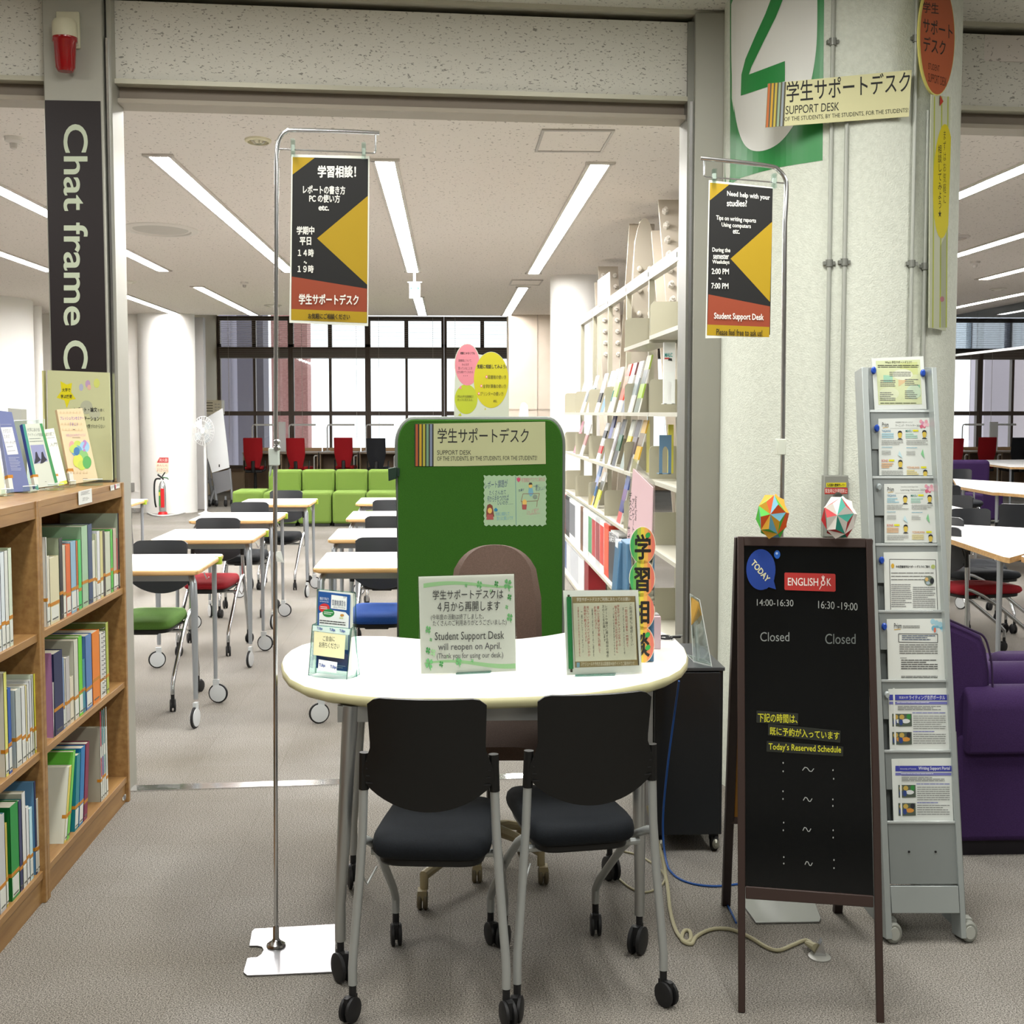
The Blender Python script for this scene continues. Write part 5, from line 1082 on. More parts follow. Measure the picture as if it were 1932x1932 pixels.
# balloon-shaped board behind the screen
Yt = 6.5; p = onY(908, 900, Yt); t = thing('balloon_board', 'cut-out board of pink and yellow balloons rising behind the green screen', 'sign board', (p.x, Yt, 0)); p = t.location
s = Sheet((0, Yt, 0), nrm(), (730, 600, 400)); WB = M('a9ad9d', .5)
ell = lambda cx_, cy_, rx, ry, a0, a1, n=14: [(cx_ + rx * math.cos(R(a0 + (a1 - a0) * i / n)), cy_ - ry * math.sin(R(a0 + (a1 - a0) * i / n))) for i in range(n + 1)]
s.base(ell(733, 427, 119, 193, 200, 30) + ell(950, 565, 160, 258, 118, 20) + [(1112, 620), (1113, 3950), (612, 3950), (612, 700)], WB, .012)
YB, YG = M('a8a016', .5), M('98a022', .5)
s.ell(722, 740, 104, 135, YG, 40).poly([(672, 862), (648, 888), (680, 895)], YG).ell(733, 427, 112, 188, M('b87079', .5), 40).poly([(675, 615), (655, 640), (683, 648)], M('b87079', .5)).ell(950, 565, 158, 255, YB, 44).poly([(895, 818), (888, 838), (905, 832)], YB)
s.text('相談じゃなくても', 668, 308, 800, 332, INK, 0, .02)
for tx, x0, y0, x1 in (('図書館について、', 653, 375, 775), ('みんなが', 683, 410, 748), ('思っていることを', 650, 446, 778), ('打ち明けてくれたら', 642, 481, 785)): s.text(tx, x0, y0, x1, y0 + 24, M('5b3b40'))
s.text('…', 697, 522, 735, 530, M('5b3b40')); s.text('気軽に相談してみよう♪', 822, 422, 1092, 462, INK, 0, .015)
for tx, x0, y0, x1 in (('図書館の使い方', 922, 520, 1088), ('全学計算機の使い方', 874, 603, 1086), ('プリンターの使い方', 852, 672, 1062)): s.text(tx, x0, y0, x1, y0 + 36, M('3f3a14')); s.ell(x0 - 14, y0 + 16, 9, 13, M('c9566f')).ell(x0 - 14, y0 + 16, 4, 6, M('e3d9c9'))
s.text('etc.', 970, 744, 1005, 768, M('3f3a14')); s.text('学生の声を図書館ス', 642, 703, 788, 726, M('3f3a14')); s.text('タッフに伝えるよ。', 642, 733, 785, 756, M('3f3a14'))
s.build('board', t, p)
a = onY(915, 700, Yt); MB().prism([(p.x - .05, Yt + .014, 0), (p.x + .05, Yt + .014, 0), (p.x + .02, Yt + .014, 1.2), (p.x - .02, Yt + .014, 1.2)], (0, .004, 0), WB).prism([(p.x, Yt + .016, 0), (p.x, Yt + .3, 0), (p.x, Yt + .016, .9)], (.004, 0, 0), WB).build('stay', t, p)
Yw = 9.2; b = onY(989, 790, Yw); q = [onY(980, 790, Yw), onY(983, 768, Yw), onY(986, 760, Yw), onY(991, 759, Yw), onY(996, 765, Yw), onY(998, 790, Yw)]
m = MB().prism([Vector((q[0].x - .01, Yw, 0))] + q + [Vector((q[-1].x + .01, Yw, 0))], (0, .12, 0), M('d6d8d6', .6)); o = m.build('white_cover', org=(b.x, Yw, 0), bevel=.015); tag(o, 'white cloth-like cover peeping over the right half of the green screen', 'cover')

# ================================================================ study desks and their chairs
def big_caster(m, x, y, rot, r=.048):
    T = Matrix.Translation((x, y, 0)) @ Matrix.Rotation(rot, 4, 'Z')
    m.lathe([(r * .7, -.007), (r, -.005), (r, .005), (r * .7, .007)], 'rubber', (0, -.012, r), 'X', 22, T=T)
    for sg in (-1, 1): m.lathe([(r * .86, sg * .004), (r * .86, sg * .009), (r * .5, sg * .0105)], M('c9cccd', .35), (0, -.012, r), 'X', 22, T=T)
    m.box((-.008, -.018, r * 1.6), (.008, .012, r * 2.4), M('bfc3c4', .35), T)
def make_desk(label):
    t = thing('study_desk', label, 'desk', (0, 0, 0), 0, 'white flip-top study desks')
    def out(d, z): 
        hw, y0, y1, rc = .283 - d, -.06 + d, .66 - d, .03; o = []
        for cx_, cy_, a0 in ((hw - rc, y1 - rc, 0), (-hw + rc, y1 - rc, 90), (-hw + rc, y0 + rc, 180), (hw - rc, y0 + rc, 270)):
            for k in range(5): q = R(a0 + 22.5 * k); o.append((cx_ + rc * math.cos(q), cy_ + rc * math.sin(q), z))
        return o
    MB().prism(out(.004, .7185), (0, 0, .0018), 'desk_white').build('tabletop', t)
    rs = [out(.004, .7185), out(0, .714), out(.002, .700), out(.02, .694)]; n = 20; vs = [p for r in rs for p in r]
    MB().add(vs, [(i * n + k, i * n + (k + 1) % n, (i + 1) * n + (k + 1) % n, (i + 1) * n + k) for i in range(3) for k in range(n)] + [tuple(range(n)), tuple(3 * n + k for k in range(n))], 'ply').build('wood_edge', t, sharp=60)
    LM = M('a6abb0', .35, .6)
    for s_ in (-1, 1):
        for y, w in ((0, .0), (.53, .0)):
            if y == 0: m = MB().tube([(s_ * .235, .03, .69), (s_ * .25, .0, .655), (s_ * .2525, 0, .55), (s_ * .2525, 0, .13)], [.014, .0165, .0165, .0105], LM, 12)
            else: m = MB().tube([(s_ * .25, .55, .70), (s_ * .2525, y, .12)], [.0125, .0095], LM, 12)
            lg = m.build('leg', t); k = MB(); big_caster(k, s_ * .2525, y, s_ * .5 + (.9 if y else -.7)); k.build('caster', lg)
    MB().box((-.24, .04, .66), (.24, .07, .69), LM).build('under_rail', t)
    MB().box((.262, .5, .685), (.292, .54, .722), M('9bb02c', .5)).build('clip', t)
    MB().tube([(.262, .2, .68), (.275, .2, .65), (.285, .2, .66)], .003, 'steel', 6).build('hook', t)
    return t
dspots = [(-1.397, 6.2, 'nearest white study desk of the left column, with the green seat under it'), (-1.363, 7.68, 'second white study desk of the left column, with the red seat under it'), (-1.41, 9.06, 'third white study desk of the left column, with a black seat under it'), (-1.345, 10.6, 'farthest white study desk of the left column, just before the lime sofa'),
          (-.333, 6.26, 'nearest white study desk of the middle column, with the blue seat under it'), (-.39, 7.68, 'second white study desk of the middle column, cut by the green screen'), (-.40, 9.15, 'third white study desk of the middle column, cut by the green screen'), (-.44, 10.7, 'farthest white study desk of the middle column, just before the lime sofa'),
          (-2.71, 10.6, 'white study desk showing right of the bookcase before the fire extinguisher')]
d0 = None
for x, y, lab in dspots:
    if d0 is None: d0 = make_desk(lab); d0.location = (x, y, 0)
    else: dup(d0, (x, y, 0), 0, lab)
fab = lambda nme, a_, b_: textured(nme, a_, b_, 300, .85, .15, 500)
GRS, RDS, BKS, BUS = fab('green_seat_fabric', '557d33', '5e863b'), fab('red_seat_fabric', '8a1420', '981c26'), fab('black_seat_fabric', '1d2024', '24272b'), fab('blue_seat_fabric', '1f4b9b', '2856a8')
ch0 = None
for x, y, sm, lab in [(-1.46, 7.0, GRS, 'nesting chair with a green seat under the nearest left study desk'), (-1.42, 8.5, RDS, 'nesting chair with a red seat under the second left study desk'), (-1.44, 10.0, BKS, 'nesting chair with a black seat under the third left study desk'), (-1.355, 11.5, NAVY, 'nesting chair with a dark navy seat under the farthest left study desk'),
                      (-.35, 7.12, BUS, 'nesting chair with a blue seat left of the green screen'), (-.39, 8.6, BKS, 'second nesting chair of the middle column, cut by the green screen'), (-.43, 10.2, BKS, 'third nesting chair of the middle column, cut by the green screen'), (-2.78, 11.5, BKS, 'nesting chair at the desk before the fire extinguisher')]:
    if ch0 is None: ch0 = make_chair(lab, sm, M('b9bbbc', .22, .95), 'nesting chairs at the study desks'); ch0.location = (x, y, 0); ch0.rotation_euler.z = math.pi; [k.data.materials.__setitem__(0, M('26282b', .38, 0)) for k in COL.objects if k.parent == ch0 and k.name.startswith('backrest')]  # backs greyer than the near chairs': their lit sheen is put into the colour
    else: dup(ch0, (x, y, 0), math.pi + R(random.uniform(-3, 3)), lab, mats={'seat': sm})

# ================================================================ lime sofa modules
def sofa(x0, x1, y0, y1, label, back=True):
    t = thing('sofa_module', label, 'sofa', ((x0 + x1) / 2, y0, 0), 0, 'lime sofa modules'); c = t.location
    MB().box((x0 + .006, y0, .035), (x1 - .006, y1, .43), 'lime').build('seat', t, c, bevel=.035, seg=3)
    if back: MB().box((x0 + .004, y0 + .52, .40), (x1 - .004, y1 + .12, .685), 'lime').build('backrest', t, c, bevel=.035, seg=3)
    MB().box((x0 + .03, y0 + .03, 0), (x1 - .03, y1 - .03, .04), M('2b2d26')).build('plinth', t, c)
X_ = [-2.31, -1.885, -1.46, -1.04, -.62, -.2]
for i, nm in enumerate(['leftmost lime sofa seat with back, behind the farthest left desk', 'second lime sofa seat with back from the left', 'third lime sofa seat with back from the left', 'lime sofa seat with back cut by the left edge of the green screen']): sofa(X_[i], X_[i + 1] if i < 5 else 0, 17.2, 17.85, nm)
sofa(-2.74, -2.33, 17.5, 18.1, 'backless lime stool at the left end of the lime sofa', False)

# ================================================================ counter desks, lamps and chairs at the windows
def win_desk(px0, px1, label, Y=23.7):
    x0, x1 = onY(px0, 860, Y).x, onY(px1, 860, Y).x; t = thing('window_desk', label, 'desk', ((x0 + x1) / 2, Y, 0), 0, 'desks along the windows'); c = t.location
    MB().box((x0 + .01, Y, .71), (x1 - .01, Y + .75, .74), M('8d7d6b', .4)).build('desktop', t, c, bevel=.004)
    for x in (x0 + .015, x1 - .035): MB().box((x, Y + .05, 0), (x + .02, Y + .72, .71), M('9a846a', .5)).build('side_panel', t, c)
    MB().box((x0 + .03, Y + .5, .1), (x1 - .03, Y + .52, .71), M('7d6650', .5)).build('modesty_panel', t, c)
    MB().box((x0 + .01, Y + .7, .74), (x1 - .01, Y + .73, .80), M('b08f68', .5)).build('rear_rail', t, c)
    MB().tube([(x1 - .02, Y - .01, .68), (x1 - .06, Y - .01, .68), (x1 - .075, Y - .01, .66), (x1 - .075, Y - .01, .02)], .012, M('d5d5d2', .4)).build('tube_leg', t, c)
    t2 = thing('desk_lamp', 'slim white level-armed lamp on the ' + label.split(' window desk')[0].split(',')[0].replace('window desk ', '') + ' window desk', 'lamp', (x0 + .12, Y + .6, .74), 0, 'desk lamps along the windows'); c2 = t2.location; WL = M('d3d3cf', .4); zh = onY(540, 801, Y + .6).z
    MB().tube([(x0 + .1, Y + .6, .74), (x0 + .1, Y + .6, zh - .05), (x0 + .115, Y + .6, zh - .01), (x0 + .15, Y + .6, zh)], .012, WL, 8).build('post', t2, c2); MB().box((x0 + .15, Y + .57, zh - .022), (x1 - .1, Y + .63, zh + .012), WL).build('lamp_head', t2, c2, bevel=.006); MB().lathe([(.05, 0), (.045, .012)], WL, (x0 + .1, Y + .6, .74), n=16).build('base', t2, c2)
for p0_, p1_, l in ((456, 527, 'leftmost window desk before the brick pier'), (527, 601, 'second window desk from the left, behind a red chair'), (601, 676, 'third window desk from the left, behind the lime sofa'), (676, 752, 'fourth window desk from the left, behind the black chair'),
                    (1762, 1828, 'window desk just right of the leaflet rack'), (1828, 1890, 'window desk behind the right red chair'), (1890, 1952, 'window desk at the right edge of the photo')): win_desk(p0_, p1_, l)
for px, l in ((532, 'white standing panel between the first two window desks'), (1875, 'white standing panel between the window desks at the right')):
    a, b = onY(px - 7, 796, 24.1), onY(px + 7, 852, 24.1); o = MB().box((a.x, 24.1, .741), (b.x, 24.13, a.z), M('dfe0de', .5)).build('desk_divider', org=((a.x + b.x) / 2, 24.1, .741)); tag(o, l, 'divider')
def make_task(label, cm):
    t = thing('task_chair', label, 'chair', (0, 0, 0), 0, 'task chairs along the windows')
    def bk(u, v):
        s_ = 2 * u - 1; hw = .155 if v > .45 else .155 - .06 * (.45 - v) / .45
        return (s_ * hw, -.02 - .06 * (v - .3) - .03 * (1 - s_ * s_) - .18, .50 + .5 * v)
    MB().grid(bk, 10, 10, .03, cm).build('backrest', t, bevel=.008)
    MB().box((-.09, -.245, .93), (.09, -.228, .955), 'black').build('grip', t)
    MB().prism([(-.15, -.16, .47), (.15, -.16, .47), (.165, .22, .47), (-.165, .22, .47)], (0, 0, .055), cm).build('seat', t, bevel=.02)
    MB().prism([(-.14, -.2, .42), (.14, -.2, .42), (.15, .2, .44), (-.15, .2, .44)], (0, 0, .045), 'black').box((-.03, -.26, .42), (.03, -.2, .62), 'black').build('seat_shell', t, bevel=.012)
    MB().tube([(0, 0, .43), (0, 0, .08)], [.024, .03], 'black').build('pedestal', t)
    for k in range(5):
        q = R(90 + 72 * k); lg = MB().tube([(0, 0, .1), (.15 * math.cos(q), .24 * math.sin(q), .075)], [.02, .014], 'black', 8).build('base_arm', t); cs = MB(); caster(cs, .15 * math.cos(q), .24 * math.sin(q), 0, q, .028, .014, ztop=.075); cs.build('caster', lg)
    for s_ in (-1, 1): MB().tube([(s_ * .13, -.1, .45), (s_ * .17, -.08, .46), (s_ * .175, -.05, .62)], .012, 'black', 8).build('arm', t)
    return t
RCH, BCH = fab('red_mesh_fabric', '8d0c14', '9c131b'), fab('black_mesh_fabric', '1a1b1e', '202226')
k0 = None
for px, Y, z_, cm, l in ((481, 23.2, 0, RCH, 'leftmost red task chair, whose base shows left of the lime sofa'), (566, 23.0, 0, RCH, 'second red task chair, right of the chrome pole behind the lime sofa'), (652, 23.4, 0, RCH, 'third red task chair, left of the black one at the windows'), (714, 22.8, 0, BCH, 'black task chair at the windows left of the green screen'),
                         (1789, 22.2, 0, RCH, 'red task chair cut by the leaflet rack, at the right-hand windows'), (1852, 23.2, 0, RCH, 'red task chair in full view at the right-hand windows'), (1911, 22.9, 0, BCH, 'black task chair at the right-hand windows')):
    x = onY(px, 850, Y).x
    if k0 is None: k0 = make_task(l, cm); k0.location = (x, Y, 0)
    else: dup(k0, (x, Y, 0), R(random.uniform(-12, 12)), l, mats={'backrest': cm, 'seat': cm})

# ================================================================ corner by the column: extinguisher, fan, whiteboard, heater box
c = onZ(307, 970); c.y = 19.1; c.x = onY(307, 960, 19.1).x; c.z = 0; t = thing('fire_extinguisher', 'red and silver fire extinguisher on a red stand before the round white column', 'fire extinguisher', c)
MB().lathe([(.085, 0), (.09, .02), (.075, .05), (.06, .06)], M('c01a1c', .4), c, n=24, sx=.75).build('stand', t, c)
MB().lathe([(.055, .05), (.06, .08), (.06, .40), (.045, .45), (.02, .48)], M('c9cbc9', .25, .8), c, n=24, sx=.8).build('cylinder', t, c)
MB().box((c.x - .038, c.y - .066, .14), (c.x - .012, c.y - .058, .36), M('3f7f3a')).box((c.x - .012, c.y - .066, .12), (c.x + .036, c.y - .058, .38), M('c3171b')).box((c.x - .036, c.y - .067, .28), (c.x - .02, c.y - .06, .33), M('d9c23a')).build('label', t, c)
MB().tube([(c.x - .06, c.y, .57), (c.x, c.y, .52), (c.x + .02, c.y, .50)], .012, 'black').tube([(c.x, c.y, .54), (c.x + .04, c.y, .60)], .008, 'black').tube([(c.x, c.y, .53), (c.x + .07, c.y, .52), (c.x + .085, c.y, .5)], .008, M('205a2a')).build('valve_handle', t, c)
MB().tube(catmull([(c.x - .02, c.y, .51), (c.x - .09, c.y, .5), (c.x - .11, c.y, .38), (c.x - .1, c.y - .02, .2), (c.x - .085, c.y - .02, .12)]), .012, 'black').build('hose', t, c)
Yc_ = 19.474; p = onY(306, 878, Yc_); s = Sheet((p.x, Yc_, p.z), nrm(0)); 
s.base([(294, 872), (301, 863), (318, 863), (318, 891), (314, 893.5), (299, 893), (294, 888)], M('d5cdb5'), .004); s.poly([(296, 873), (301, 863.3), (317.8, 863.3), (317.8, 873)], M('b7353a')); s.text('消火器', 300, 865, 316, 871, M('e8d9cf')); s.text('あんしん', 296, 876, 316, 880, M('b7353a')); s.text('よくかくにん', 296, 883, 317, 890, M('b7353a'))
tag(s.build('paper_sign', org=p), 'cream and red house-shaped sign above the fire extinguisher', 'sign')
p = onY(250, 919, 19.79); o = MB().box((p.x - .022, 19.78, p.z - .06), (p.x + .022, 19.82, p.z + .06), M('8d8a84')).build('wall_outlet', org=(p.x, 19.80, p.z)); tag(o, 'grey wall outlet with a white cord, left of the extinguisher', 'outlet')
cord('power_cord', 'white cord looping on the floor between the extinguisher and the fan', [(262, 952), (280, 968), (300, 973), (330, 971), (350, 966), (362, 958), (376, 954)], .012, M('d5d5d2'))
# pedestal fan
Yf = 19.3; f = onY(384, 813, Yf); t = thing('pedestal_fan', 'white pedestal fan beside the round column', 'fan', (f.x, Yf, 0)); c = t.location; FW = M('d9dad8', .4)
rf = .20; sx = .735
m = MB()
for k in range(26):
    q = 2 * math.pi * k / 26; m.tube([(f.x + .02 * math.cos(q), Yf - .07, f.z + .02 * math.sin(q)), (f.x + rf * .7 * math.cos(q) * sx, Yf - .075, f.z + rf * .7 * math.sin(q)), (f.x + rf * math.cos(q) * sx, Yf - .02, f.z + rf * math.sin(q)), (f.x + rf * .6 * math.cos(q) * sx, Yf + .04, f.z + rf * .6 * math.sin(q))], .0022, FW, 4)
for r_, y in ((rf, -.02), (rf * .7, -.075), (rf * .4, -.074)): m.tube([(f.x + r_ * math.cos(q) * sx, Yf + y, f.z + r_ * math.sin(q)) for q in [2 * math.pi * k / 36 for k in range(36)]], .004, FW, 5, True)
m.build('guard', t, c)
m = MB()
for k in range(4):
    q0 = k * math.pi / 2 + .3; m.add([(f.x + r_ * math.cos(q0 + a_) * sx, Yf - .03 + dy, f.z + r_ * math.sin(q0 + a_)) for r_, a_, dy in ((.03, 0, 0), (.17, -.1, .015), (.18, .5, -.01), (.12, .85, -.02), (.03, .8, -.01))], [(0, 1, 2, 3, 4)], M('c6cdd0', .3))
m.build('blade', t, c)
MB().lathe([(.042, -.078), (.038, -.09), (.01, -.094)], M('e6e6e4', .3), (f.x, Yf, f.z), 'Y', 20, sx).build('badge', t, c); MB().lathe([(.05, .03), (.055, .06), (.045, .16), (.02, .18)], FW, (f.x, Yf, f.z), 'Y', 18, sx).build('motor', t, c)
MB().tube([(f.x, Yf + .08, f.z - .04), (f.x + .004, Yf + .06, f.z - .2), (f.x + .004, Yf + .05, .03)], [.02, .018, .018], FW).build('pole', t, c); MB().lathe([(.15, 0), (.15, .015), (.05, .035), (.02, .05)], FW, (f.x, Yf + .05, 0), n=28, sx=.7).build('base', t, c)
# mobile whiteboards
Yw = 20.9; p = onZ(415, 950); t = thing('mobile_whiteboard', 'tilted white mobile board with a grey lower panel behind the fan', 'whiteboard', (onY(415, 900, Yw).x, Yw, 0)); c = t.location
Q = lambda pts, Y=Yw: [onY(x, y, Y) for x, y in pts]
MB().prism(Q([(386, 790), (420, 770), (433, 882), (400, 892), (384, 840)]), (0, .02, 0), M('e3e5e5', .25)).build('writing_panel', t, c); MB().prism(Q([(400, 893), (432, 886), (437, 923), (408, 932)]), (0, .02, 0), M('77777a', .4, .3)).build('lower_panel', t, c)
for a_, b_ in (((402, 892), (409, 950)), ((433, 884), (438, 940)), ((404, 925), (396, 950))): MB().tube(Q([a_, b_], Yw + .02), .02, M('8d8f92', .4, .5), 8).build('leg', t, c)
for px, py in ((409, 955), (396, 953), (426, 944), (438, 944)):
    k = onY(px, py, Yw + .05); MB().lathe([(.045, -.02), (.055, 0), (.045, .02)], 'rubber', (k.x, Yw + .03, .055), 'X', 14).tube([(k.x, Yw + .03, .06), (k.x, Yw + .03, .16)], .015, M('8d8f92', .4, .5), 6).build('caster', t, c)
q = onY(404, 880, Yw - .005); MB().box((q.x + .07, Yw - .012, q.z - .01), (q.x + .085, Yw, q.z + .03), 'black').build('hook', t, c)
Yw = 21.2; t = thing('mobile_whiteboard', 'dark-framed mobile board turned away, just behind the fan pole', 'whiteboard', (onY(385, 900, Yw).x, Yw, 0)); c = t.location
MB().prism(Q([(371, 845), (390, 838), (398, 905), (372, 925)], Yw), (0, .03, 0), M('4f4d50', .5)).build('panel', t, c)
for a_, b_ in (((374, 920), (372, 948)), ((390, 870), (402, 944)), ((373, 925), (399, 903))): MB().tube(Q([a_, b_], Yw - .01), .022, M('9a9c9f', .4, .5), 8).build('frame_tube', t, c)
for px in (372, 402): k = onY(px, 940, Yw); MB().lathe([(.045, -.02), (.055, 0), (.045, .02)], 'rubber', (k.x, Yw, .055), 'X', 14).box((k.x - .015, Yw - .02, .06), (k.x + .015, Yw + .02, .3), M('9a9c9f', .4, .5)).build('caster', t, c)
Ya = 23.3; a, b = onY(383, 755, Ya), onY(404, 782, Ya); e = onY(418, 755, Ya); t = thing('air_unit', 'beige wall-mounted air unit with slots above the fan', 'air conditioner', ((a.x + e.x) / 2, Ya, b.z)); c = t.location; AB = M('d3ccb5', .5)
MB().box((Xb0 + .002, Ya, b.z), (e.x, Ya + .3, a.z), AB).build('housing', t, c, bevel=.006)
for i in range(4): zz = b.z + .05 + i * .045; MB().box((a.x + .02, Ya - .004, zz), (b.x - .02, Ya + .004, zz + .018), M('77715f')).build('slot', t, c)
for i in range(3):
    for j in range(2): zz = b.z + .06 + i * .05; MB().box((b.x + .01 + j * .05, Ya - .004, zz), (b.x + .045 + j * .05, Ya + .004, zz + .02), M('b5b0a0')).build('slot', t, c)
# dark book stack seen between the post and the white wall
Yd_ = 19.3; a, b = onY(196, 680, Yd_), onY(222, 903, Yd_); t = thing('tall_bookcase', 'tall dark bookcase glimpsed between the grey post and the white wall', 'bookcase', ((a.x + b.x) / 2, Yd_, 0)); c = t.location
MB().box((a.x, Yd_ + .02, 0), (b.x, Yd_ + .25, a.z), M('26282c', .5)).build('carcass', t, c)
for y, cc in ((700, 'b9bcbf'), (735, '3b3f46'), (760, '8d2f2f'), (790, 'c3c6c6'), (812, 'd3d5d6'), (838, 'd0d2d2'), (870, '4a4d55'), (888, '9fa3a6')): z_ = onY(210, y, Yd_).z; MB().box((a.x + .02, Yd_, z_ - .1), (b.x - .015, Yd_ + .05, z_ + .02), M(cc)).build('shelf_board', t, c)

# ================================================================ steel magazine shelving at the right of the reading room
XFs, XB = 1.0, 1.14; Ys_ = [5.9, 6.88, 7.87, 8.86, 9.88, 10.92, 11.93]; LV = [1.42, 1.087, .753, .37, .03]; SC_ = 'shelf_cream'
t = thing('magazine_shelving', 'long cream steel magazine shelving running away behind the right post', 'shelving', (1.07, 5.9, 0)); SH = t; c = t.location
for y in Ys_: MB().box((XB, y - .02, 0), (XB + .03, y + .02, 2.2), SC_).build('upright', t, c)
MB().box((XB - .004, Ys_[0] - .1, 2.17), (XB + .035, Ys_[-1] + .02, 2.235), M('b9b6a8', .4, .1)).build('top_rail', t, c)
for li, z in enumerate(LV):
    for i in range(6):
        if li == 4 or True: MB().box((XFs + (-.02 if li == 3 else 0), Ys_[i] + .004, z - .02), (XB - .002, Ys_[i + 1] - .004, z), M('b5b2a3', .4, .1)).build('shelf_board', t, c)
    for i in range(7):
        if li == 4: continue
        h = .165; y = Ys_[i]; x0 = XFs + .004
        o_ = [(x0, z), (XB, z), (XB, z + h), (x0 + .02, z + h), (x0 + .006, z + h - .006), (x0, z + h - .02)]
        MB().prism([(x, y - .002, zz) for x, zz in o_], (0, .004, 0), SC_).build('bracket_plate', t, c)
for i, z in ((0, 1.80), (1, 1.785)):
    MB().box((XFs, Ys_[i] + .004, z - .02), (XB - .002, Ys_[i + 1] - .004, z), M('b5b2a3', .4, .1)).build('shelf_board', t, c); y = Ys_[i + 1]
    for y in (Ys_[i] + .01, Ys_[i + 1] - .01): MB().prism([(XFs + .004, y, z), (XB, y, z), (XB, y, z + .17), (XFs + .02, y, z + .17), (XFs + .004, y, z + .15)], (0, .004, 0), SC_).build('bracket_plate', t, c)
for y in Ys_: MB().box((XB + .004, y - .012, 2.19), (XB - .006, y + .012, 2.215), M('55554f')).build('rail_bolt', t, c)
p = onX(1139, 537, XB); s = Sheet((XB - .006, 0, 0), (-1, -.0001, 0), (950, 350, 450)); s.base([(762, 770), (858, 700), (860, 930), (762, 985)], M('d9d9d2'), .004)
for i in range(4): s.text('雑誌架', 780, 800 + i * 30, 830, 822 + i * 30, M('3c3c3a'), -.6)
tag(s.build('shelf_sign', org=p), 'white sign plate standing on the top rail of the steel shelving', 'sign')
MAGG = 'magazines on the steel shelving'
def mag(px, z, h, cols, label, X0=1.02, lean=.075, w=.17, th=.008):
    Y = (X0 + lean) * 2600 / (px - 847); t_ = thing('magazine', label, 'magazine', (X0, Y, z), 0, MAGG); c_ = t_.location
    n = Vector((-h, 0, lean)).normalized(); m = MB()
    A = [Vector((X0, Y - w, z)), Vector((X0, Y, z)), Vector((X0 + lean, Y, z + h)), Vector((X0 + lean, Y - w, z + h))]
    m.prism(A, -n * th, M('d5d6d2', .6)); m.build('page_block', t_, c_)
    m = MB(); k = len(cols)
    for i, cc in enumerate(cols):
        u0, u1 = i / k, (i + 1) / k; m.prism([A[0].lerp(A[3], u0), A[1].lerp(A[2], u0), A[1].lerp(A[2], u1), A[0].lerp(A[3], u1)], n * .0008, M(cc, .3))
        if i % 2 and i < 7: m.prism([Vector((0, -.0012, 0)) + v for v in (A[0].lerp(A[3], u0), A[0].lerp(A[3], u1), A[0].lerp(A[3], u1) - n * th, A[0].lerp(A[3], u0) - n * th)], (0, -.0006, 0), M(cc, .3))
    m.build('cover', t_, c_)
for px, h, cols, l in ((1222, .31, ['55604f', '8fae3f', '3c4a44', '9db551'], 'dark and lime magazine at the near end of the upper shelving row'), (1208, .29, ['c3c6c2', '8f9a9c', 'd3d5d2'], 'grey magazine second from the near end of the upper shelving row'), (1196, .29, ['5c6470', 'c45a4f', 'd0d2cf', '7b4a4f'], 'grey and red-striped magazine in the upper shelving row'), (1186, .29, ['c9cac6', 'c9442c', 'd56a4d', 'c23b2a'], 'red-topped magazine in the upper shelving row'), (1171, .285, ['d3d4c9', '9fb86a', 'cfd4bb'], 'white and pale green magazine in the upper shelving row'), (1163, .28, ['cfd2cd', '5f8f8a', 'd2cf9b', 'b9bdb9'], 'cream magazine with teal lettering in the upper shelving row'), (1154, .275, ['5f82b0', 'c9cdd2', '7d9fc4'], 'blue and white magazine in the upper shelving row'), (1142, .27, ['d6d7d4', '34363a', 'd0d2d0', 'cfd1ce'], 'white magazine with a black band in the upper shelving row'), (1125, .27, ['cfd2d0', '6f7d7d', 'd6d7d4'], 'pale grey magazine towards the far end of the upper row'), (1113, .24, ['d5d7d5', '8a9296', 'cfd2d1'], 'small pale magazine near the far end of the upper row'), (1103, .25, ['dcdddb', 'b9bfc0', 'd6d8d6'], 'white magazine farthest in the upper shelving row')): mag(px, 1.42, h, cols, l)
for px, h, cols, l in ((1216, .29, ['8f8a3a', 'c9a02f', '6d5a3a', 'd0a93c'], 'mustard magazine at the near end of the second shelving row'), (1205, .29, ['4a4443', '6d6260', '3c3634'], 'dark brown magazine in the second shelving row'), (1194, .29, ['7f8a83', 'c9b23c', 'b5b8a8'], 'grey magazine with a yellow edge in the second shelving row'), (1177, .29, ['2b2c30', '3b5f4a', '24262a'], 'black and green magazine in the second shelving row'), (1166, .27, ['cfd0cf', 'b9b9be', 'd3d4d2'], 'light grey magazine in the second shelving row'), (1158, .31, ['8c8f9c', '4d4f78', '5b5d8c', '3f4168'], 'violet magazine in the second shelving row'), (1145, .26, ['d9d9d6', 'c9484a', 'd9d9d6', '2c2c2c', 'd9d9d6'], 'white magazine with black title characters in the second row'), (1112, .24, ['cfd2d0', 'b58a8a', 'd3d5d2'], 'pale magazine left of the black-lettered white one, second row'), (1099, .26, ['c9727f', 'd08a94', 'c46a78'], 'pink magazine farthest in the second shelving row')): mag(px, 1.087, h, cols, l)
for px, h, cols, l in ((1188, .34, ['c05a5a', '3b3f7a', '6d4f7d', '4a5fa0', '3b4a8c'], 'violet and red magazine in the third row beside the pink card'), (1141, .25, ['c9cf3f', 'd3d64f', '4a4a3a', 'd0d0c9'], 'yellow magazine in the third shelving row'), (1132, .28, ['d3b23a', '5f86b5', '8a94c0', '6d8ab5'], 'blue magazine in the third shelving row')): mag(px, .753, h, cols, l)
# title on the white magazine
s = Sheet((1.02 + .055, 0, 1.087 + .19), (-.26, -.0001, .075), (1000, 600, 400)); 
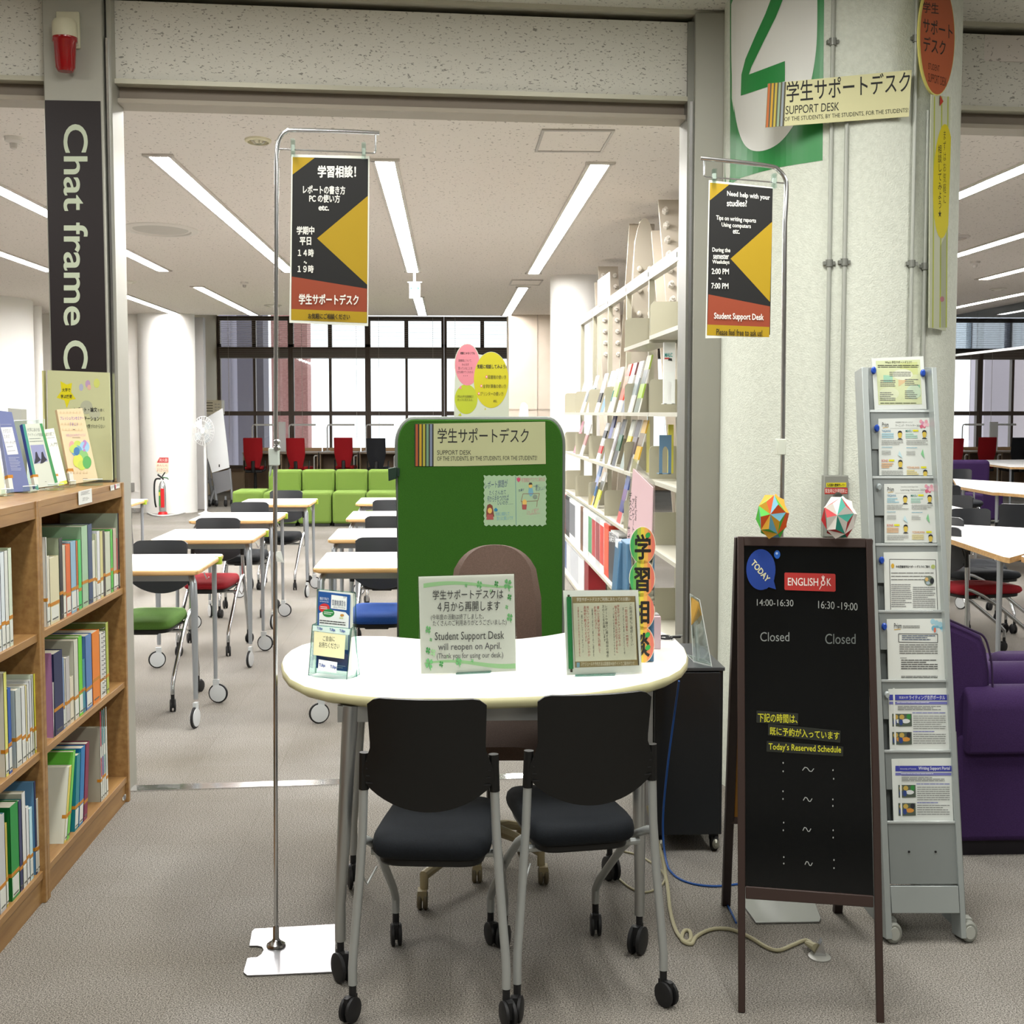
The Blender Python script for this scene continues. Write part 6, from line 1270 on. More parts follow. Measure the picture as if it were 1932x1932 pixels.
# files and books of the lowest rows
def spine(px0, px1, z, h, cov, sp, label, name='magazine_file', cat='file box', grp='files on the lowest shelving rows', wave=0):
    X0 = 1.005; Y0, Y1 = X0 * 2600 / (px1 - 847), X0 * 2600 / (px0 - 847); t_ = thing(name, label, cat, (X0 + .06, Y0, z), 0, grp); c_ = t_.location
    MB().box((X0, Y0 + .003, z), (X0 + .125, Y1 - .003, z + h), M(cov, .5)).build('body', t_, c_, bevel=.002)
    MB().box((X0 - .001, Y0 + .012, z + .05), (X0 + .0005, Y1 - .012, z + h - .03), M(sp, .5)).build('spine_label', t_, c_)
    MB().box((X0 + .012, Y0 + .012, z + h - .006), (X0 + .118, Y1 - .012, z + h + .012), M('d6d7d3')).build('papers', t_, c_)
low = [(1060, 1067, 'b32a36', '3a2a2a', 'dark red book showing at the right edge of the green screen'), (1067, 1075, '2c2c30', '4a4a50', 'black file box second from the screen in the lower row'), (1075, 1086, 'd3d5d6', '6d7075', 'white file box with grey vertical title in the lower row'), (1086, 1096, 'dcdedf', 'c9cbcc', 'plain white file box in the lower row, left of the brown one'), (1096, 1101, '6b4a33', '59402e', 'narrow brown file in the lower row'), (1101, 1111, 'd9dbdb', 'b9bcc0', 'plain white file box in the lower row, right of the brown one'), (1111, 1118, 'c9ccc9', '4f8a5f', 'white file with a green spine in the lower row'), (1118, 1125, 'd0d2d1', 'a83a3f', 'white file with red lettering in the lower row'), (1125, 1133, 'b9bcbc', '8a3a3f', 'grey file with dark red lettering in the lower row'), (1133, 1141, 'd9d9d7', 'c23b33', 'white file with a red block beside the orange-red one'), (1141, 1150, 'c9412a', 'd2553a', 'orange-red file in the lower row')]
for a_, b_, cv, sp, l in low: spine(a_, b_, .37, .335, cv, sp, l)
spine(1150, 1166, .37, .30, '3b3f45', '2f3338', 'black science magazine stack in the lower row', 'magazine', 'magazine', MAGG)
s = Sheet((1.0035, 0, 0), (-1, -.0001, 0), (980, 900, 420)); 
o = s.text('SCIENTIFIC', 778, 470, 862, 520, M('d3d5d5'), .15, .01).text('AMERICAN', 778, 515, 862, 560, M('d3d5d5'), .15, .01).build('cover_title', bpy.data.objects[[k.name for k in COL.objects if k.get('label') == 'black science magazine stack in the lower row'][0]], bpy.data.objects[[k.name for k in COL.objects if k.get('label') == 'black science magazine stack in the lower row'][0]].location)
spine(1166, 1180, .37, .27, 'b9bcbd', 'd0d2d2', 'light grey file at the near end of the lower row')
for a_, b_, cv, sp, l in ((1062, 1070, 'd0d2d4', '5a6a8c', 'white file with a blue mark in the bottom row'), (1070, 1078, 'd9dbdc', 'c3c6c8', 'plain white file in the bottom row by the green screen'), (1078, 1092, 'd6d8d9', 'b5b9bd', 'broad white file in the bottom row'), (1092, 1103, 'dcdddd', 'c9cbcd', 'white file left of the red one in the bottom row'), (1104, 1112, '8c1f24', '7a1a1f', 'dark red file in the bottom row')): spine(a_, b_, .03, .31, cv, sp, l)
# things showing through the nearest bay
def through(px0, py0, px1, py1, X, name, cat, label, col, arch=None, y_=None):
    a_, b_ = onY(px0, py0, y_), onY(px1, py1, y_); zb_ = b_.z; t_ = thing(name, label, cat, ((a_.x + b_.x) / 2, y_, zb_)); c_ = t_.location
    if arch:
        w_ = b_.x - a_.x; o_ = [(a_.x, zb_), (a_.x, a_.z), (b_.x, a_.z), (b_.x, zb_), (b_.x - w_ * .28, zb_)]
        for k in range(9): q = math.pi * k / 8; o_.append(((a_.x + b_.x) / 2 + w_ * .22 * math.cos(q), zb_ + (a_.z - zb_) * (.5 + .16 * math.sin(q))))
        o_.append((a_.x + w_ * .28, zb_)); MB().prism([(x, y_, z) for x, z in o_], (0, .004, 0), M(col, .4)).build('plate', t_, c_)
        MB().box((a_.x, y_, zb_), (b_.x, y_ + .1, zb_ + .003), M(col, .4)).build('foot', t_, c_)
    else: MB().box((a_.x, y_, zb_), (b_.x, y_ + .02, a_.z), M(col, .4)).build('cover', t_, c_)
    return t_, c_
YT_ = 6.8
for z_, nm in ((1.42, 'upper'), (1.087, 'middle'), (.753, 'lower')):
    pass
b2 = thing('rear_shelving', 'second cream shelving showing through the nearest bay beside the right post', 'shelving', (1.25, 6.6, 0)); c = b2.location
for z_ in (1.46, 1.12, .80, .45): MB().box((1.26, 6.55, z_ - .02), (1.42, 6.84, z_), SC_).build('shelf_board', b2, c)
MB().box((1.40, 6.53, 0), (1.43, 6.86, 2.2), SC_).build('end_panel', b2, c); MB().box((1.26, 6.86, 0), (1.43, 6.875, 2.2), SC_).build('back_panel', b2, c)
def onshelf(px0, px1, z, h, y_, name, cat, label, col, arch):
    a_, b_ = onY(px0, 700, y_), onY(px1, 700, y_); t_ = thing(name, label, cat, ((a_.x + b_.x) / 2, y_, z)); c_ = t_.location; w_ = b_.x - a_.x
    if arch:
        o_ = [(a_.x, z), (a_.x, z + h), (b_.x, z + h), (b_.x, z), (b_.x - w_ * .26, z)] + [((a_.x + b_.x) / 2 + w_ * .24 * math.cos(math.pi * k / 8), z + h * (.55 + .16 * math.sin(math.pi * k / 8))) for k in range(9)] + [(a_.x + w_ * .26, z)]
        MB().prism([(x, y_, q) for x, q in o_], (0, .004, 0), M(col, .4)).build('plate', t_, c_); MB().box((a_.x, y_, z), (b_.x, y_ + .08, z + .003), M(col, .4)).build('foot', t_, c_)
    else: MB().box((a_.x, y_, z), (b_.x, y_ + .02, z + h), M(col, .4)).build('cover', t_, c_)
    return t_, c_
t_, c_ = onshelf(1252, 1274, 1.46, .30, 6.70, 'picture_book', 'book', 'white book with teal letters showing through the nearest shelving bay', 'dedfdc', False)
s = Sheet((0, 6.699, 0), nrm(), (1000, 600, 400)); s.text('MALC', 1228, 318, 1298, 355, M('2f9a94'), 0, .02).rect(1226, 362, 1272, 374, M('b3302c')).poly([(1255, 385), (1270, 366), (1292, 368), (1296, 392)], M('1d1d1d')).build('cover_print', t_, c_)
onshelf(1253, 1273, 1.46, .155, 6.66, 'bookend', 'bookend', 'white arched bookend below the teal-lettered book', 'd9dcd9', True)
onshelf(1245, 1268, 1.12, .19, 6.66, 'bookend', 'bookend', 'slate blue arched bookend in the nearest shelving bay', '56758f', True)
onshelf(1262, 1272, 1.12, .24, 6.74, 'picture_book', 'book', 'yellow book behind the slate blue bookend', 'c9bf4a', False)
onshelf(1221, 1227, 1.087, .27, 7.6, 'picture_book', 'book', 'pale yellow book edge beside the nearest shelving bay', 'c9c27a', False)
m = MB(); 
for z0_, l in ((1.20, 'bent wire book stop hanging in front of the slate blue bookend'), (.80, 'bent wire book stop hanging in the lower near bay')):
    P_ = catmull([onY(1236, 0, 6.0) * 1 for _ in ()] or [(1.0 + .01, 5.95, z0_ + .2), (1.0, 5.95, z0_ + .1), (1.0, 5.94, z0_ + .02), (1.02, 5.93, z0_), (1.03, 5.93, z0_ + .03), (1.06, 5.93, z0_ + .03), (1.07, 5.93, z0_), (1.085, 5.93, z0_ + .03), (1.08, 5.94, z0_ + .2)])
    P_ = [v - Vector((.03, 0, 0)) + Vector((.06, 0, 0)) for v in P_]
    o = MB().tube(P_, .0022, M('5a5a58', .4, .5), 6).build('wire_book_stop', org=(1.08, 5.95, z0_)); tag(o, l, 'book stop')
# earthquake braces behind the shelving
BRM = M('b3aa9b', .5)
def brace(ya, za, yb, zb, X, label):
    t_ = thing('steel_brace', label, 'brace', (X, (ya + yb) / 2, min(za, zb)), 0, 'earthquake braces behind the shelving'); c_ = t_.location
    a_, b_ = Vector((X, ya, za)), Vector((X, yb, zb)); d = (b_ - a_).normalized(); n = Vector((0, d.z, -d.y)); n = n if n.y < 0 else -n; L = (b_ - a_).length
    def bx(n0, n1, x0, x1, name, m=BRM): 
        q = [a_ + n * n0 + Vector((x0, 0, 0)), a_ + n * n0 + Vector((x1, 0, 0)), a_ + n * n1 + Vector((x1, 0, 0)), a_ + n * n1 + Vector((x0, 0, 0))]; MB().prism(q, d * L, m).build(name, t_, c_)
    bx(.15, .175, -.09, .09, 'flange'); bx(-.175, -.15, -.09, .09, 'flange'); bx(-.15, .15, -.008, .008, 'web')
    k = max(3, int(L * .55 / .11))
    for side in (0, 1):
        for i in range(k):
            for x in (-.055, .055):
                q = (b_ if side == 0 else a_) + d * ((-.1 - i * .11) if side == 0 else (.1 + i * .11)) + n * .176 + Vector((x, 0, 0))
                if i < k // 2 + 1: MB().tube([q, q + n * .03], .02, M('d9d4ca', .35, .2), 6).tube([q + n * .03, q + n * .05], .011, M('d9d4ca', .35, .2), 6).build('bolt', t_, c_)
for a_ in ((7.5, .02, 8.95, 2.68, 1.42, 'nearest diagonal steel brace with bolts, leaning away, above the shelving'), (11.15, .02, 9.75, 2.68, 1.38, 'middle diagonal steel brace, leaning towards the viewer, above the shelving'), (11.75, .02, 12.75, 2.68, 1.45, 'farthest diagonal steel brace by the round column')): brace(*a_)
Yg_ = 9.3; g0, g1 = onY(1196, 500, Yg_).x, onY(1236, 500, Yg_).x; t_ = thing('gusset_plate', 'round-topped steel gusset plate with six bolts, between two braces', 'plate', ((g0 + g1) / 2, Yg_, 1.9)); c_ = t_.location; gm = (g0 + g1) / 2; gr = (g1 - g0) / 2
MB().prism([(g0 - .03, Yg_, 1.6), (g1 + .03, Yg_, 1.6)] + [(gm + gr * math.cos(R(a)), Yg_, 2.42 + gr * 4.2 * math.sin(R(a))) for a in range(0, 181, 15)], (0, .03, 0), M('aaa292', .5)).build('plate', t_, c_)
for z in (2.38, 2.24, 2.08):
    for x in (-.035, .035): MB().lathe([(.02, 0), (.02, -.03), (.012, -.035)], M('b9b2a4', .4, .2), (gm + x, Yg_, z), 'Y', 10, .8).build('bolt', t_, c_)
MB().box((gm - .03, Yg_ + .03, 0), (gm + .03, Yg_ + .06, 2.7), BRM).build('stem', t_, c_)
# ================================================================ silver leaflet rack
aR = onY(1745, 1770, 3.585); nR = nrm(0, 9); AL, AL2 = M('a9b0ae', .36, .45, 'rack_silver'), M('8e9492', .4, .4, 'rack_panel')
t = thing('leaflet_rack', 'tall silver leaflet rack on casters beside the blackboard easel', 'leaflet rack', (aR.x, aR.y, 0)); c = t.location; RK = t
s = Sheet(aR, nR)
def pr(name, pts, lift, d, m, bev=.001): return MB().prism([s.pt(x, y, lift) for x, y in pts], -nR * d, m).build(name, t, c, bevel=bev)
pr('upright', [(1626, 693), (1637, 693), (1684, 1772), (1672, 1772)], .05, .07, AL); pr('upright', [(1758, 693), (1767, 693), (1824, 1771), (1814, 1771)], .05, .07, AL)
pr('back_panel', [(1637, 693), (1758, 693), (1812, 1668), (1680, 1668)], .0, .006, AL2)
lip = [773, 898, 1025, 1151, 1282, 1415, 1549]
ex = lambda y: (1637 + (y - 693) * .0431, 1758 + (y - 693) * .0525)
for i, y in enumerate(lip):
    x0, x1 = ex(y); x2, x3 = ex(y + 75); f = .008 + .006 * i
    if i == 6: x2, x3 = ex(1668); yb_ = 1668
    else: yb_ = y + 75
    pr('pocket', [(x0 + 1, y), (x1 - 1, y), (x3 - 1, yb_), (x2 + 1, yb_)], f, .003, AL2); x4, x5 = ex(y + 6); pr('pocket_lip', [(x0, y), (x1, y), (x5, y + 5), (x4, y + 5)], f + .003, .006, M('c3c9c7', .3, .4))
pr('foot_panel', [(1680, 1672), (1808, 1672), (1811, 1723), (1683, 1723)], .052, .02, AL)
for px in (1715, 1765):
    v = s.pt(px, 1607, .0445); MB().tube([v, v + nR * .002], .003, 'black', 10).build('rivet', t, c)
# side legs that spread to the rear, casters
for (fx, fy), (cx_, cy_) in (((1678, 1770), (1682, 1806)), ((1819, 1770), (1816, 1801))):
    a_ = s.pt(fx, fy, .0); b_ = a_ + Vector((0, .42, -.0)); up = s.pt(fx - 20, 1380, -.02); MB().prism([a_, b_, b_ + Vector((0, -.02, .03)), up], (.008, 0, 0), AL2).build('side_leg', t, c)
    for yy, zt_ in ((a_.y - .01, a_.z), (b_.y - .02, b_.z)):
        k = MB(); k.lathe([(.024, -.012), (.029, -.008), (.029, .008), (.024, .012)], M('8a8c84', .5), (a_.x, yy - .02, .029), 'Y', 18, .75).lathe([(.018, -.015), (.018, -.010)], M('aeb0a8', .4), (a_.x, yy - .02, .029), 'Y', 14, .75).box((a_.x - .012, yy - .012, .03), (a_.x + .012, yy + .018, max(.06, zt_)), M('9a9c94', .5)).build('caster', t, c)
GP, BLUe = M('6b6d6a'), M('3a3f9a')
def leaflet(i, pts, label, draw, lift, view=(0, 0, 1932), name='leaflet', cat='leaflet'):
    q = Sheet(aR + nR * lift, nR); q.base(pts, M('d3d8d2', .5), .003); xs = sum(p[0] for p in pts) / 4; og = q.pt(xs, pts[2][1]); q.view(*view); draw(q)
    o = q.build(name, org=og); return tag(o, label, cat, 'printed sheets in the leaflet rack')
V6 = (1600, 650, 332)
def d0(q):
    q.poly([(305, 180), (790, 165), (812, 655), (335, 662)], M('c3cba0')).poly([(570, 200), (760, 190), (770, 330), (575, 330)], M('bcc486')).poly([(388, 335), (490, 340), (490, 410), (390, 415)], M('93bfa6')).poly([(690, 450), (790, 440), (795, 570), (700, 560)], M('7fae90')).poly([(550, 330), (690, 330), (620, 420), (555, 460)], M('c9b189')).ell(600, 330, 110, 60, M('cfd3bd')).ell(450, 540, 110, 70, M('c9d0b0')).ell(720, 520, 80, 80, M('b9ccb2'))
    q.text("What's 学生サポートデスク？", 405, 180, 700, 210, INK, 0, .01)
    q.lines(325, 225, 775, 262, 2, INK); 
    for x0, y0, x1, n in ((455, 300, 690, 3), (355, 390, 520, 4), (625, 380, 770, 4), (350, 525, 520, 5), (625, 505, 760, 5)): q.lines(x0, y0, x1, y0 + n * 20, n, GP)
    q.lines(355, 640, 790, 655, 1, INK)
leaflet(0, [(1645, 676), (1742, 672), (1748, 772), (1650, 773)], "topmost sheet headed What's, pinned with two blue magnets", d0, .006, V6)
def prism_page(q, dx, dy, ttl, sub):
    def T(x, y): return x + dx, y + dy
    for k in range(7): q.ell(*T(800 + (k * 37) % 90, 845 + (k * 53) % 70), 18, 22, M(['d99aa5', 'c9627a', 'e0b5bd', 'c98aa5'][k % 4]), 9)
    x, y = T(375, 855); q.text('Prism', x, y, x + 70, y + 48, M('3a3a3a'), 0, .005); q.line([T(380, 915), T(440, 908)], 5, M('c9a23a'))
    x, y = T(520, 875); q.text(ttl, x, y, x + 270, y + 26, GP); x, y = T(520, 845); q.text(sub, x, y, x + 190, y + 16, GP); q.line([T(460, 920), T(770, 918)], 2, GP)
    for nm, x0, y0, cc, bx, by in (('YAGAWA', 372, 935, '4f86a8', 570, 945), ('MASU', 632, 935, '3f7f74', 838, 938), ('SONE', 368, 1262, 'c96a4a', 575, 1265), ('YOSHIKAWA', 645, 1338, 'c98a4a', 848, 1372)):
        x, y = T(x0, y0); q.text(nm, x, y, x + (140 if len(nm) > 6 else 98 if len(nm) > 4 else 70), y + 26, M(cc), 0, .01)
        if nm != 'YAGAWA': q.rect(x + (155 if len(nm) > 6 else 80), y, x + (215 if len(nm) > 6 else 140), y + 20, M('d6d21f'))
        q.lines(x, y + 38, x + 130, y + 98, 3, M({'4f86a8': '9fc4cf', '3f7f74': 'a6c9bb', 'c96a4a': 'd3ad86', 'c98a4a': 'cfc38a'}[cc]), 0, .7)
        X, Y = T(bx, by); 
        if Y - dy < 1400: q.poly([(X - 30, Y + 98), (X, Y + 75), (X + 32, Y + 98)], M('2b3138')).ell(X, Y + 45, 22, 40, M('c9b04a')).poly([(X - 26, Y + 40), (X - 20, Y + 8), (X, Y), (X + 20, Y + 8), (X + 26, Y + 40), (X + 12, Y + 22), (X - 12, Y + 22)], M('1f1f1f'))
    for x0, y0 in ((370, 1050), (640, 1050), (370, 1385)): x, y = T(x0, y0); q.lines(x, y, x + 235, y + 58, 3, M('9a9c98'))
    for x0, y0 in ((370, 1125), (640, 1130)): x, y = T(x0, y0); q.lines(x, y, x + 120, y + 14, 1, M('5f9ab0')); q.lines(x, y + 40, x + 100, y + 90, 3, M('9a9c98'))
    q.poly([T(565, 1165), T(550, 1215), T(600, 1250)], M('b5d3da')).poly([T(822, 1145), T(800, 1200), T(840, 1250)], M('7fc08a'))
leaflet(1, [(1657, 790), (1758, 788), (1762, 897), (1659, 897)], 'advisor introduction sheet in Japanese, second from the rack top', lambda q: prism_page(q, 0, 0, 'ラーニング・アドバイザー 2024', '中央図書館 学生サポートデスク'), .0095, V6)
leaflet(2, [(1668, 913), (1768, 912), (1772, 1024), (1669, 1024)], 'advisor introduction sheet in English, third from the rack top', lambda q: prism_page(q, 58, 710, 'Learning Advisors 2024', 'Central Library Student Support Desk'), .0155, V6)
V7 = (1600, 980, 240)
def d3(q):
    q.line([(630, 605), (1330, 612), (1360, 1370)], 8, M('3a3a3a')).line([(630, 605), (648, 1370)], 8, M('3a3a3a'))
    q.text('中央図書館学生サポートデスクのご案内', 728, 697, 1240, 738, INK, 0, .012)
    for i in range(3): q.lines(655, 808 + i * 50, 1300 - i * 70, 835 + i * 50, 1, GP)
    q.ell(1232, 930, 76, 74, M('6f7a6a')).ell(1195, 910, 25, 30, M('c9a86a')).ell(1275, 935, 30, 45, M('23262b')).ell(1215, 965, 30, 25, M('9fb0b8')).ell(678, 705, 24, 36, M('c9a030')).ell(1292, 718, 32, 32, M('a9b56a'))
    for x0, x1, y0, n in ((655, 950, 985, 4), (660, 965, 1105, 8), (985, 1325, 1025, 11)): q.lines(x0, y0, x1, y0 + n * 30, n, M('77797a'), 0, .35)
leaflet(3, [(1667, 1042), (1771, 1041), (1776, 1151), (1670, 1151)], 'black-framed guide sheet with a round photo, fourth from the rack top', d3, .0215, V7)
V8 = (1340, 900, 592)
def d4(q):
    for k in range(8): q.ell(1370 + (k * 31) % 70, 890 + (k * 23) % 60, 15, 18, M(['9cc3cf', '6fa8bd', 'b5d3da'][k % 3]), 9)
    q.text('Prism', 1132, 900, 1178, 932, M('3a3a3a'), 0, .005); q.line([(1132, 940), (1172, 936)], 4, M('c9a23a')); q.lines(1185, 915, 1290, 935, 2, GP); q.ell(1383, 943, 8, 16, M('c9705a'))
    q.line([(1160, 965), (1400, 967), (1400, 1020), (1160, 1016), (1160, 965)], 4, M('4a4a4a')); q.lines(1180, 975, 1385, 1010, 3, M('3a4a66'))
    q.lines(1165, 1030, 1400, 1095, 5, GP); q.lines(1170, 1112, 1210, 1120, 1, GP); q.lines(1175, 1125, 1400, 1190, 5, M('4a4a4a')); q.lines(1175, 1225, 1400, 1242, 2, INK)
leaflet(4, [(1673, 1168), (1781, 1167), (1784, 1282), (1676, 1282)], 'sheet with a pale blue flower corner, fifth from the rack top', d4, .0275, V8)
def portal(q, dy, jp, dx=0):
    for ox in (-38 + (14 if not jp else 0), 0):
        X = lambda x: x + ox + dx
        q.poly([(X(1140), 1340 + dy), (X(1465), 1340 + dy), (X(1465), 1375 + dy), (X(1140), 1375 + dy)], BLUe).poly([(X(1140), 1383 + dy), (X(1460), 1383 + dy), (X(1460), 1400 + dy), (X(1140), 1400 + dy)], M('6d6fae'))
        for yy in (1458, 1570): q.poly([(X(1158), yy + dy), (X(1240), yy + dy), (X(1242), yy + 76 + dy), (X(1160), yy + 78 + dy)], M('4a5448')).ell(X(1180), yy + 20 + dy, 16, 16, M('b59a4a'), 8).ell(X(1205), yy + 45 + dy, 26, 14, M('cfd3d0' if yy < 1500 else 'c98a3a'), 10).ell(X(1222), yy + 18 + dy, 14, 18, M('2f7f3a' if yy < 1500 else '24262c'), 8).ell(X(1175), yy + 52 + dy, 12, 20, M('2b3f7a'), 8)
        if ox: q.poly([(X(1140) + 22, 1300 + dy), (X(1140) + 34, 1300 + dy), (X(1150) + 34, 1672 + dy), (X(1150) + 24, 1672 + dy)], M('d3d8d2'))
    W_ = M('d3d6e6')
    if jp: q.text('筑波大学', 1163 + dx, 1350 + dy, 1218 + dx, 1366 + dy, W_); q.text('ライティング支援ポータル', 1224 + dx, 1344 + dy, 1446 + dx, 1371 + dy, W_, 0, .008)
    else: q.text('University of Tsukuba', 1145 + dx, 1354 + dy, 1245 + dx, 1366 + dy, W_); q.text('Writing Support Portal', 1258 + dx, 1345 + dy, 1452 + dx, 1371 + dy, W_, 0, .02)
    q.lines(1150 + dx, 1387 + dy, 1350 + dx, 1396 + dy, 1, W_); q.lines(1155 + dx, 1410 + dy, 1420 + dx, 1440 + dy, 3, GP); q.lines(1245 + dx, 1450 + dy, 1450 + dx, 1460 + dy, 1, BLUe)
    q.lines(1250 + dx, 1470 + dy, 1450 + dx, 1560 + dy, 7, GP, 0, .3); q.lines(1250 + dx, 1565 + dy, 1380 + dx, 1575 + dy, 1, BLUe); q.lines(1250 + dx, 1582 + dy, 1450 + dx, 1650 + dy, 5, GP, 0, .3)
leaflet(5, [(1676, 1300), (1791, 1298), (1794, 1415), (1679, 1415)], 'blue-headed writing support sheet in Japanese, sixth from the rack top', lambda q: portal(q, 0, True), .0335, V8)
leaflet(6, [(1682, 1432), (1794, 1430), (1799, 1549), (1686, 1549)], 'blue-headed writing support sheet in English, lowest in the rack', lambda q: portal(q, 438, False, 24), .0395, V8)
for px, py, l, cc, k in ((1648, 699, 'left blue magnet holding the topmost rack sheet', '2c4fae', 0), (1741, 704, 'right blue magnet holding the topmost rack sheet', '2c4fae', 0), (1654, 808, 'blue button magnet left of the second rack sheet', '2c4fae', 1), (1658, 919, 'clear button magnet left of the third rack sheet', 'a9b2b2', 2), (1663, 1057, 'blue button magnet left of the fourth rack sheet', '2c4fae', 3), (1668, 1182, 'blue button magnet left of the fifth rack sheet', '2c4fae', 4), (1673, 1311, 'clear button magnet left of the sixth rack sheet', 'a9b2b2', 5)):
    v = s.pt(px, py, .0085 + .006 * k); o = MB().lathe([(.0105, 0), (.0105, -.004), (.007, -.008)], M(cc, .15), (v.x, v.y, v.z), 'Y', 16, .7).build('button_magnet', org=v); tag(o, l, 'magnet', 'button magnets on the leaflet rack')

# ================================================================ on the stippled column
KX = (KC.x, KC.y, 0)
q = CylSheet(KX, KR, (1300, 0, 632)); GN = M('24813d', .35, 0, 'green_laminate', .5)
q.strips([(206, -140), (785, -140), (779, 0), (770, 925), (640, 945), (520, 965), (400, 995), (300, 1025), (206, 1085)], GN, 18, .001)
oc = [(488 + 250 * math.cos(R(a_)), 250 + (625 if math.sin(R(a_)) > 0 else 500) * math.sin(R(a_))) for a_ in range(-40, 221, 6)]
oc = [(740, -140), (740, 200), (728, 340), (705, 470), (670, 590), (620, 700), (550, 800), (480, 855), (395, 878), (330, 855), (290, 780), (262, 650), (248, 470), (242, 300), (244, -140)]
for _ in range(2): oc = [p for i in range(len(oc)) for p in ((oc[i][0] * .75 + oc[(i + 1) % len(oc)][0] * .25, oc[i][1] * .75 + oc[(i + 1) % len(oc)][1] * .25), (oc[i][0] * .25 + oc[(i + 1) % len(oc)][0] * .75, oc[i][1] * .25 + oc[(i + 1) % len(oc)][1] * .75))]
q.strips(oc, M('d8d8d2', .3), 18, .0025)
q.strips([(535, -140), (470, 0), (440, 80), (385, 200), (325, 340), (302, 430), (298, 552), (553, 468), (553, 352), (345, 430), (360, 385), (430, 240), (500, 100), (540, 0), (580, -140)], GN, 16, .004)
tag(q.build('number_sign', org=(KC.x - .2, KC.y - KR, 2.3)), 'green sign with a huge green 2 on white, wrapped on the stippled column', 'sign')
Yb_ = KC.y - KR - .022; p = onY(1582, 187, Yb_); s = Sheet((0, Yb_, 0), nrm(), (1300, 0, 632))
s.base([(455, 482), (1285, 403), (1268, 672), (441, 735)], M('cfcc9d', .5), .004)
s.poly([(455, 482), (560, 472), (548, 728), (441, 735)], M('55503a', .5))
for k, cc in enumerate(('b5622c', 'c4962a', 'b9a53f', '8fa58a', '9099a0')): x = 457 + k * 20.5; s.poly([(x, 482 - k * 2), (x + 12, 481 - k * 2), (x - 1, 734 - k * 1.6), (x - 13, 735 - k * 1.6)], M(cc, .5))
s.text('学生サポートデスク', 562, 470, 1275, 592, INK, -.088, .006); s.text('SUPPORT DESK', 556, 612, 865, 660, INK, -.075, 0, 0, 2); s.text('OF THE STUDENTS, BY THE STUDENTS, FOR THE STUDENTS!', 550, 676, 1264, 704, INK, -.075)
# writing rises to the right: shift back the box after the slope
tag(s.build('sign_board', org=p), 'cream support desk sign board fixed across the stippled column', 'sign')
def conduit(px, y0, y1, label, clamps):
    q = CylSheet(KX, KR + .009); v = q.pt(px, (max(y0, 0) + y1) / 2); z0_, z1_ = CAM.z + (778 - y1) / 2600 * v.y, min(ZF, CAM.z + (778 - y0) / 2600 * v.y)
    t_ = thing('conduit_pipe', label, 'pipe', (v.x, v.y, z0_), 0, 'grey conduits on the column'); c_ = t_.location; MB().tube([(v.x, v.y, z0_), (v.x, v.y, z1_)], .0075, M('a9aca3', .4, .2), 10).build('pipe', t_, c_)
    for cy_ in clamps:
        z = CAM.z + (778 - cy_) / 2600 * v.y; MB().lathe([(.013, -.012), (.013, .012)], M('7d7f78', .4, .4), (v.x, v.y, z), n=12).box((v.x - .02, v.y - .006, z - .006), (v.x + .02, v.y + .012, z + .006), M('7d7f78', .4, .4)).build('clamp', t_, c_)
conduit(1562, -60, 1300, 'longest grey conduit left of centre on the stippled column', (88, 497)); conduit(1592, 225, 900, 'grey conduit running down to the emergency box on the column', (495,)); conduit(1720, -60, 1000, 'grey conduit running up beside the orange balloon sign', (80, 497)); conduit(1743, 212, 1000, 'short-topped grey conduit nearest the yellow poster strip', (502,))
q = CylSheet(KX, KR + .001); a_, b_ = q.pt(1555, 897), q.pt(1599, 1013); t = thing('emergency_box', 'grey emergency release box with yellow and red labels on the column', 'emergency box', ((a_.x + b_.x) / 2, a_.y, b_.z)); c = t.location; yq = min(a_.y, b_.y) - .02
a_, b_ = onY(1555, 897, yq), onY(1599, 1013, yq); MB().box((a_.x, yq, b_.z), (b_.x, yq + .035, a_.z), M('8d8f86', .45, .2)).build('housing', t, c, bevel=.003)
s = Sheet((0, yq - .001, 0), nrm(), (1340, 900, 592)); s.base([(715, 36), (838, 34), (838, 62), (715, 62)], M('cfc21f'), .001); s.text('防煙垂れ壁操作レバー', 722, 40, 832, 58, INK, 0, .015); s.build('label', t, c)
s = Sheet((0, yq - .001, 0), nrm(), (1340, 900, 592)); s.base([(705, 68), (845, 66), (845, 103), (705, 105)], M('b3261f'), .001); s.text('緊急時以外開閉禁止', 708, 72, 842, 99, M('e0cfc4'), 0, .01); s.build('label', t, c)
m = MB(); v = onY(1580, 940, yq); m.lathe([(.02, 0), (.022, -.006), (.018, -.012)], M('5a5c56', .3, .4), (v.x, yq, v.z), 'Y', 20, .8).build('pull_knob', t, c)
# balloon sign and yellow strip poster on the right flank of the column
A_, B_ = onY(1735, 60, 4.70), onY(1802, 60, 4.85); nn = (B_ - A_).cross(Vector((0, 0, 1))); OR = M('a3522f', .5)
s = Sheet(A_, nn, (1300, 0, 632)); 
s.base([(1428 + 105 * math.cos(R(k * 9)), 215 + 337 * math.sin(R(k * 9))) for k in range(40)], M('c9c26a', .5), .006); s.ell(1432, 215, 99, 330, OR, 44).poly([(1448, 548), (1468, 585), (1446, 612)], M('a5321f'))
s.text('学生', 1350, 8, 1440, 72, INK, .12, .008); s.text('サポート', 1350, 98, 1520, 185, INK, .25, .008); s.text('デスク', 1352, 205, 1480, 295, INK, .22, .008); s.text('STUDENT', 1380, 362, 1445, 398, M('3a1608'), .25); s.text('SUPPORT DESK', 1380, 420, 1485, 470, M('3a1608'), .28)
tag(s.build('balloon_sign', org=s.pt(1430, 300)), 'orange balloon-shaped sign high on the right flank of the column', 'sign')
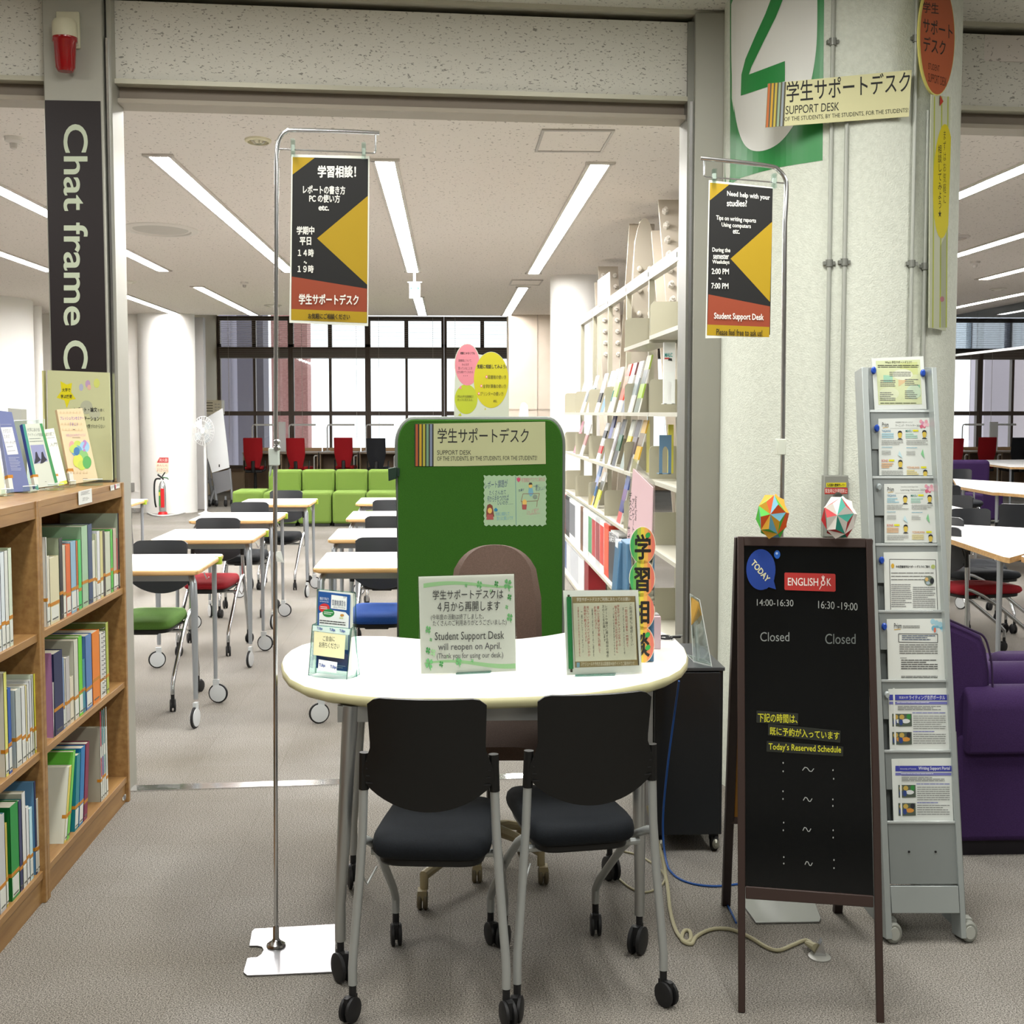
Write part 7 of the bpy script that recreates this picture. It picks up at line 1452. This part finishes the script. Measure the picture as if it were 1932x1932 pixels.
A_, B_ = onY(1752, 400, 4.75), onY(1790, 400, 4.86); nn = (B_ - A_).cross(Vector((0, 0, 1))); s = Sheet(A_, nn, (1300, 0, 632))
s.base([(1398, 545), (1508, 560), (1500, 1000), (1482, 1908), (1385, 1890), (1388, 1000)], M('b9bda4', .4), .003)
for x in (1410, 1452, 1488): s.line([(x + 6, 556), (x - 4, 1890)], 7, M('a9b24a'))
s.poly([(1466 + 58 * math.cos(R(k * 10)) - (math.sin(R(k * 10)) * 10), 1045 + 330 * math.sin(R(k * 10))) for k in range(36) if 1466 + 58 * math.cos(R(k * 10)) < 1506], M('c9bb12', .4))
s.vtext('相談してみよう★', 1447, 835, 1260, 22, INK, .01); s.vtext('まずはお気軽に', 1474, 750, 1180, 18, M('4a4410')); s.ell(1460, 1725, 12, 16, M('c07a8a'))
s.k += 3; s.poly([(1448, 1420), (1484, 1350), (1480, 1890), (1455, 1890)], 'film')
tag(s.build('strip_poster', org=s.pt(1440, 1890)), 'long pale poster with a yellow balloon down the right flank of the column', 'poster')

# ================================================================ purple armchair at the right
Yp_ = 4.22; Xp = onZ(1845, 1658).x; t = thing('armchair', 'deep purple fabric armchair at the right edge behind the leaflet rack', 'armchair', (Xp + .25, Yp_ + .3, 0)); c = t.location; PU = 'purple'
MB().box((Xp, Yp_ + .02, .05), (Xp + .62, Yp_ + .5, .40), PU).build('base', t, c, bevel=.02, seg=3)
zA = onY(1860, 1298, Yp_).z; m = MB(); r_ = .075; ZA = zA - r_ * .62
prof = [(-.01, .34)] + [(.05 - .075 * math.cos(R(a_)), ZA - .02 + r_ * .9 * math.sin(R(a_))) for a_ in range(0, 181, 20)] + [(.115, .34)]
m.prism([(Xp + .02, Yp_ + .0 + y, z) for y, z in prof], (.6, 0, 0), PU).build('armrest', t, c, bevel=.012, seg=3)
m = MB(); y1 = Yp_ + .5; m.prism([(Xp + .02, y1 - .1 + y, z) for y, z in prof], (.6, 0, 0), PU).build('armrest', t, c, bevel=.012, seg=3)
# back: padded slab leaning away to the left, its rounded end towards us
bz = [onY(1893, 1300, Yp_), onY(1900, 1255, Yp_), onY(1890, 1218, Yp_), onY(1868, 1203, Yp_), onY(1800, 1178, Yp_), onY(1770, 1180, Yp_), onY(1760, 1215, Yp_), onY(1770, 1300, Yp_)]
xx = lambda px: (px - 847) / 2600 * Yp_
bk = [(Xp + .12, .36), (Xp + .11, onY(0, 1290, Yp_).z), (Xp + .098, onY(0, 1245, Yp_).z), (Xp + .08, onY(0, 1218, Yp_).z), (Xp + .045, onY(0, 1206, Yp_).z), (Xp - .06, onY(0, 1178, Yp_).z), (Xp - .095, onY(0, 1176, Yp_).z), (Xp - .11, onY(0, 1200, Yp_).z), (Xp - .06, .40), (Xp, .2)]
m = MB().prism([(x, Yp_ + .03, z) for x, z in bk], (0, .46, 0), PU); m.build('backrest', t, c, bevel=.03, seg=3)
pip = [(x, Yp_ + .028, z) for x, z in bk[:7]]; MB().tube(catmull(pip, 4), .0035, M('2a1638', .6), 6).build('piping', t, c)
MB().box((Xp + .14, Yp_ + .12, .38), (Xp + .6, Yp_ + .4, .47), PU).build('seat_cushion', t, c, bevel=.03, seg=3); MB().box((Xp + .03, Yp_ + .05, 0), (Xp + .58, Yp_ + .46, .06), M('17121b')).build('plinth', t, c)
zf = onY(1915, 1228, Yp_ + 1.0).z
t = thing('armchair', 'second purple armchair peeping over the near one at the right edge', 'armchair', (onY(1960, 1260, Yp_ + 1.1).x, Yp_ + 1.1, 0)); c = t.location; xl_ = onY(1886, 1240, Yp_ + .9).x
MB().box((xl_, Yp_ + .9, .05), (xl_ + .5, Yp_ + 1.4, .42), PU).build('base', t, c, bevel=.03, seg=3); MB().box((xl_, Yp_ + .9, .40), (xl_ + .5, Yp_ + 1.04, zf), PU).build('armrest', t, c, bevel=.04, seg=3)

# ================================================================ tables and chairs beyond, right of the column
def px_table(name, label, top, legs, grp='white-topped tables of the right-hand area'):
    P_ = [onZ(x, y, .72) for x, y in top]; cc = sum(P_, Vector()) / len(P_); t_ = thing(name, label, 'table', (cc.x, cc.y, 0), 0, grp); c_ = t_.location
    MB().prism(P_, (0, 0, -.002), 'desk_white').build('tabletop', t_, c_); MB().prism([p + Vector((0, 0, -.0022)) for p in P_], (0, 0, -.026), 'ply').build('wood_edge', t_, c_)
    for x, y in legs:
        v = cc.lerp(onZ(x, y, .72), .88); v.z = 0; lg = MB().tube([(v.x, v.y, .69), (v.x, v.y, .1)], [.016, .011], M('a6abb0', .35, .6), 10).build('leg', t_, c_); k = MB(); big_caster(k, v.x, v.y, .6); o = k.build('caster', lg, (0, 0, 0)); o.location = -c_
px_table('round_edged_table', 'nearest white-topped table right of the leaflet rack', [(1700, 984), (1783, 988), (1932, 996), (1990, 999), (1965, 1035), (1905, 1052), (1893, 1050), (1800, 1019), (1740, 1003)], [(1700, 984), (1990, 999), (1893, 1050), (1750, 1006), (1962, 1034)])
px_table('round_edged_table', 'white-topped table at the right edge nearest the purple armchair', [(1927, 1049), (2060, 1012), (2170, 1035), (2060, 1085), (1945, 1058)], [(1932, 1050), (2060, 1014), (2150, 1035), (2060, 1083)])
px_table('round_edged_table', 'small corner of a white table left of the grey chair, right of the rack', [(1720, 945), (1781, 951), (1826, 961), (1815, 966), (1781, 974), (1720, 965)], [(1725, 948), (1820, 962), (1781, 972), (1725, 962)])
px_table('round_edged_table', 'second white-topped table behind a black chair at the right', [(1798, 903), (1932, 911), (1990, 914), (1960, 935), (1885, 929), (1874, 929), (1806, 917)], [(1800, 904), (1980, 914), (1955, 933), (1880, 928), (1808, 916)])
px_table('round_edged_table', 'farthest white-topped table before the right-hand windows', [(1836, 868), (1932, 867), (2010, 868), (1990, 882), (1905, 881), (1846, 873)], [(1840, 868), (1990, 868), (1905, 880), (1850, 872), (1980, 880)])
LG = M('b9bbbc', .22, .95)
def rch(px, Y, rz, sm, lab): dup(ch0, (onY(px, 1000, Y).x, Y, 0), R(rz), lab, 'chairs of the right-hand area', mats={'seat': sm})
rch(1793, 7.75, -78, RDS, 'black chair with a red seat seen sideways, right of the leaflet rack')
rch(1800, 8.45, -80, BKS, 'black chair with a black seat just behind the red-seated one')
rch(1832, 9.1, 176, BKS, 'chair whose rounded back rises behind the nearest right table')
rch(1800, 10.6, 150, BKS, 'chair with a shiny grey back beside the small table corner')
rch(1790, 12.2, -60, BKS, 'black chair at the left end of the second right table')
rch(1922, 9.6, -25, BUS, 'black chair with a blue seat cut by the right edge')
rch(1810, 15.5, 180, BKS, 'grey-backed chair behind the second right table')
for px, Y, lab in ((1805, 17.2, 'purple armchair far back before the red task chairs'), (1765, 16.6, 'purple armchair far back, mostly behind the leaflet rack')):
    x0 = onY(px, 880, Y).x; t = thing('armchair', lab, 'armchair', (x0 + .3, Y, 0), 0, 'far purple armchairs'); c = t.location
    MB().box((x0, Y, .05), (x0 + .62, Y + .6, .42), PU).build('base', t, c, bevel=.03); MB().box((x0, Y + .45, .38), (x0 + .62, Y + .62, .80 if px > 1800 else .62), PU).build('backrest', t, c, bevel=.05, seg=3); MB().box((x0, Y, .38), (x0 + .1, Y + .5, .56), PU).build('armrest', t, c, bevel=.03)
# smoke curtain of glass hanging from the ceiling
t = thing('smoke_curtain', 'hanging glass smoke curtain with a white lower edge, right of the column', 'smoke curtain', (7.2, 14, ZC)); c = t.location
for i, (y0, y1) in enumerate(((8.2, 11.2), (11.2, 14.8), (14.8, 18.6), (18.6, 19.78))): MB().box((7.197, y0, 2.24), (7.203, y1 - .012, ZC), 'smoke_glass').build('glass_pane', t, c)
MB().box((7.18, 8.2, 2.215), (7.22, 19.78, 2.245), M('dcdcd8', .4)).build('lower_rail', t, c)
# ---------------------------------------------------------------- ceiling of the reading room: lamps, grilles, hatches
def strip_lamp(pn, pf, wd, label, z=ZC):
    """a recessed double-tube strip running away from the viewer"""
    a, b = onZ(*pn, z), onZ(*pf, z); x = (a.x + b.x) / 2
    t = thing('ceiling_light', label, 'light', (x, a.y, z), 0, 'long ceiling lamps')
    org = t.location; L = b.y - a.y; n = max(1, round(L / 1.35))
    m = MB(); m.box((x - wd / 2 - .02, a.y - .02, z - .012), (x + wd / 2 + .02, a.y + .02, z), M('bdb6ae')).box((x - wd / 2 - .02, b.y - .02, z - .012), (x + wd / 2 + .02, b.y + .02, z), M('bdb6ae'))
    for s in (-1, 1): m.box((x + s * (wd / 2) - .01, a.y, z - .012), (x + s * (wd / 2) + .01, b.y, z), M('c8c2ba'))
    m.build('frame', t, org)
    for i in range(n):
        y0, y1 = a.y + L * i / n + .02, a.y + L * (i + 1) / n - .015
        MB().box((x - wd / 2 + .01, y0, z - .006), (x + wd / 2 - .01, y1, z - .002), 'lamp_back').build('diffuser', t, org)
W = .125
for pn, pf, lab in [((296, 291), (548, 512), 'long lit ceiling lamp passing behind the left banner pole'),
        ((727, 300), (778, 512), 'long lit ceiling lamp right of the black Japanese banner'),
        ((788, 560), (797, 594), 'short far lit ceiling lamp behind the hanging exit sign'),
        ((1133, 306), (1006, 515), 'long lit ceiling lamp nearest the metal magazine shelf'),
        ((985, 541), (957, 595), 'short far lit ceiling lamp under the small ceiling hatch'),
        ((-160, 270), (302, 510), 'long lit ceiling lamp crossing behind the upper black post sign'),
        ((140, 515), (318, 592), 'far lit ceiling lamp reaching the white wall left of the windows'),
        ((366, 540), (485, 594), 'far lit ceiling lamp ending above the left corner of the windows'),
        ((-240, 380), (76, 511), 'lit ceiling lamp ending beside the big white column at the left edge'),
        ((2050, 268), (1700, 410), 'nearest lit ceiling lamp right of the stippled column'),
        ((2050, 404), (1700, 513), 'second lit ceiling lamp right of the stippled column'),
        ((2050, 476), (1857, 526), 'third lit ceiling lamp beyond the round ceiling speaker'),
        ((2050, 528), (1740, 592), 'fourth lit ceiling lamp right of the column, above the smoke curtain')]:
    strip_lamp(pn, pf, W, lab)
def ring(name, px, py, r, label, cat, m1, m2, group=None, deep=.02):
    c = onZ(px, py, ZC); t = thing(name, label, cat, c, 0, group)
    MB().lathe([(r, 0), (r * .98, -.008), (r * .8, -.014), (r * .78, -.002)], m1, c, n=36, sx=.667).build('ring', t, c)
    MB().lathe([(r * .78, -.001), (r * .6, -.004), (r * .3, -deep), (r * .12, -deep)], m2, c, n=36, sx=.667).build('face', t, c); return t
ring('ceiling_diffuser', 303, 433, .42, 'large round white air diffuser in the ceiling left of the pole', 'vent', M('d2cdc5'), M('b5b0a8'))
t = ring('downlight', 487, 264, .10, 'nearest round downlight in the ceiling above the banner pole', 'light', M('d9d2b4'), M('8c8468', .25, .6))
ring('downlight', 244, 531, .11, 'far round downlight in the ceiling right of the black post sign', 'light', M('d9d5c9'), M('e6e2d6', .3))
ring('downlight', 515, 576, .17, 'far round downlight in the ceiling just left of the black banner', 'light', M('c9c4ba'), M('e1ddd2', .3))
for px, py, lab in ((25, 259, 'small white smoke detector on the ceiling left of the black sign'), (461, 532, 'small white smoke detector on the ceiling between two lamps'), (1840, 493, 'white smoke detector on the ceiling right of the column')):
    c = onZ(px, py, ZC); t = thing('smoke_detector', lab, 'smoke detector', c)
    MB().lathe([(.055, 0), (.052, -.02), (.03, -.03)], M('d8d3cc'), c, n=24, sx=.8).build('housing', t, c); MB().lathe([(.024, -.03), (.02, -.055), (.008, -.06)], M('b9b3ab'), c, n=16, sx=.8).build('sensor', t, c)
ring('ceiling_speaker', 1797, 448, .19, 'round ceiling speaker right of the yellow poster', 'speaker', M('cfc8c1'), M('bdb6b0'))
ring('downlight', 1883, 545, .13, 'small round downlight in the ceiling far right', 'light', M('d9d5c9'), M('e6e2d6', .3))
for (x0, y0, x1, y1), lab in (((1022, 245, 1160, 284), 'nearest square access hatch in the ceiling above the magazine shelf'), ((965, 528, 1025, 537), 'far square access hatch in the ceiling between two lamps')):
    a, b = onZ(x0, y0, ZC), onZ((x0 + x1) / 2 + 60, y1, ZC); xr = onZ(x1, y0, ZC).x; t = thing('ceiling_hatch', lab, 'hatch', ((a.x + xr) / 2, (a.y + b.y) / 2, ZC)); c = t.location
    m = MB(); w2 = .014
    xa_, xb_ = a.x, xr; ya, yb_ = b.y, a.y
    for bx in (((xa_, ya), (xb_, ya + w2 * 2)), ((xa_, yb_ - w2 * 2), (xb_, yb_)), ((xa_, ya), (xa_ + w2, yb_)), ((xb_ - w2, ya), (xb_, yb_))): m.box((*bx[0], ZC - .008), (*bx[1], ZC), M('9d9790', .4, .4))
    m.build('frame', t, c); MB().box((xa_ + w2, ya + w2, ZC - .004), (xb_ - w2, yb_ - w2, ZC), 'board_back').build('lid', t, c)
# hanging exit sign
p = onY(782, 548, 13.6)
s = Sheet(p, nrm()); MW = M('b5b8b2', .4)
t = thing('exit_sign', 'small white hanging exit sign with a green double arrow', 'sign', (p.x, 13.6, ZC)); c = t.location
s.base([(772, 534), (793, 534), (793, 563), (772, 563)], MW, .05)
g = M('16934f')
s.line([(775, 544), (790, 544)], 1.6, g).line([(778, 540.5), (774.5, 544), (778, 547.5)], 1.5, g).line([(787, 540.5), (790.5, 544), (787, 547.5)], 1.5, g)
s.rect(779, 553.5, 780.3, 560, M('7cb894')).rect(782.7, 553.5, 784, 560, M('7cb894')).rect(779, 556, 784, 557, M('7cb894')).rect(779.5, 553.5, 783.5, 554.6, M('7cb894'))
s.build('panel', t, c); MB().box((onY(769, 530, 13.6).x, 13.59, onY(782, 533.5, 13.6).z), (onY(796, 530, 13.6).x, 13.66, onY(782, 531.5, 13.6).z), MW).build('bracket', t, c)
MB().tube([(p.x, 13.62, onY(782, 532, 13.6).z), (p.x, 13.62, ZC)], .012, MW).build('rod', t, c)
